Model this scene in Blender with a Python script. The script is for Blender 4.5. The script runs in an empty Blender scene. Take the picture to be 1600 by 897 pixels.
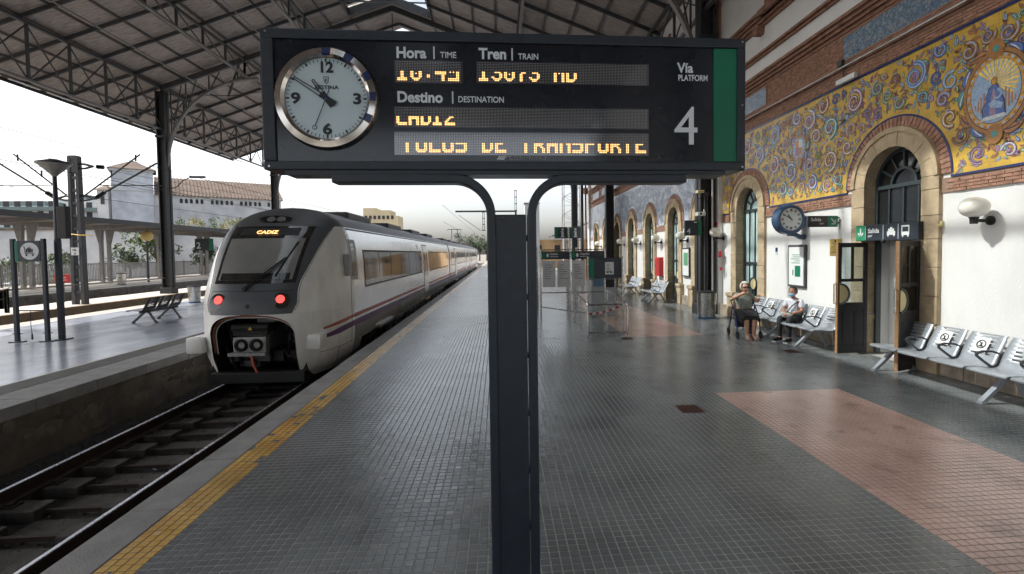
import bpy, bmesh, math, random
from mathutils import Vector, Matrix
random.seed(7)
R = math.radians
S = bpy.context.scene
COL = S.collection
# ------------------------------------------------------------------ camera
CAM_H = 2.11
yaw, pit, rol = R(4.5), R(2.1), R(0.67)
fw = Vector((math.sin(yaw)*math.cos(pit), math.cos(yaw)*math.cos(pit), -math.sin(pit)))
rt0 = Vector((math.cos(yaw), -math.sin(yaw), 0)); up0 = rt0.cross(fw)
rt = rt0*math.cos(rol) - up0*math.sin(rol); up = up0*math.cos(rol) + rt0*math.sin(rol)
cd = bpy.data.cameras.new('camera'); cam = bpy.data.objects.new('camera', cd); COL.objects.link(cam)
m3 = Matrix((rt, up, -fw)).transposed()
cam.matrix_world = Matrix.Translation((0, 0, CAM_H)) @ m3.to_4x4()
cd.sensor_width = 36; cd.sensor_fit = 'HORIZONTAL'; cd.lens = 17.325
cd.shift_x, cd.shift_y = -0.02498, -0.01561
cd.clip_start = 0.05; cd.clip_end = 3000
S.camera = cam
# ------------------------------------------------------------------ world and sun
SUN_EL, SUN_AZ = R(47.5), R(6)          # light travels towards +X, a little towards the camera
W = bpy.data.worlds.new('World'); S.world = W; W.use_nodes = True
wn = W.node_tree; wn.nodes.clear()
sky = wn.nodes.new('ShaderNodeTexSky'); sky.sky_type = 'NISHITA'; sky.sun_disc = False
sky.sun_elevation = SUN_EL; sky.sun_rotation = R(-90) + SUN_AZ
sky.air_density = 1.0; sky.dust_density = 4.6; sky.ozone_density = 1.0
hs = wn.nodes.new('ShaderNodeHueSaturation'); hs.inputs['Saturation'].default_value = 0.40
bg = wn.nodes.new('ShaderNodeBackground'); bg.inputs['Strength'].default_value = 0.135
wo = wn.nodes.new('ShaderNodeOutputWorld')
wn.links.new(sky.outputs[0], hs.inputs['Color']); wn.links.new(hs.outputs[0], bg.inputs[0]); wn.links.new(bg.outputs[0], wo.inputs[0])
sd = Vector((math.cos(SUN_EL)*math.cos(SUN_AZ), -math.cos(SUN_EL)*math.sin(SUN_AZ), -math.sin(SUN_EL)))
sl = bpy.data.lights.new('sun', 'SUN'); sl.energy = 2.0; sl.angle = R(0.55); sl.color = (1, .96, .9)
so = bpy.data.objects.new('sun', sl); COL.objects.link(so); so.rotation_euler = sd.to_track_quat('-Z', 'Y').to_euler(); so.location = (-40, 10, 60)
vs = S.view_settings
vs.view_transform = 'Standard'; vs.look = 'None'; vs.exposure = 1.5; vs.gamma = 1.0; vs.use_curve_mapping = False
S.cycles.use_denoising = True
S.cycles.max_bounces = 8; S.cycles.diffuse_bounces = 4; S.cycles.glossy_bounces = 4
S.cycles.transparent_max_bounces = 12; S.cycles.sample_clamp_indirect = 6.0
S.cycles.caustics_reflective = False; S.cycles.caustics_refractive = False

# ------------------------------------------------------------------ helpers
class MB:
    def __init__(s, o=(0, 0, 0)): s.v = []; s.f = []; s.m = []; s.o = Vector(o); s.c = None
    def add(s, vs_, fs, mi=0):
        b = len(s.v); s.v += [tuple(Vector(p) - s.o) for p in vs_]
        for f in fs: s.f.append(tuple(i + b for i in f)); s.m.append(mi)
    def box(s, x0, x1, y0, y1, z0, z1, mi=0):
        s.add([(x0,y0,z0),(x1,y0,z0),(x1,y1,z0),(x0,y1,z0),(x0,y0,z1),(x1,y0,z1),(x1,y1,z1),(x0,y1,z1)],
              [(0,3,2,1),(4,5,6,7),(0,1,5,4),(1,2,6,5),(2,3,7,6),(3,0,4,7)], mi)
    def bbox(s, x0, x1, y0, y1, z0, z1, b=.01, mi=0):       # box with chamfered edges
        bm = bmesh.new(); r = bmesh.ops.create_cube(bm, size=1)
        for v in bm.verts: v.co = ((x0+x1)/2 + v.co.x*(x1-x0), (y0+y1)/2 + v.co.y*(y1-y0), (z0+z1)/2 + v.co.z*(z1-z0))
        bmesh.ops.bevel(bm, geom=bm.edges[:], offset=b, segments=2, affect='EDGES', profile=.6)
        s.bm(bm, mi)
    def bm(s, bm, mi=0):
        bm.verts.index_update(); s.add([v.co for v in bm.verts], [tuple(v.index for v in f.verts) for f in bm.faces], mi); bm.free()
    def bar(s, p0, p1, w, h=None, mi=0, upv=(0, 0, 1)):       # rectangular bar between two points
        p0, p1 = Vector(p0), Vector(p1); d = (p1-p0); h = h or w
        if d.length < 1e-6: return
        d.normalize(); u = Vector(upv)
        if abs(d.dot(u)) > .99: u = Vector((1, 0, 0))
        a = d.cross(u).normalized()*w/2; b = a.cross(d).normalized()*h/2
        s.add([p0-a-b,p0+a-b,p0+a+b,p0-a+b,p1-a-b,p1+a-b,p1+a+b,p1-a+b],[(0,1,2,3),(4,7,6,5),(0,4,5,1),(1,5,6,2),(2,6,7,3),(3,7,4,0)], mi)
    def tube(s, pts, r, n=8, mi=0, cap=True, closed=False):
        pts = [Vector(p) for p in pts]; N = len(pts); rr = r if isinstance(r, (list, tuple)) else [r]*N
        b = len(s.v); ref = None; vv = []; ff = []
        for i, p in enumerate(pts):
            d = (pts[(i+1) % N] - pts[i-1]) if closed else (pts[min(i+1, N-1)] - pts[max(i-1, 0)])
            d.normalize()
            if ref is None:
                ref = Vector((0, 0, 1)) if abs(d.z) < .9 else Vector((1, 0, 0))
            a = d.cross(ref).normalized(); c = a.cross(d).normalized(); ref = c
            for k in range(n):
                t = 2*math.pi*k/n; vv.append(p + (a*math.cos(t) + c*math.sin(t))*rr[i])
        for i in range(N if closed else N-1):
            j = (i+1) % N
            for k in range(n):
                ff.append((i*n+k, i*n+(k+1) % n, j*n+(k+1) % n, j*n+k))
        if cap and not closed: ff += [tuple(range(n))[::-1], tuple((N-1)*n+k for k in range(n))]
        s.add(vv, ff, mi)
    def cyl(s, p0, p1, r0, r1=None, n=12, mi=0): s.tube([p0, p1], [r0, r0 if r1 is None else r1], n, mi)
    def lathe(s, prof, c=(0, 0, 0), n=24, axis='Z', mi=0, a0=0, a1=2*math.pi):   # prof: (r, h)
        c = Vector(c); vv = []; ff = []; full = abs(a1-a0-2*math.pi) < 1e-5; M = n if full else n+1
        for r_, h in prof:
            for k in range(M):
                t = a0 + (a1-a0)*k/n; x, y = r_*math.cos(t), r_*math.sin(t)
                vv.append(c + Vector({'Z': (x, y, h), 'Y': (x, h, y), 'X': (h, x, y)}[axis]))
        for i in range(len(prof)-1):
            for k in range(n):
                k2 = (k+1) % M; q = (i*M+k, i*M+k2, (i+1)*M+k2, (i+1)*M+k)
                ff.append(q if axis != 'Y' else q[::-1])
        s.add(vv, ff, mi)
    def prism(s, poly, axis, a, b, mi=0):      # polygon extruded along axis between a and b
        def P(p, t): return {'X': (t, p[0], p[1]), 'Y': (p[0], t, p[1]), 'Z': (p[0], p[1], t)}[axis]
        n = len(poly); s.add([P(p, a) for p in poly] + [P(p, b) for p in poly],
              [tuple(range(n))[::-1], tuple(range(n, 2*n))] + [(i, (i+1) % n, n+(i+1) % n, n+i) for i in range(n)], mi)
    def sweep(s, path, w, d, mi=0, nrm=(0, 1, 0)):   # rectangular profile; w in the plane of the path, d along nrm
        path = [Vector(p) for p in path]; nn = Vector(nrm); N = len(path); vv = []; ff = []
        for i, p in enumerate(path):
            t = (path[min(i+1, N-1)] - path[max(i-1, 0)]).normalized(); a = t.cross(nn).normalized()*w/2; b_ = nn*d/2
            vv += [p-a-b_, p+a-b_, p+a+b_, p-a+b_]
        for i in range(N-1):
            for k in range(4): ff.append((i*4+k, i*4+(k+1) % 4, (i+1)*4+(k+1) % 4, (i+1)*4+k))
        ff += [(3, 2, 1, 0), tuple((N-1)*4+k for k in range(4))]; s.add(vv, ff, mi)
    def mesh(s, name, mats, smooth=False):
        me = bpy.data.meshes.new(name); me.from_pydata(s.v, [], s.f)
        for m in (mats if isinstance(mats, (list, tuple)) else [mats]): me.materials.append(m)
        if max(s.m, default=0) > 0: me.polygons.foreach_set('material_index', s.m)
        if smooth: me.polygons.foreach_set('use_smooth', [True]*len(s.f))
        if s.c:
            ca = me.color_attributes.new('Col', 'FLOAT_COLOR', 'CORNER'); buf = []
            for pf, c in zip(s.f, s.c): buf += list(c)*len(pf)
            ca.data.foreach_set('color', buf)
        bm = bmesh.new(); bm.from_mesh(me); bmesh.ops.recalc_face_normals(bm, faces=bm.faces[:]); bm.to_mesh(me); bm.free()
        if smooth: me.set_sharp_from_angle(angle=R(38))
        me.update(); return me
    def build(s, name, mats, parent=None, smooth=False):
        o = bpy.data.objects.new(name, s.mesh(name, mats, smooth)); COL.objects.link(o)
        if parent is not None: o.parent = parent
        return o
def thing(name, label, cat, loc=(0, 0, 0), rz=0, group=None):
    o = bpy.data.objects.new(name, None); COL.objects.link(o); o.location = loc; o.rotation_euler = (0, 0, rz)
    o.empty_display_size = .1; o['label'] = label; o['category'] = cat
    if group: o['group'] = group
    return o
def tag(o, label, cat, group=None):
    o['label'] = label; o['category'] = cat
    if group: o['group'] = group
    return o
def struct(o): o['kind'] = 'structure'; return o
def stuff(o): o['kind'] = 'stuff'; return o
def copy_tree(o, parent=None):
    c = o.copy(); COL.objects.link(c); c.parent = parent
    for ch in list(o.children): copy_tree(ch, c)
    return c
def inst(me, name, parent, loc=(0, 0, 0), rot=None):
    o = bpy.data.objects.new(name, me); COL.objects.link(o); o.parent = parent; o.location = loc
    if rot: o.rotation_euler = rot
    return o
def text(name, body, mat_, parent, loc, size, rot=(R(90), 0, 0), bold=0., ext=.0015, align='LEFT', sx=1.0):
    cu = bpy.data.curves.new(name, 'FONT'); cu.body = body; cu.size = size; cu.extrude = ext; cu.offset = bold*size
    cu.align_x = align; cu.resolution_u = 4
    t = bpy.data.objects.new(name, cu); COL.objects.link(t)
    bpy.context.view_layer.update()
    me = bpy.data.meshes.new_from_object(t.evaluated_get(bpy.context.evaluated_depsgraph_get())); bpy.data.objects.remove(t); bpy.data.curves.remove(cu)
    me.materials.clear(); me.materials.append(mat_)
    o = bpy.data.objects.new(name, me); COL.objects.link(o); o.parent = parent; o.location = loc; o.rotation_euler = rot; o.scale = (sx, 1, 1)
    return o
# ------------------------------------------------------------------ materials
def nt(name):
    m = bpy.data.materials.new(name); m.use_nodes = True; t = m.node_tree
    return m, t, t.nodes['Principled BSDF']
def lk(t, a, b): t.links.new(a, b)
def pm(name, col, rough=.5, metal=0., var=.18, vs_=5., bump=0., bs=60., col2=None, emit=None, es=0., rvar=.1, spec=.5, coat=0., stretch=(1, 1, 1)):
    m, t, p = nt(name); N = t.nodes
    g = N.new('ShaderNodeNewGeometry'); mp = N.new('ShaderNodeMapping'); mp.inputs['Scale'].default_value = stretch
    lk(t, g.outputs['Position'], mp.inputs['Vector'])
    nz = N.new('ShaderNodeTexNoise'); nz.inputs['Scale'].default_value = vs_; nz.inputs['Detail'].default_value = 6; nz.inputs['Roughness'].default_value = .65
    lk(t, mp.outputs[0], nz.inputs['Vector'])
    rp = N.new('ShaderNodeValToRGB'); rp.color_ramp.elements[0].position = .28; rp.color_ramp.elements[1].position = .72
    c2 = col2 or tuple(c*(1-var*1.6) for c in col); c1 = tuple(min(1, c*(1+var*.6)) for c in col)
    rp.color_ramp.elements[0].color = (*c2, 1); rp.color_ramp.elements[1].color = (*c1, 1)
    lk(t, nz.outputs[0], rp.inputs[0]); lk(t, rp.outputs[0], p.inputs['Base Color'])
    p.inputs['Metallic'].default_value = metal; p.inputs['Specular IOR Level'].default_value = spec
    mr = N.new('ShaderNodeMapRange'); mr.inputs['To Min'].default_value = max(.02, rough-rvar); mr.inputs['To Max'].default_value = min(1, rough+rvar)
    lk(t, nz.outputs[0], mr.inputs[0]); lk(t, mr.outputs[0], p.inputs['Roughness'])
    if coat: p.inputs['Coat Weight'].default_value = coat; p.inputs['Coat Roughness'].default_value = .08; p.inputs['Coat IOR'].default_value = 1.9 if name == 'led_background' else 1.5
    if bump:
        n2 = N.new('ShaderNodeTexNoise'); n2.inputs['Scale'].default_value = bs; n2.inputs['Detail'].default_value = 5; lk(t, mp.outputs[0], n2.inputs['Vector'])
        bp = N.new('ShaderNodeBump'); bp.inputs['Strength'].default_value = bump; bp.inputs['Distance'].default_value = .02
        lk(t, n2.outputs[0], bp.inputs['Height']); lk(t, bp.outputs[0], p.inputs['Normal'])
    if emit: p.inputs['Emission Color'].default_value = (*emit, 1); p.inputs['Emission Strength'].default_value = es
    return m
def glass(name, tint=(.8, .85, .85), refl=.12, rough=.02, alpha=.75):     # thin pane: see-through with a sheen
    m, t, p = nt(name); N = t.nodes; N.remove(p)
    tr = N.new('ShaderNodeBsdfTransparent'); tr.inputs[0].default_value = (*tint, 1)
    gl = N.new('ShaderNodeBsdfGlossy'); gl.inputs['Roughness'].default_value = rough; gl.inputs[0].default_value = (.9, .9, .9, 1)
    lw = N.new('ShaderNodeFresnel'); lw.inputs[0].default_value = 1.5
    ad = N.new('ShaderNodeMath'); ad.operation = 'MULTIPLY_ADD'; ad.inputs[1].default_value = 1.0; ad.inputs[2].default_value = refl-.04
    lk(t, lw.outputs[0], ad.inputs[0])
    mx = N.new('ShaderNodeMixShader'); lk(t, ad.outputs[0], mx.inputs[0]); lk(t, tr.outputs[0], mx.inputs[1]); lk(t, gl.outputs[0], mx.inputs[2])
    lk(t, mx.outputs[0], N['Material Output'].inputs[0]); return m
M = {}
M['charcoal'] = pm('charcoal_paint', (.024, .033, .048), .36, 0, .2, 9, .05, 300, rvar=.06)
M['panel'] = pm('sign_panel', (.013, .017, .027), .14, 0, .2, 3, rvar=.05, spec=.6)
M['green'] = pm('sign_green', (.0, .17, .09), .45, 0, .08, 3, bump=.08, bs=700)
M['lettering'] = pm('lettering_grey', (.80, .86, .92), .5, 0, .03)
M['white_print'] = pm('white_print', (.72, .74, .74), .5, 0, .05)
M['black'] = pm('black_rubber', (.012, .012, .013), .6)
M['chrome'] = pm('chrome', (.62, .58, .54), .10, 1, .05, rvar=.05)
M['navy'] = pm('navy_enamel', (.02, .035, .13), .25)
M['dial'] = pm('dial', (.66, .80, .86), .18, 0, .04, 2, spec=.6)
M['led_off'] = pm('led_off', (.62, .62, .60), .4, 0, .1)
M['led_on'] = pm('led_on', (.9, .5, .1), .4, 0, 0, emit=(1, .50, .18), es=.95)
M['led_bg'] = pm('led_background', (.03, .036, .052), .08, 0, .1, spec=1.0, rvar=.03, coat=.8)
M['steel'] = pm('stainless_steel', (.50, .50, .49), .26, 1, .1, 14, rvar=.08)
M['alu'] = pm('seat_metal', (.36, .39, .43), .34, .3, .08, 10, rvar=.06)
M['alu_dark'] = pm('seat_arm_metal', (.07, .072, .078), .35, .5)
M['darkseat'] = pm('dark_seat', (.07, .068, .066), .4, .5)
M['iron'] = pm('iron_grey', (.075, .076, .082), .55, .2, .25, 3, .1, 80)
M['iron_dark'] = pm('iron_dark', (.035, .035, .038), .5, .2, .25, 4)
M['iron_light'] = pm('iron_light', (.22, .21, .205), .5, .2, .2, 4)
M['purlin'] = pm('purlin_paint', (.17, .155, .15), .6, 0, .25, 3)
M['plank'] = pm('roof_plank', (.43, .38, .355), .75, 0, .35, 2.2, .25, 30, stretch=(1.0, 6, 1))
M['plaster'] = pm('white_plaster', (.72, .72, .71), .85, 0, .09, .9, .2, 60, stretch=(1, 1, .35))
M['plaster_grey'] = pm('upper_plaster', (.80, .81, .82), .85, 0, .07, 1.2, .12, 90)
M['stone'] = pm('sandstone', (.50, .39, .255), .85, 0, .22, 5, .3, 45)
M['plinth'] = pm('plinth_stone', (.36, .30, .24), .85, 0, .4, 3, .4, 30)
M['brick'] = pm('brick', (.40, .215, .15), .85, 0, .38, 9, .3, 60)
M['mortar'] = pm('mortar', (.30, .20, .15), .9, 0, .2, 12)
M['brickmould'] = pm('brick_moulding', (.33, .175, .12), .8, 0, .35, 6, .2, 60)
M['winframe'] = pm('window_frame_paint', (.035, .05, .055), .4, 0, .15)
M['frost'] = pm('frosted_glass', (.50, .66, .66), .25, 0, .12, 1.5, rvar=.1)
M['darkglass'] = pm('dark_glass', (.02, .022, .024), .05, 0, .3, 1, rvar=.02, spec=.8)
M['pane'] = glass('clear_pane')
M['wood_edge'] = pm('varnished_wood', (.36, .20, .09), .45, 0, .25, 20)
M['brass'] = pm('brass_plate', (.60, .42, .12), .35, .6, .2, 8)
M['cream'] = pm('cream_enamel', (.66, .56, .30), .4, 0, .05)
M['globe'] = pm('opal_globe', (.86, .83, .75), .3, 0, .06, 3)
M['globe_y'] = pm('amber_globe', (.75, .58, .22), .3, 0, .06, 3)
M['red'] = pm('red_paint', (.55, .02, .02), .4)
M['skin'] = pm('skin', (.52, .29, .20), .55, 0, .1, 20)
M['skin2'] = pm('skin_tan', (.36, .18, .115), .55, 0, .1, 20)
# ================================================================== FLOOR
CELL = .0714; T = 3*CELL; PX0 = 3.18; PX1 = PX0 + 9*T; PY0 = 7.03; PY1 = PY0 + 23*T; PY2 = PY1 + 60*T
YR = PX0 - 79*CELL; YL = YR - 4*CELL; EDGE = -3.10; WALLX = 7.40
def mth(t, op, a, b=None, c=None):
    n = t.nodes.new('ShaderNodeMath'); n.operation = op
    for i, x in enumerate((a, b, c)):
        if x is None: continue
        if isinstance(x, (int, float)): n.inputs[i].default_value = x
        else: lk(t, x, n.inputs[i])
    return n.outputs[0]
def mixc(t, f, a, b):
    n = t.nodes.new('ShaderNodeMix'); n.data_type = 'RGBA'
    for s_, x in ((n.inputs[0], f), (n.inputs[6], a), (n.inputs[7], b)):
        if isinstance(x, tuple): s_.default_value = (*x, 1)
        elif isinstance(x, (int, float)): s_.default_value = x
        else: lk(t, x, s_)
    return n.outputs[2]
def tile_material():
    m, t, p = nt('platform_tile'); N = t.nodes
    g = N.new('ShaderNodeNewGeometry'); sx = N.new('ShaderNodeSeparateXYZ'); lk(t, g.outputs['Position'], sx.inputs[0])
    X, Y = sx.outputs[0], sx.outputs[1]
    u = mth(t, 'DIVIDE', mth(t, 'SUBTRACT', X, PX0), CELL); v = mth(t, 'DIVIDE', mth(t, 'SUBTRACT', Y, PY0), CELL)
    def wn_(div, w):
        c = N.new('ShaderNodeCombineXYZ'); lk(t, mth(t, 'FLOOR', mth(t, 'DIVIDE', u, div)), c.inputs[0]); lk(t, mth(t, 'FLOOR', mth(t, 'DIVIDE', v, div)), c.inputs[1]); c.inputs[2].default_value = w
        k = N.new('ShaderNodeTexWhiteNoise'); k.noise_dimensions = '3D'; lk(t, c.outputs[0], k.inputs[0]); return k.outputs[0]
    tile, cell = wn_(6.0, .5), wn_(1.0, 3.5)
    def noise(s_, d=5):
        k = N.new('ShaderNodeTexNoise'); k.inputs['Scale'].default_value = s_; k.inputs['Detail'].default_value = d; lk(t, g.outputs['Position'], k.inputs['Vector']); return k.outputs[0]
    n1, n2, n3 = noise(1.1), noise(190, 2), noise(3.1)
    def sm(x, a, b):
        k = N.new('ShaderNodeMapRange'); k.interpolation_type = 'SMOOTHSTEP'; k.inputs['From Min'].default_value = a; k.inputs['From Max'].default_value = b; lk(t, x, k.inputs[0]); return k.outputs[0]
    grey = mixc(t, sm(n1, .3, .7), (.11, .125, .132), (.19, .21, .22))
    grey = mixc(t, mth(t, 'MULTIPLY', tile, .4), grey, (.25, .27, .28))
    grey = mixc(t, mth(t, 'MULTIPLY', sm(n2, .52, .75), .5), grey, (.34, .35, .355))
    pink = mixc(t, sm(n1, .3, .7), (.50, .325, .28), (.66, .45, .395))
    pink = mixc(t, mth(t, 'MULTIPLY', tile, .35), pink, (.40, .27, .235))
    pink = mixc(t, mth(t, 'MULTIPLY', sm(n3, .55, .72), .55), pink, (.24, .165, .15))
    yel = mixc(t, sm(n3, .35, .65), (.62, .36, .085), (.76, .49, .14))
    yel = mixc(t, mth(t, 'MULTIPLY', sm(n2, .5, .72), .5), yel, (.42, .27, .10))
    inx = mth(t, 'MULTIPLY', mth(t, 'GREATER_THAN', X, PX0), mth(t, 'LESS_THAN', X, PX1))
    iny = mth(t, 'ADD', mth(t, 'LESS_THAN', Y, PY0), mth(t, 'MULTIPLY', mth(t, 'GREATER_THAN', Y, PY1), mth(t, 'LESS_THAN', Y, PY2)))
    c = mixc(t, mth(t, 'MULTIPLY', inx, iny), grey, pink)
    wear = mth(t, 'GREATER_THAN', mth(t, 'ADD', cell, mth(t, 'MULTIPLY', sm(n3, .56, .70), -.55)), .05)
    ymask = mth(t, 'MULTIPLY', mth(t, 'LESS_THAN', X, YR), mth(t, 'GREATER_THAN', X, YL))
    c = mixc(t, mth(t, 'MULTIPLY', ymask, wear), c, yel)
    # grout lines, only used beyond the modelled cells
    def line(w): f = mth(t, 'FRACT', w); return mth(t, 'ADD', mth(t, 'LESS_THAN', f, .07), mth(t, 'GREATER_THAN', f, .93))
    gl = mth(t, 'MINIMUM', mth(t, 'ADD', line(u), line(v)), 1.0)
    gl = mth(t, 'MULTIPLY', gl, mth(t, 'GREATER_THAN', Y, FIELD_Y1))
    c = mixc(t, mth(t, 'MULTIPLY', gl, .75), c, (.05, .047, .045))
    vo = N.new('ShaderNodeTexVoronoi'); vo.inputs['Scale'].default_value = 2.6; lk(t, g.outputs['Position'], vo.inputs['Vector'])
    spot = mth(t, 'MULTIPLY', mth(t, 'LESS_THAN', vo.outputs['Distance'], .035), mth(t, 'GREATER_THAN', n1, .48)); c = mixc(t, mth(t, 'MULTIPLY', spot, .6), c, (.5, .5, .49))
    n4 = noise(.55, 7); c = mixc(t, mth(t, 'MULTIPLY', sm(n4, .52, .68), .38), c, (.05, .05, .05))
    lk(t, c, p.inputs['Base Color'])
    r = mth(t, 'ADD', mth(t, 'ADD', .09, mth(t, 'MULTIPLY', tile, .08)), mth(t, 'ADD', mth(t, 'MULTIPLY', n1, .12), mth(t, 'MULTIPLY', gl, .4)))
    lk(t, r, p.inputs['Roughness']); p.inputs['Specular IOR Level'].default_value = .75
    bp = N.new('ShaderNodeBump'); bp.inputs['Strength'].default_value = .25; bp.inputs['Distance'].default_value = .002
    lk(t, mth(t, 'ADD', n2, mth(t, 'MULTIPLY', gl, -1.5)), bp.inputs['Height']); lk(t, bp.outputs[0], p.inputs['Normal'])
    return m
FIELD_Y0, FIELD_Y1 = PY0 - 26*T, PY0 + 46*T
M['tile'] = tile_material()
M['grout'] = pm('grout', (.42, .405, .39), .8, 0, .25, 30)
def _pink_grout(m):
    t = m.node_tree; p = t.nodes['Principled BSDF']; src = p.inputs['Base Color'].links[0].from_socket; g = t.nodes.new('ShaderNodeNewGeometry'); sp = t.nodes.new('ShaderNodeSeparateXYZ'); lk(t, g.outputs['Position'], sp.inputs[0]); X, Y = sp.outputs[0], sp.outputs[1]
    inx = mth(t, 'MULTIPLY', mth(t, 'GREATER_THAN', X, PX0), mth(t, 'LESS_THAN', X, PX1)); iny = mth(t, 'ADD', mth(t, 'LESS_THAN', Y, PY0), mth(t, 'GREATER_THAN', Y, PY1)); yl = mth(t, 'LESS_THAN', X, YR)
    lk(t, mixc(t, mth(t, 'MINIMUM', mth(t, 'ADD', mth(t, 'MULTIPLY', inx, iny), yl), 1.0), src, (.13, .10, .085)), p.inputs['Base Color'])
_pink_grout(M['grout'])
M['concrete'] = pm('coping_concrete', (.30, .295, .29), .75, 0, .22, 3, .35, 70)
M['concrete_dk'] = pm('stained_concrete', (.15, .135, .12), .85, 0, .4, 2.2, .5, 20)
M['masonry'] = pm('track_side_masonry', (.16, .14, .115), .9, 0, .5, 1.8, .8, 9, col2=(.07, .064, .056))
M['bluefloor'] = pm('painted_floor', (.33, .36, .43), .2, 0, .16, 1.6, .06, 30, rvar=.12, stretch=(1, .5, 1))
M['tactile_w'] = pm('pale_tactile', (.62, .60, .55), .7, 0, .12, 3)
M['tactile_d'] = pm('grey_tactile', (.17, .165, .155), .7, 0, .2, 3)
M['palefloor'] = pm('pale_paving', (.52, .48, .42), .8, 0, .2, 1, .2, 30)
M['kerb'] = pm('ochre_kerb', (.30, .22, .145), .85, 0, .25, 2, .3, 30)
M['soil'] = pm('dry_ground', (.22, .20, .17), .95, 0, .3, .3, .3, 5)
M['ballast'] = pm('track_bed', (.042, .038, .034), .9, 0, .45, 7, .8, 40)
M['sleeper'] = pm('sleeper_concrete', (.085, .076, .068), .85, 0, .35, 6, .4, 40)
M['railside'] = pm('rail_rust', (.05, .035, .028), .7, .3, .3, 9)
M['railtop'] = pm('rail_polished', (.70, .71, .76), .28, .8, .1, 20)

g = MB(); g.box(-900, 900, -300, 1600, -1.35, -1.25); struct(g.build('ground', M['soil']))
plat = MB(); plat.box(EDGE+.06, WALLX+.3, -60, 120, -1.2, -.0042); plat = struct(plat.build('platform', M['grout']))
b = MB()
for y0, y1 in ((-60, FIELD_Y0), (FIELD_Y1, 120)):
    b.add([(YL, y0, 0), (WALLX, y0, 0), (WALLX, y1, 0), (YL, y1, 0)], [(0, 1, 2, 3)])
b.build('paving', M['tile'], plat)
def cells_mesh(mb, x, y, nx, ny):
    h, hb = .405*CELL, .45*CELL
    for i in range(nx):
        for j in range(ny):
            cx, cy = x+(i+.5)*CELL, y+(j+.5)*CELL; d0 = random.uniform(-.0005, .0004); tx, ty = random.gauss(0, .0003), random.gauss(0, .0003)
            mb.add([(cx-hb,cy-hb,-.007),(cx+hb,cy-hb,-.007),(cx+hb,cy+hb,-.007),(cx-hb,cy+hb,-.007),(cx-h,cy-h,d0-tx-ty),(cx+h,cy-h,d0+tx-ty),(cx+h,cy+h,d0+tx+ty),(cx-h,cy+h,d0-tx+ty)],
                   [(4,5,6,7),(0,1,5,4),(1,2,6,5),(2,3,7,6),(3,0,4,7)])
tv = []
for k in range(6):
    tb = MB(); cells_mesh(tb, 0, 0, 3, 3); tv.append(tb.mesh('floor_tile', M['tile']))
XS = [PX0 + (k)*T for k in range(-27, 20)]; XS = [x for x in XS if x > YR - 1e-4 and x + T < WALLX + .05]
def inview(x, y):
    v = Vector((x, y, -CAM_H)); z = v.dot(fw)
    if z < .3: return False
    px = 839.97 + 770*v.dot(rt)/z; py = 423.52 - 770*v.dot(up)/z
    return -10 < px < 1610 and py < 905
cand = []
for j in range(-26, 46):
    for x in XS: cand.append((x, PY0 + j*T))
vis = sorted([c for c in cand if inview(c[0]+T/2, c[1]+T) and not (-.1 < c[0] < .25 and c[1] < 3.0)], key=lambda c: c[1]**2 + c[0]**2)[:300]
vset = set(vis); fld = MB()
for c in cand:
    if c in vset: inst(tv[random.randrange(6)], 'floor_tile', plat, (c[0], c[1], random.uniform(-.0008, .0006)), (random.gauss(0, .0012), random.gauss(0, .0012), 0))
    else: cells_mesh(fld, c[0], c[1], 3, 3)
x_last = max(XS)+T; n_rest = int((WALLX - x_last)/CELL)
cells_mesh(fld, x_last, PY0-26*T, n_rest, 72*3)
x_first = min(XS); n_l = round((x_first - YR)/CELL)
if n_l > 0: cells_mesh(fld, YR, PY0-26*T, n_l, 72*3)
stuff(fld.build('tile_field', M['tile'], plat))
fld = MB(); cells_mesh(fld, YL, PY0-26*T, 4, 72*3); stuff(fld.build('yellow_strip', M['tile'], plat))
y = -3.0
while y < 46:
    L = random.uniform(.95, 1.15); b = MB(); b.bbox(EDGE + random.uniform(-.006, .006), YL - .006, y, y+L-.012, -.22, random.uniform(-.004, .003), .008); b.build('coping_stone', M['concrete'], plat); y += L
b = MB(); b.box(EDGE, YL-.004, y, 120, -.22, 0); b.build('coping', M['concrete'], plat)
# cast-iron covers in the floor
for (x, y, s_, lab) in ((2.52, 6.35, .30, 'rust red square drain cover in the grey floor beside the pink strip'), (6.05, 9.75, .30, 'dark drain cover near the wall bench beside the open door'), (3.1, 11.75, .26, 'small drain cover beside the end of the tubular barrier')):
    t = thing('drain_cover', lab, 'drain cover', (x, y, 0), 0, 'floor drain covers')
    b = MB(); b.box(-s_/2, s_/2, -s_/2, s_/2, -.004, .004); b.build('plate', pm('cover_rust', (.14, .05, .04), .7, .3, .3, 20, .4, 90), t)
    b = MB()
    for k in range(6): b.box(-s_*.44, s_*.44, -s_*.42+k*s_*.155, -s_*.42+k*s_*.155+.012, .004, .007)
    b.lathe([(0, .0075), (.018, .0075), (.018, .004)], n=10); b.build('ribs', M['railside'], t)
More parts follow.
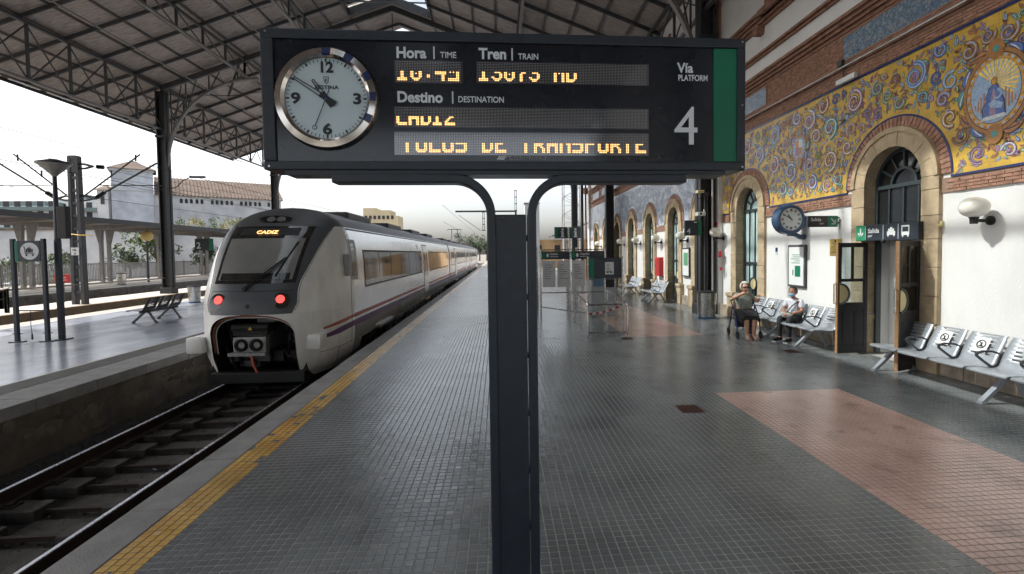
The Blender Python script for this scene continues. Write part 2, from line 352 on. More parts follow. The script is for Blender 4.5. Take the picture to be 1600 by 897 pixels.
# ------------------------------------------------------------------ track with twin-block sleepers
TC = -5.05; RZ = -.62
b = MB(); b.box(-7.06, EDGE+.08, -60, 160, -1.28, -.96); trk = struct(b.build('track_bed', M['ballast']))
rp = [(-.065,-.175),(.065,-.175),(.065,-.163),(.009,-.14),(.009,-.05),(.035,-.036),(.035,-.008),(.026,0),(-.026,0),(-.035,-.008),(-.035,-.036),(-.009,-.05),(-.009,-.14),(-.065,-.163)]
for s_ in (-1, 1):
    b = MB(); b.prism([(TC + s_*.834 + p[0], RZ + p[1]) for p in rp], 'Y', -30, 150); r_ = b.build('rail', M['railside'], trk)
    b = MB(); b.prism([(TC+s_*.834-.027, RZ-.001), (TC+s_*.834+.027, RZ-.001), (TC+s_*.834+.02, RZ+.004), (TC+s_*.834-.02, RZ+.004)], 'Y', -30, 150); b.build('running_surface', M['railtop'], r_)
bl = MB(); bl.bbox(-.44, .44, -.15, .15, -.15, 0, .015); blm = bl.mesh('sleeper_block', M['sleeper'])
cl = MB(); cl.box(-.17, .17, -.08, .08, 0, .018); cl.box(-.13, -.06, -.05, .05, .018, .045); cl.box(.06, .13, -.05, .05, .018, .045); clm = cl.mesh('rail_clip', M['railside'])
sb = MB(); sb.box(-.36, .36, -.17, .17, -.06, 0); sbm = sb.mesh('slab', M['sleeper'])
y = 2.6
while y < 24:
    for s_ in (-1, 1):
        inst(blm, 'sleeper_block', trk, (TC + s_*.80, y, RZ-.195), (0, 0, random.gauss(0, .012)))
        inst(clm, 'rail_clip', trk, (TC + s_*.834, y, RZ-.195))
    inst(sbm, 'slab', trk, (TC, y+.3, -.93 + random.uniform(-.01, .01)), (0, 0, random.gauss(0, .01)))
    b = MB(); b.bar((TC-.4, y, -.89), (TC+.4, y, -.89), .05, .05); b.build('tie_bar', M['railside'], trk); y += .6
rk = MB(); rr_ = random.Random(3)
for k in range(5200):
    x, y = rr_.uniform(-7.0, EDGE-.05), rr_.uniform(3.5, 13.5); s_ = rr_.uniform(.012, .032); z = -.955
    if abs(x-TC) < .9 and rr_.random() < .55: continue
    pts = [Vector((rr_.uniform(.6, 1.2)*a, rr_.uniform(.6, 1.2)*c, rr_.uniform(.5, 1.1)*d))*s_ + Vector((x, y, z+s_*.4)) for a, c, d in ((1,0,0),(0,1,0),(-1,0,0),(0,-1,0),(0,0,.9),(0,0,-.9))]
    rk.add(pts, [(0,1,4),(1,2,4),(2,3,4),(3,0,4),(1,0,5),(2,1,5),(3,2,5),(0,3,5)])
stuff(rk.build('ballast', pm('ballast_stone', (.085, .074, .064), .9, 0, .5, 40), trk))
for k in range(14):
    b = MB(); x, y = rr_.uniform(-6.6, -3.7), rr_.uniform(4, 10); a = rr_.uniform(0, 3); s_ = rr_.uniform(.02, .045); b.bar((x, y, -.90), (x+s_*2*math.cos(a), y+s_*2*math.sin(a), -.90+rr_.uniform(0, .02)), s_, .008); b.build('litter', M['white_print'] if False else pm('litter%d' % k, rr_.choice(((.6, .6, .58), (.5, .45, .35), (.25, .3, .4))), .8), trk)
# ------------------------------------------------------------------ left platform across the track
LX0, LX1 = -7.0, -15.8
b = MB(); b.box(LX1, LX0-.06, -60, 110, -1.2, -.15); lp = struct(b.build('left_platform', M['masonry']))
b = MB(); b.box(LX1+.85, -8.25, -60, 110, -.16, 0); b.build('painted_floor', M['bluefloor'], lp)
b = MB(); b.box(-10.9, -10.88, -60, 110, 0, .001); b.build('floor_joint', M['concrete_dk'], lp)
b = MB(); b.box(-8.30, -8.24, -60, 110, 0, .003); b.build('white_line', M['tactile_w'], lp)
b = MB(); b.box(LX1, LX1+.85, -60, 110, -.16, .002); b.build('pale_edge', M['tactile_w'], lp)
b = MB(); b.box(-8.24, -7.75, -60, 110, -.16, -.006)
for k in range(240): b.box(-8.22, -7.77, 4+k*.085, 4.05+k*.085, -.006, .002)
stuff(b.build('tactile_strip', M['tactile_d'], lp))
b = MB()
for k in range(200):
    for j in range(4): b.box(LX1+.1+j*.17, LX1+.2+j*.17, 12+k*.13, 12.08+k*.13, .002, .008)
stuff(b.build('tactile_studs', M['tactile_w'], lp))
y = 3
while y < 40:
    L = random.uniform(1.1, 1.35); b = MB(); b.bbox(-7.75, LX0 + random.uniform(-.01, .01), y, y+L-.012, -.19, random.uniform(-.004, .002), .01); b.build('coping_stone', M['concrete'], lp); y += L
# rough render patches on the track face
for k in range(46):
    y0 = random.uniform(3.5, 14); z0 = random.uniform(-.85, -.28); a, c_ = random.uniform(.12, .55), random.uniform(.05, .2)
    pts = [(y0 + a*math.cos(t_)*random.uniform(.6, 1.1), z0 + c_*math.sin(t_)*random.uniform(.6, 1.1)) for t_ in [i*.52 for i in range(12)]]
    b = MB(); b.prism(pts, 'X', -7.07, -7.055 + random.uniform(0, .012)); b.build('render_patch', M['concrete_dk'] if k % 3 else pm('patch%d' % k, (.20, .175, .14), .9, 0, .3, 8, .4, 30), lp)
# platforms further left
b = MB(); b.box(-18.3, LX1, -60, 120, -1.28, -1.0); struct(b.build('second_track_bed', M['ballast']))
b = MB(); b.box(-21.2, -18.75, -60, 120, -1.2, -.003); p3 = struct(b.build('middle_platform', M['palefloor']))
b = MB(); b.box(-18.78, -18.45, -60, 120, -1.2, .0); b.build('kerb_edge', M['kerb'], p3)
b = MB(); b.box(-18.5, -18.44, -60, 120, -.3, .001); b.build('kerb_face', M['kerb'], p3)
b = MB(); b.box(-27.0, -21.2, -60, 120, -1.28, -1.0); struct(b.build('third_track_bed', M['ballast']))
b = MB(); b.box(-36.5, -27.0, -60, 140, -1.2, 0); p4 = struct(b.build('far_platform', M['concrete_dk']))
b = MB(); b.box(-36.5, -27.05, -60, 140, 0, .006); b.build('far_platform_paving', M['palefloor'], p4)

# ================================================================== STATION ROOF
RX0, RC, RX1 = -23.0, -6.1, 7.4
def rz(x): return 11.95 + (13.25 - abs(x-RC))*.37
roof = thing('station_roof', 'grey planked station roof on dark iron trusses over the tracks', 'roof')
RYA, RYB, OPEN_Y = -31.0, 45.5, 29.6
OL, OR = RC-2.35, RC+2.35
DZ = .16; CXa = RX0+.1
def sheet(x0, x1, y0, y1, name='roof_planks'):
    b = MB(); b.add([(x0,y0,rz(x0)+DZ),(x1,y0,rz(x1)+DZ),(x1,y1,rz(x1)+DZ),(x0,y1,rz(x0)+DZ),(x0,y0,rz(x0)+DZ+.07),(x1,y0,rz(x1)+DZ+.07),(x1,y1,rz(x1)+DZ+.07),(x0,y1,rz(x0)+DZ+.07)],
      [(0,1,2,3),(4,5,6,7),(0,1,5,4),(1,2,6,5),(2,3,7,6),(3,0,4,7)]); return b.build(name, M['plank'], roof)
# panels laid between purlins, each a shade askew
xsL = [RX0 + (OL-RX0)*k/12 for k in range(13)]; xsR = [OR + (RX1-OR)*k/9 for k in range(10)]
ys = []; y = RYA
while y < RYB: ys.append(y); y += 2.12
for xs in (xsL, xsR):
    for i in range(len(xs)-1):
        sheet(xs[i]+.004, xs[i+1]-.004, RYA, 8.0); y = 8.0
        while y < RYB-.1:
            o = sheet(xs[i]+.004, xs[i+1]-.004, y+.004, min(RYB, y+6.3)-.004); o.location.z = random.uniform(-.012, .012); y += 6.3
for x0, x1 in ((OL, RC), (RC, OR)): sheet(x0+.003, x1-.003, OPEN_Y, 33.6)
for y in ys:
    for x0, x1 in ((RX0, OL), (OR, RX1)) if y < OPEN_Y else ((RX0, RC), (RC, RX1)):
        b = MB(); b.bar((x0, y, rz(x0)+.0), (x1, y, rz(x1)+.0), .07, .17); b.build('rafter', M['iron'], roof)
for xs in (xsL, xsR):
    for x in xs:
        b = MB(); b.box(x-.03, x+.03, RYA, RYB, rz(x)+.03, rz(x)+DZ-.008); b.build('purlin', M['purlin'], roof)
for x in (RX0,):
    b = MB(); b.box(x-.12, x-.02, RYA, RYB, rz(x)-.12, rz(x)+.3); b.build('gutter', M['iron_dark'], roof)
    for k in range(28):
        b = MB(); b.box(x+.3, x+.42, -8+k*1.95, -6.45+k*1.95, rz(x)-.10, rz(x)-.06); b.build('eave_bright_dash', M['white_print'], roof)  # white strips stand in for the bright dashes of light along the eave
b = MB(); b.bar((OL, OPEN_Y, rz(OL)+.05), (RC, OPEN_Y, rz(RC)+.05), .14, .42); b.bar((RC, OPEN_Y, rz(RC)+.05), (OR, OPEN_Y, rz(OR)+.05), .14, .42); b.build('ridge_gable_beam', M['iron'], roof)
# glazed ridge
LZ = .9
lan = MB()
for x in (OL, OR):
    lan.box(x-.06, x+.06, RYA, OPEN_Y, rz(x)-.05, rz(x)+.34)
lan.build('lantern_kerb', M['iron_dark'], roof)
def lz(x): return rz(OL)+.34 + (2.35-abs(x-RC))*.37 + .0
y = RYA; gp = {}
for s_ in (-1, 1):
    x0, x1 = RC + s_*2.35, RC
    gb = MB(); gb.add([(x0, 0, lz(x0)+.02), (x1, 0, lz(x1)+.02), (x1, 2.1, lz(x1)+.02), (x0, 2.1, lz(x0)+.02)], [(0, 1, 2, 3)]); gp[s_] = gb.mesh('roof_pane', M['pane'])
while y < OPEN_Y - 1:
    for s_ in (-1, 1):
        x0 = RC + s_*2.35; inst(gp[s_], 'roof_pane', roof, (0, y+.01, 0))
        b = MB(); b.bar((x0, y, lz(x0)), (RC, y, lz(RC)), .05, .07); b.build('glazing_bar', M['iron_dark'], roof)
    b = MB(); b.bar((OL, y, rz(OL)+.1), (OR, y, rz(OR)+.1), .05, .07)
    b.bar((RC, y, rz(OL)+.1), (RC, y, lz(RC)), .04); b.build('lantern_tie', M['iron'], roof); y += 2.12
b = MB(); b.box(RC-.06, RC+.06, RYA, OPEN_Y, lz(RC)-.02, lz(RC)+.06); b.build('lantern_ridge', M['iron_dark'], roof)
b = MB(); b.prism([(CXa, 11.0), (7.3, 11.0), (7.3, rz(7.3)+.1), (RC, rz(RC)+.1), (CXa, rz(CXa)+.1)], 'Y', RYA-.2, RYA-.1); b.build('unseen_gable_screen', M['plank'], roof)  # out of view behind the camera, added to cut off sky mirrored in the sign
# main trusses, columns, arched braces
TY = [-26.6, -12.4, 1.8, 16.1, 30.4, 44.6]
CX0, CX1 = -19.25, 6.92
for y in TY:
    for x0, x1 in ((CX0, RC), (CX1, RC)):
        b = MB(); b.bar((x0, y, rz(x0)-.16), (x1, y, rz(x1)-.16), .16, .24); b.build('principal_rafter', M['iron'], roof)
        sgn = 1 if x1 > x0 else -1
        pts = [(x0 + sgn*(.2 + 5.2*(1-math.cos(a))), y, rz(x0)-4.6 + 5.2*math.sin(a)*.98) for a in [R(90)*k/14 for k in range(15)]]
        b = MB(); b.sweep(pts, .12, .2, nrm=(0, 1, 0)); b.build('arched_brace', M['iron_light'], roof)
        for k in range(3, 13, 3):
            px, _, pz = pts[k]; b = MB(); b.bar((px, y, pz), (px, y, rz(px)-.35), .06); b.bar((px, y, pz), (px+sgn*.6, y, rz(px+sgn*.6)-.35), .05); b.build('brace_strut', M['iron'], roof)
        for f0, f1 in ((.33, .28), (.62, .58)):
            xa = x0+(x1-x0)*f0; b = MB(); b.bar((xa, y, rz(xa)-.3), (x0+(x1-x0)*f1, y, rz(x0)-.9+(f1*1.2)), .09); b.build('truss_strut', M['iron'], roof)
        b = MB(); b.tube([(x0+sgn*.3, y, rz(x0)-.5), (x0+(x1-x0)*.3, y, rz(x0)-.5), (x0+(x1-x0)*.6, y, rz(x0)+.1), (x1, y, rz(x0)+.4)], .022, 6); b.build('tie_rod', M['iron_dark'], roof)
    b = MB(); b.tube([(RC, y, rz(RC)-.4), (RC, y, rz(CX0)+.4)], .03, 6); b.build('king_rod', M['iron_dark'], roof)
    for x in (CX0, CX1):
        if y < 0 and x > 0: pass
        b = MB(); w = .25
        b.bbox(x-w, x+w, y-.05, y+.05, 0, rz(x)-.3, .01); b.bbox(x-w, x-w+.07, y-.22, y+.22, 0, rz(x)-.32, .01); b.bbox(x+w-.07, x+w, y-.22, y+.22, 0, rz(x)-.31, .01)
        col = b.build('column', M['iron_dark'], roof)
        b = MB(); b.bbox(x-.34, x+.34, y-.3, y+.3, 0, .35, .03); b.bbox(x-.3, x+.3, y-.27, y+.27, rz(x)-3.0, rz(x)-2.85, .02); b.build('column_base', M['iron_dark'], col)
# longitudinal lattice girders
def girder(x, zt, zb, ya, yb, step=2.06, col=M['iron'], ch=M['iron_light'], full=True):
    b = MB(); b.box(x-.07, x+.07, ya, yb, zt-.1, zt); b.build('girder_top_chord', col, roof)
    b = MB(); b.box(x-.07, x+.07, ya, yb, zb, zb+.09); b.build('girder_bottom_chord', ch, roof)
    n = round((yb-ya)/step); st = (yb-ya)/n
    for k in range(n+1):
        y = ya+k*st
        b = MB(); b.bar((x, y, zb+.09), (x, y, zt-.1), .09, .09); b.build('girder_post', col, roof)
        if k < n:
            b = MB(); b.bar((x-.03, y, zt-.1), (x-.03, y+st, zb+.09), .045); b.build('girder_diagonal', col, roof)
            if full: b = MB(); b.bar((x+.03, y, zb+.09), (x+.03, y+st, zt-.1), .045); b.build('girder_diagonal', col, roof)
for a, c_ in zip(TY[2:], TY[3:]):
    girder(CX0, rz(CX0)-.1, rz(CX0)-2.55, a, c_)
    girder(CX1, rz(CX1)-.1, rz(CX1)-2.0, a, c_, 2.85)
    girder(-14.6, rz(-14.6)-.1, rz(-14.6)-1.1, a, c_, 2.06, full=False)
    girder(-10.4, rz(-10.4)-.1, rz(-10.4)-1.2, a, c_, 2.06, full=False)
    girder(1.2, rz(1.2)-.1, rz(1.2)-1.2, a, c_, 2.06, full=False)
    b = MB(); b.tube([(-16.9, a, rz(-16.9)-.9), (-16.9, c_, rz(-16.9)-.9)], .035, 8); b.tube([(-12.4, a, rz(-12.4)-.7), (-12.4, c_, rz(-12.4)-.7)], .03, 8); b.build('conduit', M['iron_light'], roof)
for yy, n_ in ((19.3, 'second'), (16.4, 'first')):      # hanging cables with a coil
    t = thing('hanging_cable', 'thin black cable with a small coil hanging below the roof, ' + ('nearer the lattice girder' if n_ == 'second' else 'nearer the top edge'), 'cable', (-12.1, yy, 0), 0, 'cables hanging from the roof')
    b = MB(); zt = rz(-12.1); b.tube([(0, 0, zt), (.02, 0, zt-1.3), (0, 0, zt-2.6)], .012, 6); b.build('cord', M['black'], t)
    b = MB(); b.tube([(.12+.13*math.cos(a), 0, zt-2.62+.14*math.sin(a)) for a in [k*.45 for k in range(14)]], .012, 6, closed=True); b.cyl((0, 0, zt-2.85), (0, 0, zt-2.55), .05, .03, 8); b.build('coil', M['black'], t)
# ================================================================== STATION BUILDING
bld = thing('station_building', 'station facade with painted tile frieze, brick bands and arched stone openings', 'building', (WALLX, 22, 0))
BO = (WALLX, 22, 0)
BY0, BY1 = -30.0, 39.4
OPN = [(8.72, .68)] + [(yc, .64) for yc in (14.1, 17.35, 20.3, 23.6, 26.9, 30.2, 33.5, 36.8)] + [(3.3, .68), (-2.2, .64)]
SPR = 3.34
def holes_low(y, z0, r_extra, base=None):
    """lowest z of a sheet at y that keeps clear of the arches (radius = half width + r_extra)"""
    for yc, hw in OPN:
        r_ = hw + r_extra
        if abs(y-yc) < r_ - 1e-6: return max(z0, SPR + math.sqrt(max(0, r_*r_-(y-yc)**2)))
    return z0
def col_panel(x, y0, y1, z0, z1, r_extra, thick=.02, name='wall', mat=None, parent=bld, jamb=True):
    cuts = {y0, y1}
    for yc, hw in OPN:
        r_ = hw+r_extra
        for k in range(25):
            a = math.pi*k/24; yy = yc + r_*math.cos(a)
            if y0 < yy < y1: cuts.add(round(yy, 5))
    cs = sorted(cuts); b = MB(BO)
    for a, c in zip(cs, cs[1:]):
        if c-a < 1e-4: continue
        e = 1e-5; la, lc = holes_low(a+e, z0, r_extra), holes_low(c-e, z0, r_extra)
        mid_in = holes_low((a+c)/2, z0, r_extra) > z0 + 1e-6
        if not mid_in: la = lc = z0
        if min(la, lc) >= z1: continue
        la, lc = min(la, z1), min(lc, z1)
        b.add([(x,a,la),(x,c,lc),(x,c,z1),(x,a,z1),(x+thick,a,la),(x+thick,c,lc),(x+thick,c,z1),(x+thick,a,z1)],
              [(0,1,2,3),(4,7,6,5),(0,4,5,1),(3,2,6,7)] + ([(0,3,7,4)] if a == y0 else []) + ([(1,5,6,2)] if c == y1 else []))
    return b.build(name, mat, parent)
col_panel(WALLX, BY0, BY1, 0, 7.0, 0, .02, 'wall', M['plaster'])
b = MB(BO); b.box(WALLX, WALLX+.4, BY0, BY1, 7.0, 13.2); b.build('upper_wall', M['plaster_grey'], bld)
b = MB(BO); b.box(WALLX+.02, WALLX+12, BY1-.3, BY1, 0, 13.2); b.box(WALLX+12, WALLX+12.3, BY0, BY1, 0, 13.2); b.box(WALLX+.4, WALLX+12, BY0, BY1, 12.9, 13.2); b.box(WALLX+3.2, WALLX+3.3, BY0, BY1, 0, 13); b.box(WALLX+.02, WALLX+12, BY0, BY1, -.3, -.01); b.build('inner_walls', M['plaster_grey'], bld)
# reveals
for yc, hw in OPN:
    b = MB(BO); d = .5
    path = [(yc-hw, 0)] + [(yc - hw*math.cos(math.pi*k/20), SPR + hw*math.sin(math.pi*k/20)) for k in range(21)] + [(yc+hw, 0)]
    for (ya, za), (yb, zb) in zip(path, path[1:]): b.add([(WALLX+.02, ya, za), (WALLX+.02, yb, zb), (WALLX+d, yb, zb), (WALLX+d, ya, za)], [(0, 1, 2, 3)])
    b.build('reveal', M['plaster'], bld)
# stone surrounds, stone by stone
def ring_stone(yc, r0, r1, a0, a1, x0, x1, n=4):
    b = MB(BO); vv = []; ff = []
    for k in range(n+1):
        a = a0+(a1-a0)*k/n
        for r_ in (r0, r1):
            for x in (x0, x1): vv.append((x, yc-r_*math.cos(a), SPR+r_*math.sin(a)))
    for k in range(n):
        i = k*4; ff += [(i, i+4, i+6, i+2), (i+1, i+3, i+7, i+5), (i, i+1, i+5, i+4), (i+2, i+6, i+7, i+3)]
    ff += [(0, 2, 3, 1), (n*4, n*4+1, n*4+3, n*4+2)]; b.add(vv, ff); return b
for yc, hw in OPN[:9]:
    r1 = hw+.34; nst = 9
    for k in range(nst):
        a0, a1 = math.pi*k/nst+.005, math.pi*(k+1)/nst-.005; pr = random.uniform(-.006, .004)
        b = ring_stone(yc, hw-.01, r1, a0, a1, WALLX-.075+pr, WALLX+.3); b.build('stone', M['stone'], bld)
    b = ring_stone(yc, r1-.09, r1+.0, 0, math.pi, WALLX-.105, WALLX-.06, 28); b.build('arch_moulding', M['stone'], bld)
    for s_ in (-1, 1):
        z = .82
        while z < SPR-.05:
            h = min(random.uniform(.36, .5), SPR-z); h = SPR-z if SPR-z-h < .2 else h
            ya, yb = sorted((yc+s_*(hw-.01), yc+s_*r1)); pr = random.uniform(-.006, .004)
            b = MB(BO); b.bbox(WALLX-.075+pr, WALLX+.3, ya, yb, z+.004, z+h-.004, .006); b.build('stone', M['stone'], bld); z += h
        ya, yb = sorted((yc+s_*(hw-.012), yc+s_*(r1+.10)))
        b = MB(BO); b.bbox(WALLX-.16, WALLX+.3, ya, yb, 0, .68, .015); b.bbox(WALLX-.20, WALLX+.29, ya-.02, yb+.02, .68, .80, .02); b.build('pedestal', M['stone'], bld)
# plinth between openings
edges = sorted(OPN); prev = BY0
for yc, hw in edges + [(BY1+1, 0)]:
    y1 = yc-hw-.46
    if y1 > prev + .3:
        y = prev
        while y < y1-.05:
            L = min(random.uniform(.7, 1.0), y1-y); b = MB(BO); b.bbox(WALLX-.11+random.uniform(-.01, .01), WALLX, y, y+L-.01, 0, .36, .012); b.build('plinth_stone', M['plinth'], bld); y += L
    prev = yc+hw+.46
# ------------------------------------------------------------------ brickwork
def bricks(y0, y1, z0, z1, x, bl=.235, bh=.052, j=.011, rex=None, mat=M['brick']):
    b = MB(BO); row = 0; z = z0
    while z + bh <= z1+.004:
        y = y0 - (bl/2 if row % 2 else 0)
        while y < y1:
            ya, yb = max(y, y0), min(y+bl-j, y1)
            if yb-ya > .02:
                ok = rex is None or (holes_low(ya, z, rex) <= z+1e-6 and holes_low(yb, z, rex) <= z+1e-6 and not any(abs((ya+yb)/2-yc) < hw+rex and z < SPR for yc, hw in OPN))
                if ok: b.box(x+random.uniform(-.004, .002), x+.02, ya, yb, z, z+bh-j)
            y += bl
        z += bh; row += 1
    stuff(b.build('brickwork', mat, bld))
BAND0, MOS0, MOS1 = 3.03, 3.27, 5.62
gaps = sorted((yc-hw-.34, yc+hw+.34) for yc, hw in OPN if yc > 3); cur = 4.4
for ga, gb in gaps + [(BY1-.02, 0)]:
    if ga > cur+.05: b = MB(BO); b.box(WALLX-.022, WALLX-.002, cur, ga, BAND0, MOS0); b.build('brick_band', M['mortar'], bld)
    cur = gb
bricks(4.2, 24.2, BAND0+.004, MOS0, WALLX-.036, rex=.34)
for yc, hw in OPN[:8]:                                    # brick ring round each arch
    r0, r1 = hw+.345, hw+.52; n = 40; b = MB(BO)
    for k in range(n):
        a0, a1 = math.pi*k/n+.006, math.pi*(k+1)/n-.006
        rb = ring_stone(yc, r0, r1, a0, a1, WALLX-.038+random.uniform(-.004, .003), WALLX-.01, 1); o_ = len(b.v); b.v += rb.v; b.f += [tuple(i+o_ for i in f) for f in rb.f]; b.m += rb.m
    b.build('brick_arch', M['brick'], bld)
    b = ring_stone(yc, r0, r1, 0, math.pi, WALLX-.02, WALLX-.005, 30); b.build('brick_arch_bed', M['mortar'], bld)
    b = ring_stone(yc, r1, r1+.035, 0, math.pi, WALLX-.040, WALLX-.012, 30); b.build('tile_border', M['navy'], bld)
# upper brick entablature
b = MB(BO); b.box(WALLX-.03, WALLX, 4.2, BY1, MOS1, 6.97); b.build('entablature', M['mortar'], bld)
b = MB(BO); b.box(WALLX-.042, WALLX-.028, 4.2, 15.8, MOS1-.045, MOS1); b.build('tile_border', M['navy'], bld)
col_panel(WALLX-.042, 4.2, 15.75, MOS0, MOS0+.035, .52, .015, 'tile_border', M['navy'])
def mould(z0, z1, out, name='moulding', steps=3, mat=None):
    b = MB(BO); h = (z1-z0)/steps
    for k in range(steps): b.box(WALLX-out*(k+1)/steps, WALLX, 4.2, BY1+.05, z0+k*h, z0+(k+1)*h-.004)
    b.build(name, mat or M['brickmould'], bld)
mould(5.86, 6.02, .13); mould(6.66, 6.97, .24, steps=4); mould(7.46, 7.60, .12, steps=2); mould(8.28, 8.62, .26, steps=4)
bricks(4.2, 16.5, 5.64, 5.85, WALLX-.044); bricks(4.2, 16.5, 6.03, 6.65, WALLX-.044)
bricks(16.5, BY1, 5.64, 5.85, WALLX-.044, .5, .104); bricks(16.5, BY1, 6.03, 6.65, WALLX-.044, .5, .104)
M['tile_blue'] = None
def frieze_mat(name, cols, scale, rough=.25):
    m, t, p = nt(name); N = t.nodes; g = N.new('ShaderNodeNewGeometry')
    nz = N.new('ShaderNodeTexNoise'); nz.inputs['Scale'].default_value = scale; nz.inputs['Detail'].default_value = 3; nz.inputs['Distortion'].default_value = 2.2; lk(t, g.outputs['Position'], nz.inputs['Vector'])
    rp = N.new('ShaderNodeValToRGB'); e = rp.color_ramp.elements
    e[0].position = .3; e[0].color = (*cols[0], 1); e[1].position = .7; e[1].color = (*cols[-1], 1)
    for i, c in enumerate(cols[1:-1]): k = e.new(.3+.4*(i+1)/(len(cols)-1)); k.color = (*c, 1)
    lk(t, nz.outputs[0], rp.inputs[0]); lk(t, rp.outputs[0], p.inputs['Base Color']); p.inputs['Roughness'].default_value = rough
    bp = N.new('ShaderNodeBump'); bp.inputs['Strength'].default_value = .15; lk(t, nz.outputs[0], bp.inputs['Height']); lk(t, bp.outputs[0], p.inputs['Normal']); return m
M['inset'] = frieze_mat('blue_inset_tile', [(.05, .06, .13), (.14, .20, .36), (.10, .16, .17), (.30, .36, .45), (.28, .18, .12)], 9)
insets = [(5.3, 10.05), (13.1, 16.2)] + [(19.0+k*3.3, 21.4+k*3.3) for k in range(6)]
for y0, y1 in insets:
    b = MB(BO); b.box(WALLX-.056, WALLX-.04, y0, y1, 6.10, 6.58); b.build('inset_panel', M['inset'], bld)
    b = MB(BO)
    for (a0, a1, c0, c1) in ((y0-.05, y1+.05, 6.06, 6.10), (y0-.05, y1+.05, 6.58, 6.62), (y0-.05, y0, 6.10, 6.58), (y1, y1+.05, 6.10, 6.58)): b.box(WALLX-.062, WALLX-.038, a0, a1, c0, c1)
    b.build('inset_border', M['brickmould'], bld)
# upper windows
for yc in (12.2, 16.9, 21.6, 26.3, 31.0, 35.7):
    b = MB(BO); b.box(WALLX-.02, WALLX+.02, yc-.75, yc+.75, 8.63, 11.2); w_ = b.build('upper_window', M['winframe'], bld)
    b = MB(BO)
    for i in range(3):
        for j in range(4): b.box(WALLX-.035, WALLX-.021, yc-.68+i*.47, yc-.26+i*.47, 8.72+j*.62, 9.26+j*.62)
    b.build('pane', M['darkglass'], w_)
    b = MB(BO); b.bbox(WALLX-.30, WALLX, yc-.95, yc+.95, 8.45, 8.62, .03); b.bbox(WALLX-.08, WALLX, yc-.97, yc-.76, 8.62, 11.3, .01); b.bbox(WALLX-.08, WALLX, yc+.76, yc+.97, 8.62, 11.3, .01); b.build('window_surround', M['brickmould'], bld)
    b = MB(BO); b.prism([(yc+1.1, 8.08), (yc+1.3, 8.08), (yc+1.35, 8.30), (yc+1.05, 8.30)], 'X', WALLX-.22, WALLX); b.build('corbel', M['brickmould'], bld)
# ------------------------------------------------------------------ painted tile frieze
FR0, FR1 = 4.2, 15.75
yb = pm('frieze_yellow', (.66, .42, .07), .30, 0, .22, 3, .05, 40)
fz = col_panel(WALLX-.026, FR0, FR1, MOS0+.02, MOS1-.02, .54, .02, 'tile_frieze', yb)
vm, vt, vp = nt('frieze_paint'); va = vt.nodes.new('ShaderNodeVertexColor'); va.layer_name = 'Col'
vg = vt.nodes.new('ShaderNodeNewGeometry'); vnz = vt.nodes.new('ShaderNodeTexNoise'); vnz.inputs['Scale'].default_value = 30; lk(vt, vg.outputs['Position'], vnz.inputs['Vector'])
vhs = vt.nodes.new('ShaderNodeHueSaturation'); vmr = vt.nodes.new('ShaderNodeMapRange'); vmr.inputs['To Min'].default_value = .55; vmr.inputs['To Max'].default_value = 1.5
lk(vt, vnz.outputs[0], vmr.inputs[0]); lk(vt, vmr.outputs[0], vhs.inputs['Value']); lk(vt, va.outputs[0], vhs.inputs['Color']); lk(vt, vhs.outputs[0], vp.inputs['Base Color']); vp.inputs['Roughness'].default_value = .3
PAL = dict(blue=(.10, .17, .42), sky=(.32, .44, .62), teal=(.09, .29, .29), purple=(.30, .14, .22), brown=(.38, .18, .06), green=(.20, .32, .10), dark=(.05, .045, .085), pale=(.60, .62, .64), ochre=(.62, .34, .07), lilac=(.36, .24, .34), rust=(.46, .20, .07), yellow=(.9, .66, .16))
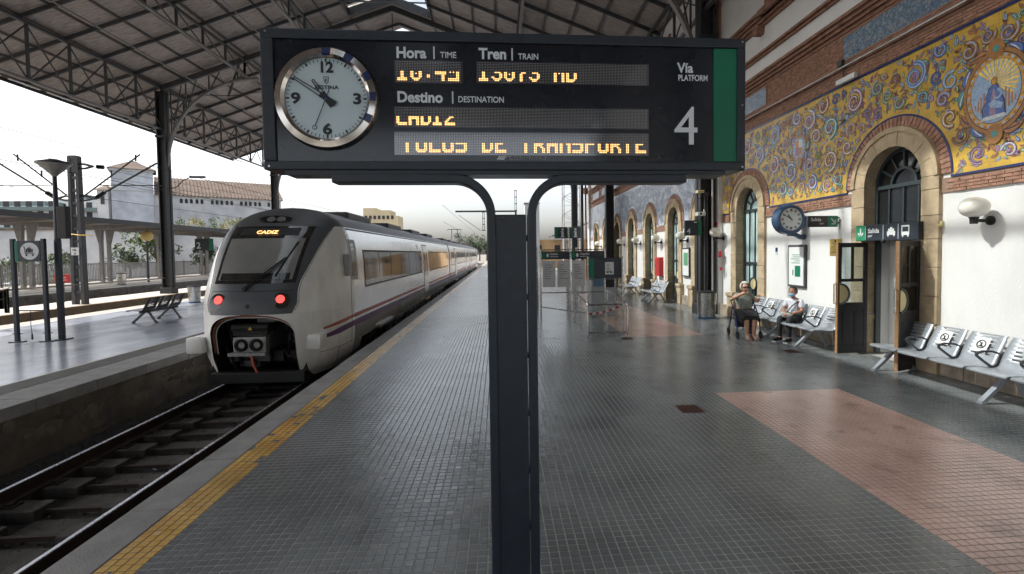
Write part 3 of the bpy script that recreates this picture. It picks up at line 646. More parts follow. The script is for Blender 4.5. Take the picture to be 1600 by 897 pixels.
def painter(seed, y0, y1, z0, z1, clear, x, parent, pal, mat, dens=1.0, keep=None, name='scrollwork'):
    rnd = random.Random(seed); mb = MB(BO); mb.c = []
    def ok(y, z, r_):
        if not (y0+r_ < y < y1-r_ and z0+r_ < z < z1-r_): return False
        if keep and any((y-a)**2/(ra+r_)**2 + (z-c)**2/(rb+r_)**2 < 1 for a, c, ra, rb in keep): return False
        for yc, hw in OPN:
            R_ = hw+clear+r_
            if abs(y-yc) < R_ and (z < SPR or math.hypot(y-yc, z-SPR) < R_): return False
        return True
    def poly(pts, c, lay):
        mb.add([(x-.0012*lay-.0002, p[0], p[1]) for p in pts], [tuple(range(len(pts)))]); mb.c.append((*pal[c], 1))
    def strip(pts, ws, c, lay):
        n = len(pts); vv = []; k0 = len(mb.f)
        for i in range(n):
            a, b_ = pts[max(i-1, 0)], pts[min(i+1, n-1)]; dx, dz = b_[0]-a[0], b_[1]-a[1]; L = math.hypot(dx, dz) or 1
            nx, nz_ = -dz/L*ws[i], dx/L*ws[i]; vv += [(x-.0012*lay-.0002, pts[i][0]+nx, pts[i][1]+nz_), (x-.0012*lay-.0002, pts[i][0]-nx, pts[i][1]-nz_)]
        mb.add(vv, [(2*i, 2*i+1, 2*i+3, 2*i+2) for i in range(n-1)]); mb.c += [(*pal[c], 1)]*(n-1)
    def curl(y, z, r_, a, turns, c, c2, hand=1, w=.2):
        n = 26; pts = []; 
        for i in range(n):
            t_ = i/(n-1); rr = r_*(1-t_*.84); an = a + hand*turns*2*math.pi*t_; pts.append((y+rr*math.cos(an), z+rr*math.sin(an)))
        ws = [r_*w*(1-.6*i/(n-1))+.004 for i in range(n)]
        strip(pts, [q+.007 for q in ws], 'dark', lay_c[0]); strip(pts, ws, c, lay_c[0]+1); strip([(p[0]+.006, p[1]+.008) for p in pts], [q*.35 for q in ws], c2, lay_c[0]+2)
        return pts
    def leaf(y, z, L, a, c, bend=0.4, lay=3, outline=True):
        pts = []; n = 7; prof = [0, .42, .62, .55, .4, .2, 0]
        def P(t_, s_): an = a+bend*t_; return (y+L*t_*math.cos(a+bend*t_*.5)-s_*L*.36*math.sin(an), z+L*t_*math.sin(a+bend*t_*.5)+s_*L*.36*math.cos(an))
        up_ = [P(i/(n-1), prof[i]) for i in range(n)]; dn = [P(i/(n-1), -prof[i]) for i in range(n-2, 0, -1)]
        if outline:
            cy, cz = P(.45, 0); poly([(cy+(p[0]-cy)*1.15, cz+(p[1]-cz)*1.17) for p in up_+dn], 'dark', lay)
        poly(up_+dn, c, lay+1)
        m_ = [P(i/(n-1), 0) for i in range(1, n-1)]; strip(m_, [L*.03]*len(m_), 'pale' if c in ('blue', 'teal', 'green') else 'dark', lay+2)
    def disc(y, z, r_, c, lay, n=12, rz_=None): poly([(y+r_*math.cos(2*math.pi*k/n), z+(rz_ or r_)*math.sin(2*math.pi*k/n)) for k in range(n)], c, lay)
    lay_c = [4]; circ_d = []
    names = [k for k in pal if k not in ('dark', 'pale', 'yellow', 'ochre')] + ['brown', 'rust', 'green', 'lilac']
    circ = []; spir = []
    for row, (zc, amp, rr, step) in enumerate(((4.98, .17, .30, .74), (4.22, .14, .30, .74), (3.62, .06, .22, .60))):
        n = int((y1-y0)/step); prevp = None
        for i in range(n):
            yy = y0+(i+.5)*step; zz = zc+amp*(1 if i % 2 else -1)
            if ok(yy, zz, rr*1.06):
                spir.append((yy, zz, rr, 1 if i % 2 else -1, row)); circ_d.append((yy, zz, rr*1.05))
                if prevp:
                    m_ = [(prevp[0]+(yy-prevp[0])*t_, prevp[1]+(zz-prevp[1])*t_ + (.20 if i % 2 else -.20)*math.sin(math.pi*t_)) for t_ in [k/10 for k in range(11)]]
                    strip(m_, [.030]*11, 'dark', 3); strip(m_, [.022]*11, 'sky' if row != 1 else 'teal', 4)
                prevp = (yy, zz)
            else: prevp = None
    for (yy, zz, rr, h, row) in spir:
        c = ('blue', 'purple', 'teal', 'lilac', 'brown', 'sky')[(int(yy*1.35)+row*2) % 6] if dens > 0 else 'blue'; lay_c[0] = 6; a = 1.57*h
        for k in range(9):
            an = a+h*k*.62; leaf(yy+rr*.80*math.cos(an), zz+rr*.80*math.sin(an), rr*(.46 if k % 2 else .36), an+h*.9, ('green', 'teal', 'brown', c)[k % 4], h*.9, 3)
        curl(yy, zz, rr*.78, a, 1.55, c, 'pale' if c not in ('sky',) else 'blue', h, .17)
        if (int(yy*2)+row) % 2:
            for k in range(6): leaf(yy, zz, rr*.34, a+k*1.047, 'rust' if k % 2 else 'purple', .3, 10)
            disc(yy, zz, rr*.10, 'ochre', 14)
        else:
            for k in range(12): disc(yy+rr*.20*math.cos(k*2.4)*(k/12)**.5, zz+rr*.24*math.sin(k*2.4)*(k/12)**.5-.01, rr*.085, 'purple' if k % 3 else 'lilac', 10+k % 2, 8)
    for q in range(int(7000*dens)):
        r_ = rnd.choice((.25, .21, .17, .14)) if q < 2200*dens else rnd.choice((.13, .11, .09, .07)); y, z = rnd.uniform(y0, y1), rnd.uniform(z0, z1)
        if not ok(y, z, r_*1.02): continue
        if any(math.hypot(y-a, z-c) < (r_+r2)*.93 for a, c, r2 in circ+circ_d): continue
        circ.append((y, z, r_))
    for (y, z, r_) in circ:
        lay_c[0] = rnd.randrange(4, 9); c = rnd.choice(names); c2 = rnd.choice(('pale', 'sky', 'dark')) if c in pal else 'dark'; h = rnd.choice((-1, 1)); a = rnd.uniform(0, 6.28)
        if r_ > .11:
            curl(y, z, r_*.86, a, rnd.uniform(1.1, 1.6), c, c2, h, rnd.uniform(.13, .2))
            k = rnd.randrange(3)
            if k == 0:
                for i in range(6): leaf(y, z, r_*.42, a+i*1.05, rnd.choice(('purple', 'lilac', 'rust') if 'lilac' in pal else names), .3, lay_c[0]+3)
                disc(y, z, r_*.12, rnd.choice(names), lay_c[0]+7)
            elif k == 1:
                for i in range(9): disc(y+rnd.uniform(-.3, .3)*r_, z+rnd.uniform(-.32, .3)*r_, r_*.11, rnd.choice(('purple', 'lilac', 'blue') if 'lilac' in pal else names), lay_c[0]+4+i % 2, 8)
            for i in range(4): 
                an = a+i*1.57+rnd.uniform(-.4, .4); leaf(y+r_*.8*math.cos(an), z+r_*.8*math.sin(an), r_*rnd.uniform(.4, .62), an+h*rnd.uniform(.9, 1.5), rnd.choice(names), h*.8, lay_c[0]-2)
        else:
            k = rnd.randrange(3)
            if k == 0: curl(y, z, r_*.85, a, 1.2, c, c2, h, .24)
            elif k == 1:
                for i in range(3): leaf(y-.5*r_*math.cos(a), z-.5*r_*math.sin(a), r_*1.5, a+(i-1)*.75, rnd.choice(names), .4*(i-1), 3)
            else: leaf(y-.8*r_*math.cos(a), z-.8*r_*math.sin(a), r_*1.9, a, c, rnd.uniform(-1.2, 1.2), 3)
    for q in range(int(1500*dens)):                           # small fillers
        y, z = rnd.uniform(y0, y1), rnd.uniform(z0, z1)
        if ok(y, z, .05): leaf(y, z, rnd.uniform(.07, .14), rnd.uniform(0, 6.28), rnd.choice(names), rnd.uniform(-1, 1), rnd.choice((1, 2)))
    return mb, poly, strip, disc, leaf, curl, lay_c
med = (6.82, 4.42, .42, .52)
med2 = (11.6, 4.6, .24, .30)
mb, poly, strip, disc, leaf, curl, lay_c = painter(5, FR0, FR1, MOS0+.06, MOS1-.06, .58, WALLX-.027, fz, PAL, vm, 1.6, [(med[0], med[1], .50, .62), (med2[0], med2[1], .27, .34)])
# oval medallion with a robed figure on a pale sky, and a quartered shield further along
for (cy, cz, ra, rb), big in ((med, True), (med2, False)):
    disc(cy, cz, ra*1.22, 'dark', 12, 40, rb*1.2); disc(cy, cz, ra*1.2, 'brown', 13, 40, rb*1.18); disc(cy, cz, ra*1.08, 'dark', 14, 40, rb*1.07); disc(cy, cz, ra*1.05, 'ochre', 15, 40, rb*1.04)
    for k in range(46):
        a = 2*math.pi*k/46; disc(cy+ra*.99*math.cos(a), cz+rb*.99*math.sin(a), .022, 'brown' if k % 2 else 'sky', 16, 8)
    disc(cy, cz, ra*.90, 'dark', 17, 40, rb*.90); disc(cy, cz, ra*.88, 'sky', 18, 40, rb*.88)
    for k in range(6):
        a = 2*math.pi*k/6+.3; leaf(cy+ra*1.15*math.cos(a), cz+rb*1.15*math.sin(a), .3, a+1.1, ('blue', 'teal', 'brown')[k % 3], .9, 9); leaf(cy+ra*1.15*math.cos(a), cz+rb*1.15*math.sin(a), .3, a-1.1, ('teal', 'rust', 'blue')[k % 3], -.9, 9)
    for zz in (rb*1.2, -rb*1.2):
        disc(cy, cz+zz, .13, 'brown', 19, 14, .15); disc(cy, cz+zz, .05, 'teal', 20)
    if big:
        for k in range(15):
            a = R(40+k*12.5); poly([(cy, cz+.1), (cy+.34*math.cos(a), cz+.12+.34*math.sin(a)), (cy+.34*math.cos(a+.14), cz+.12+.34*math.sin(a+.14))], 'yellow', 19)
        for k in range(4):
            for sg_ in (-1, 1): yy = cy+sg_*(.16+k*.045); zt = cz+.02-k*.05; poly([(yy-.012, cz-.30+k*.03), (yy+.012, cz-.30+k*.03), (yy+.012, zt), (yy-.012, zt)], 'rust', 20)
        poly([(cy-.17, cz-.36), (cy+.18, cz-.36), (cy+.20, cz-.22), (cy+.13, cz-.12), (cy+.10, cz+.06), (cy+.03, cz+.12), (cy-.05, cz+.10), (cy-.09, cz-.02), (cy-.15, cz-.16)], 'dark', 21)
        poly([(cy-.15, cz-.35), (cy+.16, cz-.35), (cy+.18, cz-.22), (cy+.11, cz-.12), (cy+.085, cz+.05), (cy+.03, cz+.105), (cy-.04, cz+.085), (cy-.075, cz-.02), (cy-.13, cz-.16)], 'blue', 22)
        poly([(cy-.02, cz-.34), (cy+.08, cz-.33), (cy+.05, cz-.10), (cy+.02, cz+.06), (cy-.02, cz-.04)], 'lilac', 23)
        poly([(cy-.13, cz-.20), (cy+.0, cz-.12), (cy+.09, cz-.16), (cy+.06, cz-.22), (cy-.10, cz-.27)], 'sky', 24)
        strip([(cy-.05, cz+.03), (cy-.11, cz-.06), (cy-.05, cz-.11), (cy+.01, cz-.09)], [.022, .02, .017, .014], 'sky', 25); strip([(cy+.08, cz+.02), (cy+.13, cz-.07), (cy+.10, cz-.14)], [.022, .02, .015], 'blue', 25)
        disc(cy+.01, cz+.155, .05, 'brown', 23, 12, .062); disc(cy+.005, cz+.148, .036, 'ochre', 24, 12, .046); poly([(cy-.2, cz-.40), (cy+.22, cz-.40), (cy+.16, cz-.345), (cy-.15, cz-.345)], 'pale', 24)
    else:
        for i, c in ((0, 'rust'), (1, 'pale'), (2, 'purple'), (3, 'rust')):
            yy, zz = cy+(-.14 if i % 2 else 0), cz+(-.18 if i > 1 else 0); poly([(yy, zz), (yy+.14, zz), (yy+.14, zz+.18), (yy, zz+.18)], c, 20)
stuff(mb.build('scrollwork', vm, fz))
def joints(m):
    t = m.node_tree; p = t.nodes['Principled BSDF']; src = p.inputs['Base Color'].links[0].from_socket; g = t.nodes.new('ShaderNodeNewGeometry'); sp = t.nodes.new('ShaderNodeSeparateXYZ'); lk(t, g.outputs['Position'], sp.inputs[0])
    ln = [mth(t, 'LESS_THAN', mth(t, 'FRACT', mth(t, 'DIVIDE', sp.outputs[i], .20)), .028) for i in (1, 2)]; f = mth(t, 'MULTIPLY', mth(t, 'MINIMUM', mth(t, 'ADD', ln[0], ln[1]), 1.0), .45)
    lk(t, mixc(t, f, src, (.16, .13, .10)), p.inputs['Base Color'])
joints(vm); joints(yb)
jl = MB(BO)                                                # fine joints of the square glazed tiles
blue_pal = dict(blue=(.22, .29, .48), sky=(.33, .40, .52), teal=(.24, .31, .42), purple=(.26, .27, .40), brown=(.20, .24, .38), green=(.30, .36, .45), dark=(.12, .15, .28), pale=(.56, .60, .64), ochre=(.4, .42, .5), lilac=(.36, .39, .5), rust=(.28, .31, .42), yellow=(.6, .6, .6))
fb = col_panel(WALLX-.026, 16.4, BY1-.5, MOS0+.02, MOS1-.02, .54, .02, 'blue_frieze', frieze_mat('blue_frieze_tile', [(.26, .32, .46), (.46, .51, .58), (.58, .60, .62)], 1.2))
mb2 = painter(9, 16.4, 33.0, MOS0+.06, MOS1-.06, .58, WALLX-.027, fb, blue_pal, vm, 1.5)[0]
stuff(mb2.build('scrollwork', vm, fb))
b = MB(BO); b.bbox(WALLX-.16, WALLX, 15.78, 16.38, 0, 7.0, .02); b.build('pilaster', M['plaster'], bld)
b = MB(BO); b.bbox(WALLX-.2, WALLX+.4, BY1-.45, BY1+.05, 0, 13.2, .02); b.build('corner_pilaster', M['plaster'], bld)
for z in (6.8, 8.6): b = MB(BO); b.bbox(WALLX-.5, WALLX, BY1-.1, BY1+.25, z, z+.5, .06); b.build('corner_corbel', M['brickmould'], bld)
# ------------------------------------------------------------------ arched windows
def arch_window(yc, hw, mat, dark=False, z0=.02, name='window'):
    xg = WALLX+.22
    b = MB(BO); fr = .06
    def arc(r0, r1, xa, xb, zc=SPR):
        rb = ring_stone(yc, r0, r1, 0, math.pi, xa, xb, 24); o_ = len(b.v); b.v += rb.v; b.f += [tuple(i+o_ for i in f) for f in rb.f]; b.m += rb.m
    arc(hw-.07, hw, xg-.05, xg+.05); arc(hw*.42-.025, hw*.42+.025, xg-.04, xg+.04)
    for s_ in (-1, 1): b.box(xg-.05, xg+.05, *sorted((yc+s_*(hw-.07), yc+s_*hw)), z0, SPR)
    zr = [SPR-.03] + ([1.72, 1.02] if not dark else [2.32])
    for z in zr: b.box(xg-.05, xg+.05, yc-hw+.07, yc+hw-.07, z-.035, z+.035)
    zb = .98 if not dark else 2.3
    for k in range(1, 4): b.box(xg-.035, xg+.035, yc-hw+hw*k/2-.018, yc-hw+hw*k/2+.018, zb, SPR-.03)
    for a in (R(30), R(60), R(90), R(120), R(150)): 
        b.bar((xg, yc-hw*.43*math.cos(a), SPR+hw*.43*math.sin(a)), (xg, yc-(hw-.05)*math.cos(a), SPR+(hw-.05)*math.sin(a)), .034, .07, upv=(1, 0, 0))
    if not dark:
        b.box(xg-.05, xg+.05, yc-hw+.07, yc+hw-.07, z0, .30); b.box(xg-.02, xg+.03, yc-hw+.07, yc+hw-.07, .28, 1.0); b.box(xg-.055, xg+.05, yc-.05, yc+.05, z0, 1.72)
        for s_ in (-.5, .5): b.bbox(xg-.045, xg, yc+s_*hw-.2, yc+s_*hw+.2, .36, .92, .012)
    w = b.build(name, M['winframe'], bld)
    for k in range(4):                                   # panes
        p = MB(BO); ya = yc-hw+.07 if k == 0 else yc-hw+hw*k/2+.018; yb_ = yc+hw-.07 if k == 3 else yc-hw+hw*(k+1)/2-.018
        for za, zb2 in (((1.76, SPR-.07), (1.06, 1.68)) if not dark else ((2.36, SPR-.07),)): p.box(xg-.004, xg+.004, ya, yb_, za, zb2)
        p.build('pane', mat, w)
    p = MB(BO); n = 24
    p.add([(xg+.003, yc, SPR)] + [(xg+.003, yc-(hw-.06)*math.cos(math.pi*k/n), SPR+(hw-.06)*math.sin(math.pi*k/n)) for k in range(n+1)], [(0, k+1, k+2) for k in range(n)]); p.build('fanlight_pane', mat, w)
    return w
for i, (yc, hw) in enumerate(OPN[:9]):
    w = arch_window(yc, hw, M['darkglass'] if i == 0 else M['frost'], i == 0)
    if 0 < i < 6:
        b = MB(BO); xg = WALLX+.16
        b.lathe([(0, -.012), (.17, -.012), (.17, .01), (.0, .01)], (xg, yc, 1.12), 24, 'X', 0); o_ = b.build('oval_plate', M['cream'], w)
        b = MB(BO); b.tube([(xg-.015, yc+.18*math.cos(a), 1.12+.18*math.sin(a)) for a in [k*.3142 for k in range(20)]], .02, 6, closed=True); b.build('plate_rim', M['winframe'], w)
# ------------------------------------------------------------------ open doorway with two leaves swung out
yc, hw = OPN[0]
b = MB(BO); b.box(WALLX+.5, WALLX+3.2, yc+hw, yc+hw+.1, 0, 3); b.box(WALLX+.5, WALLX+.6, yc+.12, yc+hw, 0, 2.3); b.build('vestibule_wall', M['plaster'], bld)
def leaf_door(yj, s_, lab):
    d = thing('door_leaf', lab, 'door', (WALLX-.08 if s_ < 0 else WALLX-.01, yj, 0), 0 if s_ > 0 else R(21)); Wd = .62; H_ = 2.24
    b = MB(); x0, x1 = -Wd, 0; t_ = .025
    for (a, c, z0, z1) in ((x0, x0+.07, .02, H_), (x1-.07, x1, .02, H_), (x0+.07, x1-.07, .02, .18), (x0+.07, x1-.07, .92, 1.04), (x0+.07, x1-.07, H_-.09, H_), (x0+.07, x1-.07, 1.46, 1.52)): b.bbox(a, c, -t_, t_, z0, z1, .006)
    b.box(x0+.07, x1-.07, -.012, .012, .18, .92)
    for k in range(2): b.bbox(x0+.10+k*.25, x0+.30+k*.25, -.02, .02, .24, .86, .012)
    b.box((x0+x1)/2-.018, (x0+x1)/2+.018, -.02, .02, 1.52, H_-.09)
    b.build('frame', M['iron_dark'], d)
    for (a, c, z0, z1) in ((x0+.07, (x0+x1)/2-.018, 1.52, H_-.09), ((x0+x1)/2+.018, x1-.07, 1.52, H_-.09), (x0+.07, x1-.07, 1.04, 1.46)):
        p = MB(); p.box(a, c, -.003, .003, z0, z1); p.build('pane', M['pane'], d)
    e = MB(); e.box(x0-.022, x0-.001, -t_-.004, t_+.004, .02, H_); e.build('wooden_edge', M['wood_edge'], d)
    h = MB(); h.lathe([(.0, -.035), (.19, -.035), (.19, .035), (0, .035)], (x0+.02, 0, 1.22), 20, 'Y', a0=-math.pi/2, a1=math.pi/2); h.build('half_round_plate', M['cream'], d)
    h = MB(); h.tube([(x0+.02+.20*math.cos(a), s_*.04, 1.22+.20*math.sin(a)) for a in [-1.57+k*.224 for k in range(15)]], .022, 6); h.tube([(x0+.02+.20*math.cos(a), -s_*.04, 1.22+.20*math.sin(a)) for a in [-1.57+k*.224 for k in range(15)]], .022, 6); h.build('plate_rim', M['iron'], d)
    h = MB(); h.tube([(x0-.02, 0, 1.02), (x0-.075, 0, 1.02), (x0-.075, 0, 1.42), (x0-.02, 0, 1.42)], .013, 8); h.build('pull_handle', M['wood_edge'] if s_ > 0 else M['steel'], d)
leaf_door(yc+hw-.035, 1, 'open dark door leaf on the far side of the exit, glazed top')
leaf_door(yc-hw+.02, -1, 'open dark door leaf on the near side of the exit, behind the bench')
# exit sign over the doorway
def icon_taxi(b, y, x, z, s_):
    for (a, c, z0, z1) in ((-.5, .5, -.30, .05), (-.36, .36, .05, .30), (-.14, .14, .30, .44), (-.46, -.28, -.44, -.30), (.28, .46, -.44, -.30)): b.box(x-.002, x, y+a*s_, y+c*s_, z+z0*s_, z+z1*s_)
def icon_bus(b, y, x, z, s_):
    for (a, c, z0, z1) in ((-.42, .42, -.36, -.05), (-.42, .42, .38, .52), (-.42, -.34, -.05, .38), (.34, .42, -.05, .38), (-.36, -.2, -.5, -.36), (.2, .36, -.5, -.36)): b.box(x-.002, x, y+a*s_, y+c*s_, z+z0*s_, z+z1*s_)
sx_ = WALLX-.18
t = thing('exit_sign', 'long Salida sign with down arrow, taxi and bus symbols above the doorway', 'sign', (sx_, yc, 2.27))
OY = (sx_, yc, 2.27)
b = MB(OY); b.bbox(sx_, sx_+.10, yc-.74, yc+.74, 2.27, 2.58, .008); b.build('panel', M['charcoal'], t)
b = MB(OY); b.box(sx_-.004, sx_, yc+.48, yc+.73, 2.28, 2.57); b.build('green_field', pm('bright_green', (.02, .30, .14), .4), t)
b = MB(OY); b.box(sx_-.007, sx_-.005, yc+.59, yc+.625, 2.34, 2.52); b.prism([(yc+.53, 2.42), (yc+.55, 2.44), (yc+.607, 2.385), (yc+.665, 2.44), (yc+.685, 2.42), (yc+.607, 2.33)], 'X', sx_-.007, sx_-.005); b.build('arrow', M['white_print'], t)
b = MB(OY); icon_taxi(b, yc-.16, sx_-.003, 2.425, .19); b.build('taxi_symbol', M['white_print'], t)
b = MB(OY); icon_bus(b, yc-.48, sx_-.003, 2.425, .20); b.build('bus_symbol', M['white_print'], t)
b = MB(OY)
for yy in (yc+.03, yc-.32, yc+.478): b.box(sx_-.004, sx_-.001, yy-.004, yy+.004, 2.29, 2.56)
b.build('divider', M['lettering'], t)
WR = (R(90), 0, R(-90))
text('lettering', 'Salida', M['white_print'], t, (-.004, .41, .15), .125, WR, .012)
text('small_lettering', 'EXIT', M['white_print'], t, (-.004, .41, .07), .055, WR, .01)
b = MB(OY); b.lathe([(0, -.05), (.03, -.045), (.045, 0), (.03, .03), (0, .03)], (sx_+.02, yc+.05, 2.26), 12); b.build('sensor', M['black'], t)
# hanging exit sign beside the clock
hy = 10.2; SHX = .30
t = thing('exit_sign', 'smaller Salida sign with diagonal arrow beside the round clock', 'sign', (WALLX-.38, hy, 2.60))
OY = (WALLX-.38, hy, 2.60)
b = MB(OY); b.bbox(WALLX-.74, WALLX-.06, hy-.04, hy+.04, 2.60, 2.84, .008); b.build('panel', M['charcoal'], t)
b = MB(OY); b.box(WALLX-.29, WALLX-.062, hy-.044, hy-.04, 2.605, 2.835); b.build('green_field', M['green'], t)
b = MB(OY); b.bar((WALLX-.22, hy-.046, 2.78), (WALLX-.12, hy-.046, 2.67), .022, .003, upv=(0, 1, 0)); b.bar((WALLX-.12, hy-.046, 2.66), (WALLX-.12, hy-.046, 2.76), .022, .003, upv=(0, 1, 0)); b.bar((WALLX-.11, hy-.046, 2.665), (WALLX-.21, hy-.046, 2.665), .022, .003, upv=(0, 1, 0)); b.build('arrow', M['white_print'], t)
text('lettering', 'Salida', M['white_print'], t, (-.30, -.043, .125), .105, (R(90), 0, 0), .012); text('small_lettering', 'EXIT', M['white_print'], t, (-.10, -.043, .055), .045, (R(90), 0, 0), .01)
b = MB(OY); b.tube([(WALLX-.06, hy, 2.80), (WALLX, hy, 2.80)], .015, 8); b.tube([(WALLX-.06, hy, 2.66), (WALLX, hy, 2.70)], .015, 8); b.build('bracket', M['iron_dark'], t)
# ------------------------------------------------------------------ round wall clock (double-faced on a bracket)
def dial_marks(parent, c, r_, nrm_y, roman=True):
    pass
ck = thing('wall_clock', 'round blue wall clock with roman numerals above the poster', 'clock', (WALLX-.42, 11.42, 2.845))
OY = (WALLX-.42, 11.42, 2.845); cy_ = 11.42; cx_ = WALLX-.42; cz_ = 2.845
b = MB(OY); b.lathe([(.27, -.13), (.33, -.14), (.36, -.11), (.36, .11), (.33, .14), (.27, .13)], (cx_, cy_, cz_), 40, 'Y'); b.build('case', pm('clock_blue', (.035, .08, .16), .35), ck, True)
b = MB(OY); b.lathe([(0, -.125), (.29, -.125)], (cx_, cy_, cz_), 40, 'Y'); b.lathe([(0, .125), (.29, .125)], (cx_, cy_, cz_), 40, 'Y'); dl = b.build('dial', pm('clock_dial', (.62, .66, .68), .3, 0, .04), ck)
b = MB(OY)
for k in range(12):
    a = R(30*k)
    for o_ in ((-.014, 0, .014) if k % 3 else (-.02, -.006, .008, .022)):
        p0 = (cx_+.185*math.sin(a)+o_*math.cos(a), cy_-.128, cz_+.185*math.cos(a)-o_*math.sin(a)); p1 = (cx_+.245*math.sin(a)+o_*math.cos(a), cy_-.128, cz_+.245*math.cos(a)-o_*math.sin(a)); b.bar(p0, p1, .008, .003, upv=(0, 1, 0))
for k in range(60):
    a = R(6*k); b.bar((cx_+.262*math.sin(a), cy_-.128, cz_+.262*math.cos(a)), (cx_+.275*math.sin(a), cy_-.128, cz_+.275*math.cos(a)), .004, .003, upv=(0, 1, 0))
b.build('numerals', M['black'], dl)
for a, L, w, n_ in ((R(-36), .14, .02, 'hour_hand'), (R(-58), .22, .014, 'minute_hand')):
    b = MB(OY); b.bar((cx_-.04*math.sin(a), cy_-.135, cz_-.04*math.cos(a)), (cx_+L*math.sin(a), cy_-.135, cz_+L*math.cos(a)), w, .004, upv=(0, 1, 0)); b.build(n_, M['black'], ck)
b = MB(OY); b.tube([(WALLX, cy_, cz_-.42), (WALLX-.12, cy_, cz_-.42), (WALLX-.25, cy_, cz_-.36), (cx_, cy_, cz_-.34)], [.07, .06, .05, .06], 10); b.tube([(WALLX, cy_, cz_+.05), (WALLX-.08, cy_, cz_+.05)], .05, 8); b.build('bracket', pm('bracket_blue', (.03, .065, .13), .4), ck, True)
# poster, plaque, small notices
t = thing('framed_poster', 'white poster with green print in a rounded dark frame below the round clock', 'poster', (WALLX, 11.66, 1.18)); OY = (WALLX, 11.66, 1.18)
b = MB(OY); b.bbox(WALLX-.06, WALLX, 11.30, 12.02, 1.18, 2.24, .03); b.build('frame', M['iron'], t)
b = MB(OY); b.box(WALLX-.064, WALLX-.058, 11.36, 11.96, 1.24, 2.18); sh = b.build('sheet', M['white_print'], t)
b = MB(OY)
for k in range(5): b.box(WALLX-.067, WALLX-.065, 11.5, 11.5+random.uniform(.2, .38), 1.98-k*.05, 1.995-k*.05)
b.box(WALLX-.067, WALLX-.065, 11.48, 11.70, 1.45, 1.72); b.box(WALLX-.067, WALLX-.065, 11.76, 11.80, 1.48, 1.62); b.build('print', M['green'], sh)
t = tag(MB().build('plaque', M['brass']) if False else (lambda b: (b.bbox(WALLX-.02, WALLX, 10.10, 10.48, 1.98, 2.34, .006), b.build('plaque', M['brass']))[1])(MB()), 'small brass plaque with engraved lines left of the exit doorway', 'plaque')
b = MB()
for k in range(7): b.box(WALLX-.023, WALLX-.0205, 10.16+.03*(k % 3), 10.42-.03*(k % 3), 2.03+k*.036, 2.042+k*.036)
b.lathe([(0, -.003), (.03, -.003), (.03, 0)], (WALLX-.0205, 10.29, 2.295), 12, 'X'); b.build('engraving', M['iron_dark'], t)
for (y, z, w, h, mt, lab) in ((12.62, 2.12, .05, .06, 'navy', 'tiny blue notice on the white wall right of the tall window'), (12.62, 2.03, .05, .04, 'frost', 'tiny pale notice below the blue one on the white wall')):
    b = MB(); b.box(WALLX-.008, WALLX, y-w, y+w, z-h, z+h); tag(b.build('notice', M[mt]), lab, 'notice')
b = MB(); b.bbox(WALLX-.05, WALLX, 7.66, 7.80, 2.46, 2.56, .01); b.tube([(WALLX-.05, 7.70, 2.5), (WALLX-.11, 7.68, 2.48)], .025, 8); tag(b.build('call_box', M['cream']), 'small cream sensor box on the wall right of the exit arch', 'sensor')
# ------------------------------------------------------------------ globe wall lamps
def wall_lamp(y, z, lab, r_=.19, amber=False):
    t = thing('wall_lamp', lab, 'lamp', (WALLX, y, z), 0, 'globe lamps along the station wall')
    b = MB(); b.lathe([(0, -.001), (.07, -.001), (.07, -.03), (.03, -.05)], (0, 0, 0), 16, 'X'); b.tube([(-.03, 0, 0), (-.26, 0, 0)], .026, 8); b.lathe([(.05, -.05), (.055, .03), (.07, .05), (.0, .05)], (-.28, 0, 0), 16); b.build('bracket', M['black'], t)
    bm = bmesh.new(); bmesh.ops.create_uvsphere(bm, u_segments=28, v_segments=18, radius=r_)
    for v in bm.verts: v.co = (v.co.x-.28, v.co.y, v.co.z*.82+.05+r_*.78)
    b = MB(); b.bm(bm); b.build('globe', M['globe_y' if amber else 'globe'], t, True)
wall_lamp(6.88, 2.52, 'cream globe lamp on the white wall above the near bench')
for y, lab in ((15.72, 'globe lamp on the wall between the litter bin column and the tall window'), (18.82, 'globe lamp left of the hanging platform four sign'), (21.95, 'globe lamp above the red box on the far wall'), (25.25, 'globe lamp beside the dark far column'), (28.55, 'globe lamp just behind the barrier signs'), (31.85, 'small globe lamp second from the building corner'), (35.15, 'smallest globe lamp nearest the building corner')): wall_lamp(y, 2.52, lab, .2)
for (y, z, s_, lab) in ((15.62, 2.0, .10, 'small red fire sign on the wall behind the litter bin'), (15.55, 1.52, .05, 'tiny red alarm button on the wall behind the litter bin'), (15.9, 3.0, .07, 'red fire bell below the tile frieze by the column')):
    b = MB(); b.bbox(WALLX-.20, WALLX-.155, y-s_*.7, y+s_*.7, z-s_, z+s_, .008); tag(b.build('fire_sign', M['red']), lab, 'fire sign')
t = thing('fire_cabinet', 'red cabinet on the far wall between two arched windows', 'cabinet', (WALLX, 22.0, 1.0)); b = MB(); b.bbox(-.2, 0, -.32, .32, 0, .85, .02); b.build('case', M['red'], t); b = MB(); b.box(-.204, -.2, -.26, .26, .06, .79); b.build('door', pm('cabinet_red', (.45, .015, .015), .3), t); b = MB(); b.box(-.215, -.204, .18, .22, .36, .50); b.build('handle', M['steel'], t)
t = thing('framed_poster', 'narrow green and white poster beside the hanging platform four sign', 'poster', (WALLX-.02, 18.85, 1.1)); b = MB(); b.bbox(-.06, 0, -.36, .36, 0, 1.15, .02); b.build('frame', M['iron'], t); b = MB(); b.box(-.064, -.06, -.31, .31, .06, 1.09); sh = b.build('sheet', M['white_print'], t); b = MB(); b.box(-.067, -.065, -.25, .2, .45, .95); b.build('print', pm('poster_green', (.12, .35, .18), .5), sh)
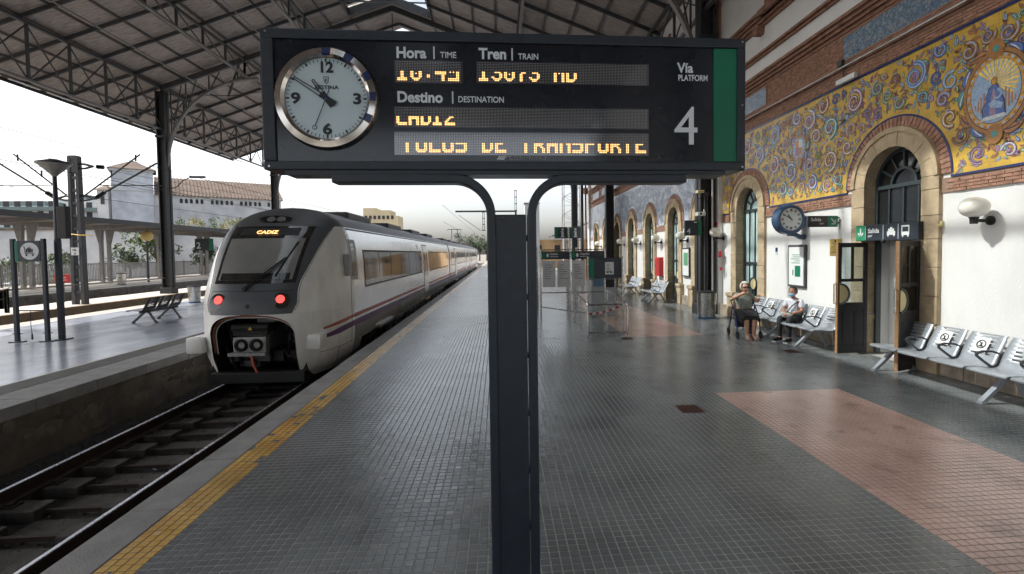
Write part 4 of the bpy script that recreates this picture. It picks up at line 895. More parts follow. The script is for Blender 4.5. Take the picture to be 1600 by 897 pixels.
# wiring conduit and light fitting along the entablature
t = thing('emergency_light', 'small white light fitting fixed under the brick cornice above the frieze', 'light fitting', (WALLX, 9.9, 5.62)); b = MB(); b.bbox(-.14, -.045, -.28, .28, -.01, .10, .02); b.build('case', M['white_print'], t); b = MB(); b.tube([(-.09, .1, .1), (-.13, .05, .22), (-.15, .1, .36)], .012, 6); b.bbox(-.20, -.12, .02, .16, .34, .46, .01); b.build('flex', M['iron'], t)
b = MB(); b.tube([(WALLX-.155, 4.2, 5.93), (WALLX-.155, 16, 5.93)], .014, 6); tag(b.build('conduit', M['white_print']), 'thin pale conduit running along the brick cornice', 'conduit')
# ================================================================== INFORMATION SIGN
SY = 2.90; k_ = 2.895/2.85
def sx2(x): return x*k_
def sz2(z): return CAM_H + (z-CAM_H)*k_
sg = thing('platform_sign', 'large dark departure board with clock on a central post in the foreground', 'sign', (.066, SY+.06, 0)); SO = (.066, SY+.06, 0)
SX0, SX1, SZ0, SZ1 = -1.333, 1.463, 2.562, 3.345
b = MB(SO)
for (x0, x1, z0, z1) in ((SX0, SX1, SZ1-.055, SZ1), (SX0, SX1, SZ0, SZ0+.05), (SX0, SX0+.068, SZ0+.05, SZ1-.055), (SX1-.05, SX1, SZ0+.05, SZ1-.055)): b.bbox(x0, x1, SY-.012, SY+.2, z0, z1, .006)
b.box(SX0+.03, SX1-.03, SY+.03, SY+.19, SZ0+.03, SZ1-.03); b.build('housing', M['charcoal'], sg)
b = MB(SO); b.box(SX0+.066, SX1-.048, SY+.004, SY+.012, SZ0+.048, SZ1-.053); b.build('front_panel', M['panel'], sg)
b = MB(SO); b.box(1.27, 1.412, SY-.002, SY+.003, SZ0+.055, SZ1-.06); b.build('green_panel', M['green'], sg)
for (x, z) in ((SX0+.03, SZ1-.02), (SX0+.03, SZ0+.02), (SX1-.02, SZ1-.02), (SX1-.02, SZ0+.02), (SX1-.02, 2.95)):
    b = MB(SO); b.lathe([(0, -.015), (.006, -.015), (.007, -.012)], (x, SY, z), 10, 'Y'); b.build('screw', M['steel'], sg)
# writing
def wr(n, s_, x, z, size, bold=0., m='lettering', sx=1.): text(n, s_, M[m], sg, (sx2(x)-SO[0], SY+.003-SO[1], sz2(z)), size, (R(90), 0, 0), bold, .0012, 'LEFT', sx)
for n, s_, x, z, size, bo, sx in (('lettering', 'Hora', -.587, 3.183, .085, .032, .95), ('small_lettering', 'TIME', -.342, 3.186, .048, .012, .9), ('lettering', 'Tren', -.125, 3.186, .085, .032, .95), ('small_lettering', 'TRAIN', .098, 3.186, .048, .012, .86),
      ('lettering', 'Destino', -.587, 2.937, .085, .032, .95), ('small_lettering', 'DESTINATION', -.247, 2.940, .048, .012, .86), ('lettering', 'Vía', 1.033, 3.128, .080, .022, .95), ('small_lettering', 'PLATFORM', 1.036, 3.080, .050, .014, .74), ('numeral', '4', 1.010, 2.708, .325, .0, .95)): wr(n, s_, x, z, size, bo, sx=sx)
for x, z in ((-.376, 3.20), (.064, 3.20), (-.276, 2.952)):
    b = MB(SO); b.box(sx2(x)-.004, sx2(x)+.004, SY+.001, SY+.003, sz2(z)-.022, sz2(z)+.048); b.build('divider', M['lettering'], sg)
M['faint'] = pm('faint_print', (.30, .32, .35), .5)
text('maker_lettering', 'MP ELECTRONICS', M['faint'], sg, (.022-SO[0], SY-.0125-SO[1]+.015, SZ0+.062), .030, (R(90), 0, 0), .008, .001)
b = MB(SO)
for k in range(4): b.prism([(-.034+k*.011, SZ0+.06), (-.027+k*.011, SZ0+.06), (-.010+k*.011, SZ0+.084), (-.017+k*.011, SZ0+.084)], 'Y', SY+.001, SY+.003)
b.build('maker_mark', M['lettering'], sg)
# LED displays; as in the photograph only the lower rows of the characters glow
G = {'1': ['..XX...','..XX...','..XX...','..XX...','XXXXXX.','XXXXXX.'], '0': ['XX...XX','XX.X.XX','XX...XX','XX...XX','.XXXXX.','..XXX..'], '.': ['.......','.......','..XX...','..XX...','.......','.......'],
     '4': ['XXXXXXX','XXXXXXX','....XX.','....XX.','....XX.','....XX.'], '5': ['.X.X.XX','.....XX','.....XX','.....XX','XXXXXXX','XXXXXXX'], '3': ['..XXXX.','.....XX','.....XX','XX...XX','.XXXXX.','..XXX..'],
     '7': ['...XXX.','..XX...','..XX...','..XX...','..XX...','..XX...'], 'M': ['XX.X.XX','XX...XX','XX...XX','XX...XX','XX...XX','XX...XX'], 'D': ['XX...XX','XX...XX','XX...XX','XX...XX','XXXXXX.','XXXXX..'],
     'C': ['XX.....','XX.....','XX.....','XX.....','XXXXXXX','.XXXXXX'], 'A': ['XXXXXXX','XXXXXXX','XX...XX','XX...XX','XX...XX','XX...XX'], 'I': ['..XX...','..XX...','..XX...','..XX...','XXXXXX.','XXXXXX.'],
     'Z': ['...XXX.','..XX...','.XX....','XX.....','XXXXXXX','XXXXXXX'], 'T': ['..XX...','..XX...','..XX...','..XX...','..XX...','..XX...'], 'U': ['XX...XX','XX...XX','XX...XX','XX...XX','XXXXXXX','.XXXXX.'],
     'L': ['XX.....','XX.....','XX.....','XX.....','XXXXXXX','XXXXXXX'], 'O': ['XX...XX','XX...XX','XX...XX','XX...XX','XXXXXXX','.XXXXX.'], 'S': ['XXXXXXX','.....XX','.....XX','.....XX','XXXXXXX','XXXXXX.'],
     'E': ['XXXXX..','XX.....','XX.....','XX.....','XXXXXXX','XXXXXXX'], 'R': ['XXXXXX.','XXXXX..','XX..XX.','XX...XX','XX...XX','XX...XX'], 'N': ['XX..XXX','XX...XX','XX...XX','XX...XX','XX...XX','XX...XX'], 'P': ['XXXXXX.','XX.....','XX.....','XX.....','XX.....','XX.....'], ' ': ['.......']*6}
def display(x0, x1, z0, z1, txt, start=1, adv=8, rows=13):
    x0, x1, z0, z1 = sx2(x0), sx2(x1), sz2(z0), sz2(z1)
    b = MB(SO); b.box(x0-.006, x1+.006, SY+.0005, SY+.0035, z0-.005, z1+.005); d = b.build('led_display', M['led_bg'], sg)
    pit_ = (z1-z0)/rows; nc = int((x1-x0)/pit_); lit = set(); c = start
    for ch in txt:
        g = G[ch]
        for r_ in range(6):
            for q in range(7):
                if g[r_][q] == 'X': lit.add((c+q, 6-r_))
        c += adv if ch != '.' else 7
    off, on = MB(SO), MB(SO)
    for i in range(nc):
        for j in range(rows):
            cx, cz = x0+(i+.5)*pit_, z0+(j+.5)*pit_; h = .0031 if (i, j) in lit else .0015
            (on if (i, j) in lit else off).add([(cx-h, SY-.0006, cz-h), (cx+h, SY-.0006, cz-h), (cx+h, SY-.0006, cz+h), (cx-h, SY-.0006, cz+h)], [(0, 1, 2, 3)])
    stuff(off.build('unlit_dots', M['led_off'], d)); stuff(on.build('lit_dots', M['led_on'], d))
display(-.591, -.221, 3.046, 3.164, '10.45'); display(-.136, .854, 3.050, 3.166, '13073 MD')
display(-.600, .853, 2.799, 2.908, 'CADIZ'); display(-.600, .853, 2.645, 2.766, 'TULOS DE TRANSPORTE', 4)
# clock in the board
CCX, CCZ, CR = -.981, 2.960, .287
b = MB(SO); b.lathe([(CR-.062, -.020), (CR-.045, -.034), (CR-.012, -.030), (CR, -.012), (CR, .006)], (CCX, SY, CCZ), 64, 'Y'); ck2 = b.build('clock_bezel', M['chrome'], sg, True)
bz = MB(SO)
for k in (0, 1, 2, 3, 4):
    a = R((2, 30, 62, 88, 116)[k]); vv = []
    for da in (-.09, 0, .09):
        for r_, h in ((CR-.055, -.0305), (CR-.043, -.0362), (CR-.012, -.0322)): vv.append((CCX+r_*math.sin(a+da), SY+h, CCZ+r_*math.cos(a+da)))
    bz.add(vv, [(0, 1, 4, 3), (1, 2, 5, 4), (3, 4, 7, 6), (4, 5, 8, 7)])
bz.build('bezel_marker', M['navy'], ck2)
b = MB(SO); b.lathe([(0, -.010), (CR-.060, -.010)], (CCX, SY, CCZ), 64, 'Y'); dl = b.build('clock_dial', M['dial'], sg)
M['ink'] = pm('clock_ink', (.012, .02, .026), .4)
b = MB(SO); RD = CR-.062
for k in range(60):
    a = R(6*k); big = k % 5 == 0; r0, r1 = (RD*.90, RD*.985) if big else (RD*.91, RD*.975)
    b.bar((CCX+r0*math.sin(a), SY-.0115, CCZ+r0*math.cos(a)), (CCX+r1*math.sin(a), SY-.0115, CCZ+r1*math.cos(a)), .0095 if big else .0032, .002, upv=(0, 1, 0))
b.build('minute_marks', M['ink'], dl)
for s_, x, z, sx in (('12', 0, .145, 1.0), ('3', .168, -.028, 1.25), ('6', 0, -.198, 1.25), ('9', -.168, -.028, 1.25)):
    text('dial_numeral', s_, M['ink'], dl, (CCX+x-SO[0], SY-.0125-SO[1], CCZ+z), .082, (R(90), 0, 0), .035, .001, 'CENTER', sx)
text('dial_lettering', 'FESTINA', M['ink'], dl, (CCX+.002-SO[0], SY-.0125-SO[1], CCZ+.052), .029, (R(90), 0, 0), .012, .001, 'CENTER', 1.2)
b = MB(SO); em = [(CCX-.014, CCZ+.120), (CCX+.014, CCZ+.120), (CCX+.010, CCZ+.090), (CCX, CCZ+.082), (CCX-.010, CCZ+.090)]
for p, q in zip(em, em[1:]+em[:1]): b.bar((p[0], SY-.0115, p[1]), (q[0], SY-.0115, q[1]), .0025, .002, upv=(0, 1, 0))
b.build('dial_emblem', M['ink'], dl); text('emblem_letter', 'F', M['ink'], dl, (CCX-SO[0], SY-.0125-SO[1], CCZ+.092), .026, (R(90), 0, 0), .01, .001, 'CENTER')
def hand(n, a, L, tail, w, mt, outline=False, dy=.016):
    b = MB(SO); s_, c = math.sin(a), math.cos(a); P = lambda r_, o_: (CCX+r_*s_+o_*c, SY-dy, CCZ+r_*c-o_*s_)
    b.bar(P(-tail, 0), P(.04 if outline else L, 0), w*1.5 if outline else w, .002, upv=(0, 1, 0))
    if outline:
        for o0, o1 in ((-w/2, -w*.28), (w/2, w*.28)): b.bar(P(.03, o0), P(L, o1), .005, .002, upv=(0, 1, 0))
        b.bar(P(L, -w*.3), P(L, w*.3), .005, .002, upv=(0, 1, 0))
    else: b.tube([(CCX+(L+.012+.0)*s_+.011*math.cos(q), SY-dy, CCZ+(L+.012)*c+.011*math.sin(q)) for q in [k*.524 for k in range(12)]], .0022, 6, closed=True)
    if n != 'second_hand' or True: b.lathe([(0, -.003), (.012, -.002), (.012, 0)], (CCX, SY-dy, CCZ), 14, 'Y')
    b.build(n, mt, dl)
hand('hour_hand', R(-36), .125, .055, .020, M['ink'], True, .014); hand('minute_hand', R(-57), .205, .06, .020, M['ink'], True, .018); hand('second_hand', R(202), .165, .05, .0045, M['navy'], False, .022)
# posts: a centre plate between two bent flat-bar uprights that spread into the arms
b = MB(SO); b.box(SX0+.11, SX1-.12, SY+.0, SY+.16, SZ0-.026, SZ0-.001); b.build('base_plate', M['charcoal'], sg)
for s_, nm in ((-1, 'upright'), (1, 'upright')):
    xi = .066 + s_*.118 + (.006 if s_ > 0 else .004) - .022; top = 2.515; r_ = .215
    pts = [(xi, SY+.05, -.032), (xi, SY+.05, 1.2), (xi, SY+.05, top-r_)] + [(xi + s_*r_*(1-math.cos(a)), SY+.05, top-r_+r_*math.sin(a)) for a in [R(90)*k/12 for k in range(1, 13)]] + [(.066+s_*1.035, SY+.05, top)]
    b = MB(SO); b.sweep(pts, .052, .12, nrm=(0, 1, 0)); o_ = b.build(nm, M['charcoal'], sg)
    m_ = o_.modifiers.new('bevel', 'BEVEL'); m_.width = .008; m_.segments = 2; m_.limit_method = 'ANGLE'
b = MB(SO); b.bbox(-.026-.022, .156-.022, SY-.0, SY+.10, -.032, 2.305, .006); b.build('centre_post', M['charcoal'], sg)
for z in (.4, .75, 1.1, 1.45, 1.8, 2.15):
    for x in (-.0505, .1365): b = MB(SO); b.box(x-.006, x+.006, SY+.02, SY+.08, z, z+.035); b.build('weld_tab', M['charcoal'], sg)
b = MB(SO); b.lathe([(0, -.006), (.01, -.006), (.012, 0)], (-.005, SY, 2.285), 10, 'Y'); b.build('bolt', M['iron'], sg)
b = MB(SO); b.bbox(-.15, .28, SY-.06, SY+.2, -.031, -.019, .003); b.build('foot_plate', M['charcoal'], sg)
sg.location.x += .030; sg.location.z += .032

# ================================================================== TRAIN
tr = thing('train', 'white and grey regional train with red and purple stripes at the platform', 'train', (TC, 10.3, RZ)); TO = (TC, 10.3, RZ)
M['shell'] = pm('train_white', (.74, .73, .71), .20, .5, .06, 1.5, .02, 8, rvar=.07, coat=.3)
M['nose'] = pm('train_nose_white', (.84, .83, .80), .32, .05, .10, 3.5, coat=.35, stretch=(1, 1, .4))
M['mask'] = pm('train_mask', (.085, .094, .104), .42, 0, .12, 3)
M['troof'] = pm('train_roof', (.08, .082, .086), .5, 0, .2, 3)
M['tglass'] = pm('train_glass', (.025, .025, .024), .06, 0, .5, .9, rvar=.02, spec=.9)
M['wscreen'] = pm('windscreen_blind', (.24, .24, .23), .12, 0, .15, 1.2, spec=.8)
M['tred'] = pm('stripe_red', (.46, .07, .04), .4); M['tpur'] = pm('stripe_purple', (.11, .025, .13), .4)
M['under'] = pm('underframe', (.025, .023, .021), .7, .2, .5, 8, .4, 40); M['skirt'] = pm('skirt_grey', (.34, .34, .335), .45, .1, .2, 2)
M['lampred'] = pm('tail_lamp', (.8, .1, .08), .3, emit=(1, .06, .05), es=.9)
M['lens'] = pm('lamp_lens', (.35, .36, .36), .12, .6)
PROF = [(1.20,-.50),(1.36,-.30),(1.43,.05),(1.45,.6),(1.45,1.3),(1.43,1.9),(1.395,2.3),(1.33,2.62),(1.25,2.80),(1.11,2.97),(.9,3.11),(.6,3.22),(.3,3.27),(.001,3.285)]
YC = [(-.5,10.66),(-.35,10.52),(0,10.37),(.5,10.28),(.95,10.28),(1.2,10.33),(1.5,10.47),(2.0,10.82),(2.5,11.22),(2.8,11.55),(3.0,11.85),(3.15,12.15),(3.25,12.42),(3.285,12.6)]
def itp(tab, v):
    if v <= tab[0][0]: return tab[0][1]
    for (a, p), (c, q) in zip(tab, tab[1:]):
        if v <= c: return p+(q-p)*(v-a)/(c-a)
    return tab[-1][1]
WZ = [(z, w) for w, z in PROF]
def wz(z): return itp(WZ, z)
YEND = 12.6
def nexp(z): return 2.75 if z < 2.2 else 2.75 - .45*min(1, (z-2.2)/.8)
def nose_th(z, th, s_, off=0):
    n = nexp(z); w = wz(z)+off; yc_ = itp(YC, z)-off; c = max(0, math.cos(th)); return (TC+s_*w*max(0, math.sin(th))**(2/n), yc_+(YEND-yc_)*(1-c**(2/n)), z)
def th_x(x, z): return math.asin(min(1, (abs(x)/wz(z))**(nexp(z)/2)))
def nose_x(x, z, off=0): return nose_th(z, th_x(x, z), 1 if x >= 0 else -1, off)
def nose_y(y, z, s_, off=0):
    yc_ = itp(YC, z); n = nexp(z); q = max(0, 1-(y-yc_)/(YEND-yc_)); return nose_th(z, math.acos(min(1, q**(n/2))), s_, off)
OPENZ = .93
def bnd(z):
    if z < OPENZ:
        u = max(0, (z-.45)/(OPENZ-.45)); return .83*(1-u**2.6)**(1/2.6) if u > 0 else .83-.03*max(0, -z)
    return itp([(.93,.80),(1.15,.88),(1.4,.86),(1.6,.88),(2.0,.99),(2.5,1.10),(2.8,1.165)], z)
zs = [-.5+.05*k for k in range(20)] + [.47+.023*k for k in range(20)] + [OPENZ-.001] + [OPENZ+.001+.0499*k for k in range(38)]
zs = sorted(set(round(z, 4) for z in zs if z < 2.8)) + [2.8]
zr_ = [2.8, 2.86, 2.92, 2.98, 3.04, 3.09, 3.13, 3.17, 3.205, 3.235, 3.26, 3.275, 3.285]
white, mask, rf = MB(TO), MB(TO), MB(TO)
NA, NB = 12, 18
def half_row(z, s_, inner):
    tb = th_x(bnd(z), z)
    if inner: return [nose_th(z, tb*k/NA, s_) for k in range(NA+1)]
    return [nose_th(z, tb+(math.pi/2-tb)*k/NB, s_) for k in range(NB+1)]
def loft(mb, rows):
    n = len(rows[0]); b0 = len(mb.v); mb.add([p for r_ in rows for p in r_], [(i*n+k, i*n+k+1, (i+1)*n+k+1, (i+1)*n+k) for i in range(len(rows)-1) for k in range(n-1)])
for s_ in (-1, 1):
    loft(white, [half_row(z, s_, False) for z in zs])
loft(mask, [half_row(z, -1, True)[::-1] + half_row(z, 1, True)[1:] for z in zs if z >= OPENZ])
loft(rf, [[nose_th(z, math.pi/2*k/30, -1) for k in range(30, 0, -1)] + [nose_th(z, math.pi/2*k/30, 1) for k in range(31)] for z in zr_])
white.build('nose_shell', M['nose'], tr, True); mask.build('nose_mask', M['mask'], tr, True); rf.build('nose_roof', M['troof'], tr, True)
def patch(x0, x1, z0, z1, off, nm, mt, parent=tr, nx=16, nz=10, xf=None):
    b = MB(TO); rows = []
    for j in range(nz+1):
        z = z0+(z1-z0)*j/nz; f = xf(z) if xf else 1; rows.append([nose_x((x0+(x1-x0)*i/nx)*f, z, off) for i in range(nx+1)])
    loft(b, rows); return b.build(nm, mt, parent, True)
patch(-.80, .80, 1.55, 2.78, .006, 'glazing_surround', M['tglass'], xf=lambda z: 1+.07*(z-1.52))
ws = patch(-.73, .73, 1.62, 2.50, .012, 'windscreen', M['wscreen'], xf=lambda z: 1+.08*(z-1.6))
patch(-.68, .68, 1.625, 1.76, .015, 'dashboard_shadow', M['tglass'], ws, 12, 3)
db = patch(-.62, .62, 2.57, 2.74, .013, 'destination_display', M['black'])
zc = 2.655; pc = Vector(nose_x(0, zc, .03)); sl_ = math.atan2(itp(YC, 2.74)-itp(YC, 2.57), .17)
text('destination_text', 'CADIZ', M['led_on'], tr, (0-.02, pc.y-.075-TO[1], zc-.05-TO[2]), .15, (R(90)-sl_, 0, 0), .02, .002, 'CENTER', 1.0)
# top lights
b = MB(TO); c0 = Vector(nose_x(0, 2.93, .01)); n0 = Vector((0, -1, .9)).normalized(); ux = Vector((1, 0, 0)); uz = ux.cross(n0)*-1
def disc_on(b, c, n, rx, rz_, seg=24, lift=.0):
    n = n.normalized(); a = Vector((1, 0, 0)); c2 = n.cross(a).normalized(); a = c2.cross(n).normalized(); vv = [c+n*lift] + [c+n*lift+a*rx*math.cos(2*math.pi*k/seg)+c2*rz_*math.sin(2*math.pi*k/seg) for k in range(seg)]
    b.add(vv, [(0, 1+k, 1+(k+1) % seg) for k in range(seg)])
disc_on(b, c0, n0, .36, .12, 28, .03); tl = b.build('top_light_housing', M['tglass'], tr)
for x in (-.10, .12):
    b = MB(TO); disc_on(b, c0+Vector((x, 0, 0)), n0, .10, .085, 18, .034); b.build('head_lamp', M['lens'], tl)
for s_ in (-1, 1):
    x = s_*.62; z = 1.20; p = Vector(nose_x(x, z, .005)); nrm = Vector((s_*.12, -1, .28))
    b = MB(TO); disc_on(b, p, nrm, .155, .165, 26, .008); lh = b.build('tail_light_housing', M['tglass'], tr)
    b = MB(TO); disc_on(b, p+Vector((-s_*.02, 0, .03)), nrm, .085, .085, 20, .016); b.build('tail_lamp', M['lampred'], lh)
    b = MB(TO); disc_on(b, p+Vector((s_*.05, 0, -.09)), nrm, .06, .05, 16, .013); b.build('marker_lamp', M['lens'], lh)
b = MB(TO); disc_on(b, Vector(nose_x(0, 1.1, .003)), Vector((0, -1, .2)), .04, .045, 14, .006); b.build('sensor_port', M['black'], tr)
# wiper
P = lambda x, z, o_: Vector(nose_x(x, z, o_))
b = MB(TO); b.tube([P(-.12, 1.46, .03), P(.25, 1.80, .06), P(.52, 2.08, .05)], .016, 6); b.tube([P(-.08, 1.44, .03), P(.30, 1.78, .06), P(.54, 2.05, .05)], .012, 6); b.bar(P(.42, 1.70, .035), P(.66, 2.42, .035), .025, .03); b.lathe([(0, -.05), (.04, -.05), (.05, 0)], P(-.10, 1.45, .01), 12, 'Y'); b.build('wiper', M['black'], tr)
# coupler bay
b = MB(TO); y0, y1 = 10.75, 12.2
b.box(TC-.9, TC+.9, y1, y1+.05, -.5, 1.0); b.box(TC-.95, TC-.86, 10.75, y1, -.5, 1.0); b.box(TC+.86, TC+.95, 10.75, y1, -.5, 1.0); b.box(TC-.9, TC+.9, 10.7, y1, .95, 1.02); b.box(TC-.9, TC+.9, 10.8, y1, -.52, -.46); b.build('coupler_bay', M['under'], tr)
rim = [nose_x(s_*bnd(z), z, -.01) for s_, z in [(-1, .15+.06*k) for k in range(13)]] + [nose_x(x, OPENZ-.005, -.01) for x in (-.3, 0, .3)] + [nose_x(bnd(z), z, -.01) for z in [.87-.06*k for k in range(13)]]
rim = [(p[0], p[1]+.10, p[2]-.03) for p in rim]
b = MB(TO); b.tube(rim, .022, 6); b.build('bay_seal', pm('seal_orange', (.45, .16, .07), .5), tr, True)
b = MB(TO); b.tube([(p[0]*1+ (TC-p[0])*.04, p[1]+.03, p[2]-.035) for p in rim], .012, 6); b.build('bay_lip', M['white_print'], tr, True)
cp = MB(TO); cp.bbox(TC-.36, TC+.28, 10.42, 10.60, .14, .46, .02); cp.bbox(TC-.50, TC+.24, 10.46, 10.60, .06, .13, .01); cp.bbox(TC-.18, TC+.14, 10.6, 11.9, .1, .5, .05); cp = cp.build('coupler_head', pm('coupler_grey', (.36, .36, .35), .5, .5, .3, 15), tr)
for x in (-.20, .10):
    b = MB(TO); b.lathe([(.13, -.02), (.13, .01), (.09, -.03), (.03, .05), (0, .05)], (TC+x, 10.41, .30), 18, 'Y'); b.build('coupler_cone', M['under'], cp)
b = MB(TO); b.tube([(TC-.42, 10.55, .64), (TC+.30, 10.55, .64)], .085, 10); b.box(TC-.40, TC+.28, 10.50, 10.58, .48, .58); b.build('coupler_cover', M['under'], tr)
b = MB(TO); b.prism([(TC-.08, .60), (TC+.0, .60), (TC-.04, .67)], 'Y', 10.458, 10.463); b.build('warning_mark', pm('warning_yellow', (.7, .45, .05), .5), tr)
b = MB(TO); b.bbox(TC-.16, TC+.22, 11.0, 11.6, .68, .90, .03); b.build('bay_box', M['skirt'], tr)
for (x0, z0, x1, z1, r_) in ((-.7, .7, -.45, -.2, .025), (.6, .75, .5, -.1, .03), (-.55, .8, -.3, .55, .02), (.35, .2, .75, -.25, .025), (-.75, .2, -.5, -.4, .03), (.42, .8, .62, .3, .02)):
    b = MB(TO); b.tube([(TC+x0, 10.9, z0), (TC+(x0+x1)/2+.08, 10.72, (z0+z1)/2), (TC+x1, 10.95, z1)], r_, 8); b.build('hose', M['black'], tr)
b = MB(TO); b.tube([(TC-.02, 10.45, .06), (TC+.03, 10.42, -.12), (TC+.10, 10.40, -.26)], .022, 8); b.build('red_hose', M['tred'], tr)
b = MB(TO); b.bbox(TC-.90, TC+.97, 10.57, 10.80, -.53, -.30, .02); b.build('rail_guard', M['black'], tr)
for s_ in (-1, 1):
    b = MB(TO); xa, xb = (TC-1.34, TC-1.02) if s_ < 0 else (TC+.90, TC+1.28); b.bbox(xa, xb, 10.50 if s_ < 0 else 10.66, 11.1, .12, .46, .06); b.build('buffer_pad', M['nose'], tr, True)
for pts in ([nose_y(10.95+.06*k, .02+.0*k, 1, .003) for k in range(26)], [nose_y(11.6, z, 1, .003) for z in [-.45+.08*k for k in range(7)]], [nose_th(z, th_x(bnd(z), z)+.02, 1, .003) for z in [.98+.06*k for k in range(30)]], [nose_th(z, th_x(bnd(z), z)+.02, -1, .003) for z in [.98+.06*k for k in range(30)]], [nose_y(12.35, z, 1, .003) for z in [.0+.1*k for k in range(27)]], [nose_x(-.8+.08*k, 1.40, .004) for k in range(21)]):
    b = MB(TO); b.tube(pts, .005, 5); b.build('panel_seam', M['under'], tr)
rb_ = random.Random(11)
for k in range(16):
    x, z, y = rb_.uniform(-.75, .75), rb_.uniform(-.3, .8), rb_.uniform(10.95, 11.6); w, h = rb_.uniform(.05, .16), rb_.uniform(.04, .14)
    if abs(x) < .4 and .0 < z < .6: continue
    b = MB(TO)
    if k % 3: b.bbox(TC+x-w, TC+x+w, y, y+.3, z-h, z+h, .012)
    else: b.tube([(TC+x-w*2, y, z), (TC+x+w, y-.08, z+h)], .028, 8)
    b.build('bay_equipment', pm('bay_grey%d' % k, tuple(rb_.uniform(.06, .22) for _ in (0,))*3, .6, .3, .3, 15), tr)
# carriages
def side_pts(y, s_, z0, z1, off, n=5): return [(TC+s_*(wz(z0+(z1-z0)*k/n)+off), y, z0+(z1-z0)*k/n) for k in range(n+1)]
def side_patch(y0, y1, z0, z1, off, s_, nm, mt, parent, n=5):
    b = MB(TO); a, c = side_pts(y0, s_, z0, z1, off, n), side_pts(y1, s_, z0, z1, off, n); a2, c2 = side_pts(y0, s_, z0, z1, -.01, n), side_pts(y1, s_, z0, z1, -.01, n)
    loft(b, [a, c]); b.add([*a, *a2], [(k, k+1, n+2+k, n+1+k) for k in range(n)]); b.add([*c, *c2], [(k, k+1, n+2+k, n+1+k) for k in range(n)])
    b.add([a[0], c[0], c2[0], a2[0]], [(0, 1, 2, 3)]); b.add([a[-1], c[-1], c2[-1], a2[-1]], [(0, 1, 2, 3)])
    return b.build(nm, mt, parent)
def carriage(ya, yb, doors, wins, lead=False):
    pz = [p for p in PROF if p[1] > 0]; lowz = [(wz(.0), .0)] + pz
    b = MB(TO); sh = [q for q in lowz if q[1] <= 2.81]
    for s_ in (-1, 1): loft(b, [[(TC+s_*w, y, z) for w, z in sh] for y in (ya, yb)])
    b.add([(TC+s_*w, yb, z) for s_ in (1,) for w, z in lowz] + [(TC-w, yb, z) for w, z in lowz[::-1]], [tuple(range(2*len(lowz)))])
    if not lead: b.add([(TC+w, ya, z) for w, z in lowz] + [(TC-w, ya, z) for w, z in lowz[::-1]], [tuple(range(2*len(lowz)))])
    b.box(TC-1.4, TC+1.4, ya, yb, -.05, .02); body = b.build('carriage', M['shell'], tr, True)
    b = MB(TO); up_ = [q for q in PROF if q[1] >= 2.79]; prof = [(TC+w, z) for w, z in up_] + [(TC-w, z) for w, z in up_[::-1]]
    loft(b, [[(x, y, z) for x, z in prof] for y in (ya, yb)]); b.build('roof', M['troof'], body, True)
    for s_ in (-1, 1):
        b = MB(TO); b.tube([(TC+s_*1.275, ya, 2.765), (TC+s_*1.275, yb, 2.765)], .02, 6); b.build('roof_rail', M['skirt'], body)
    y = ya+2.0
    while y < yb-3:
        b = MB(TO); b.bbox(TC-.75, TC+.75, y, y+2.6, 3.12, 3.36, .06); b.build('roof_unit', M['troof'], body); y += 5.2
    for (y0, y1) in wins:
        n = max(1, round((y1-y0)/1.55)); st = (y1-y0)/n
        for s_ in (1, -1):
            side_patch(y0-.05, y1+.05, 1.25, 2.25, .003, s_, 'window_band', M['black'], body)
            for k in range(n): side_patch(y0+k*st+.03, y0+(k+1)*st-.03, 1.30, 2.20, .007, s_, 'window', M['tglass'], body)
    for yd in doors:
        side_patch(yd-.72, yd+.72, -.02, 2.58, .004, 1, 'door_frame', M['under'], body, 8)
        for q in (-1, 1):
            d = side_patch(yd+(q-1)*.345-.0+.01, yd+(q+1)*.345-.01, .02, 2.54, .016, 1, 'door', M['shell'], body, 8); y_a = yd+(q-1)*.345
            side_patch(y_a+.14, y_a+.54, 1.05, 2.15, .021, 1, 'door_window', M['tglass'], d)
        b = MB(TO); b.bbox(TC+1.40, TC+1.56, yd-.7, yd+.7, -.10, -.04, .01); b.build('step', pm('step_yellow', (.45, .30, .08), .6), body)
    for z0, z1, mt, nm in ((.565, .665, 'tred', 'red_stripe'), (.345, .505, 'tpur', 'purple_stripe')):
        segs = []; y = ya
        for yd in sorted(doors): segs.append((y, yd-.73)); y = yd+.73
        segs.append((y, yb))
        for y0, y1 in segs: side_patch(y0, y1, z0, z1, .0035, 1, nm, M[mt], body, 2)
    return body
def skirt(y0, y1, parent):
    for s_ in (-1, 1):
        b = MB(TO); ring = [(TC+s_*w, z) for w, z in ((1.22, -.48), (1.36, -.30), (1.425, -.02))]; loft(b, [[(x, y, z) for x, z in ring] for y in (y0, y1)])
        for y in (y0, y1): b.add([(x, y, z) for x, z in ring] + [(TC+s_*.9, y, -.02), (TC+s_*.9, y, -.48)], [(0, 1, 2, 3, 4)])
        sk = b.build('skirt', M['skirt'], parent)
        if s_ > 0:
            y = y0+.25
            while y < y1-.9:
                h = MB(TO); h.box(TC+1.405, TC+1.428, y, y+.10, -.22, -.15); h.box(TC+1.405, TC+1.428, y+.7, y+.8, -.22, -.15); h.build('skirt_latch', M['under'], sk)
                h = MB(TO); h.box(TC+1.33, TC+1.425, y-.18, y-.165, -.46, -.03); h.build('skirt_gap', M['black'], sk); y += 1.9
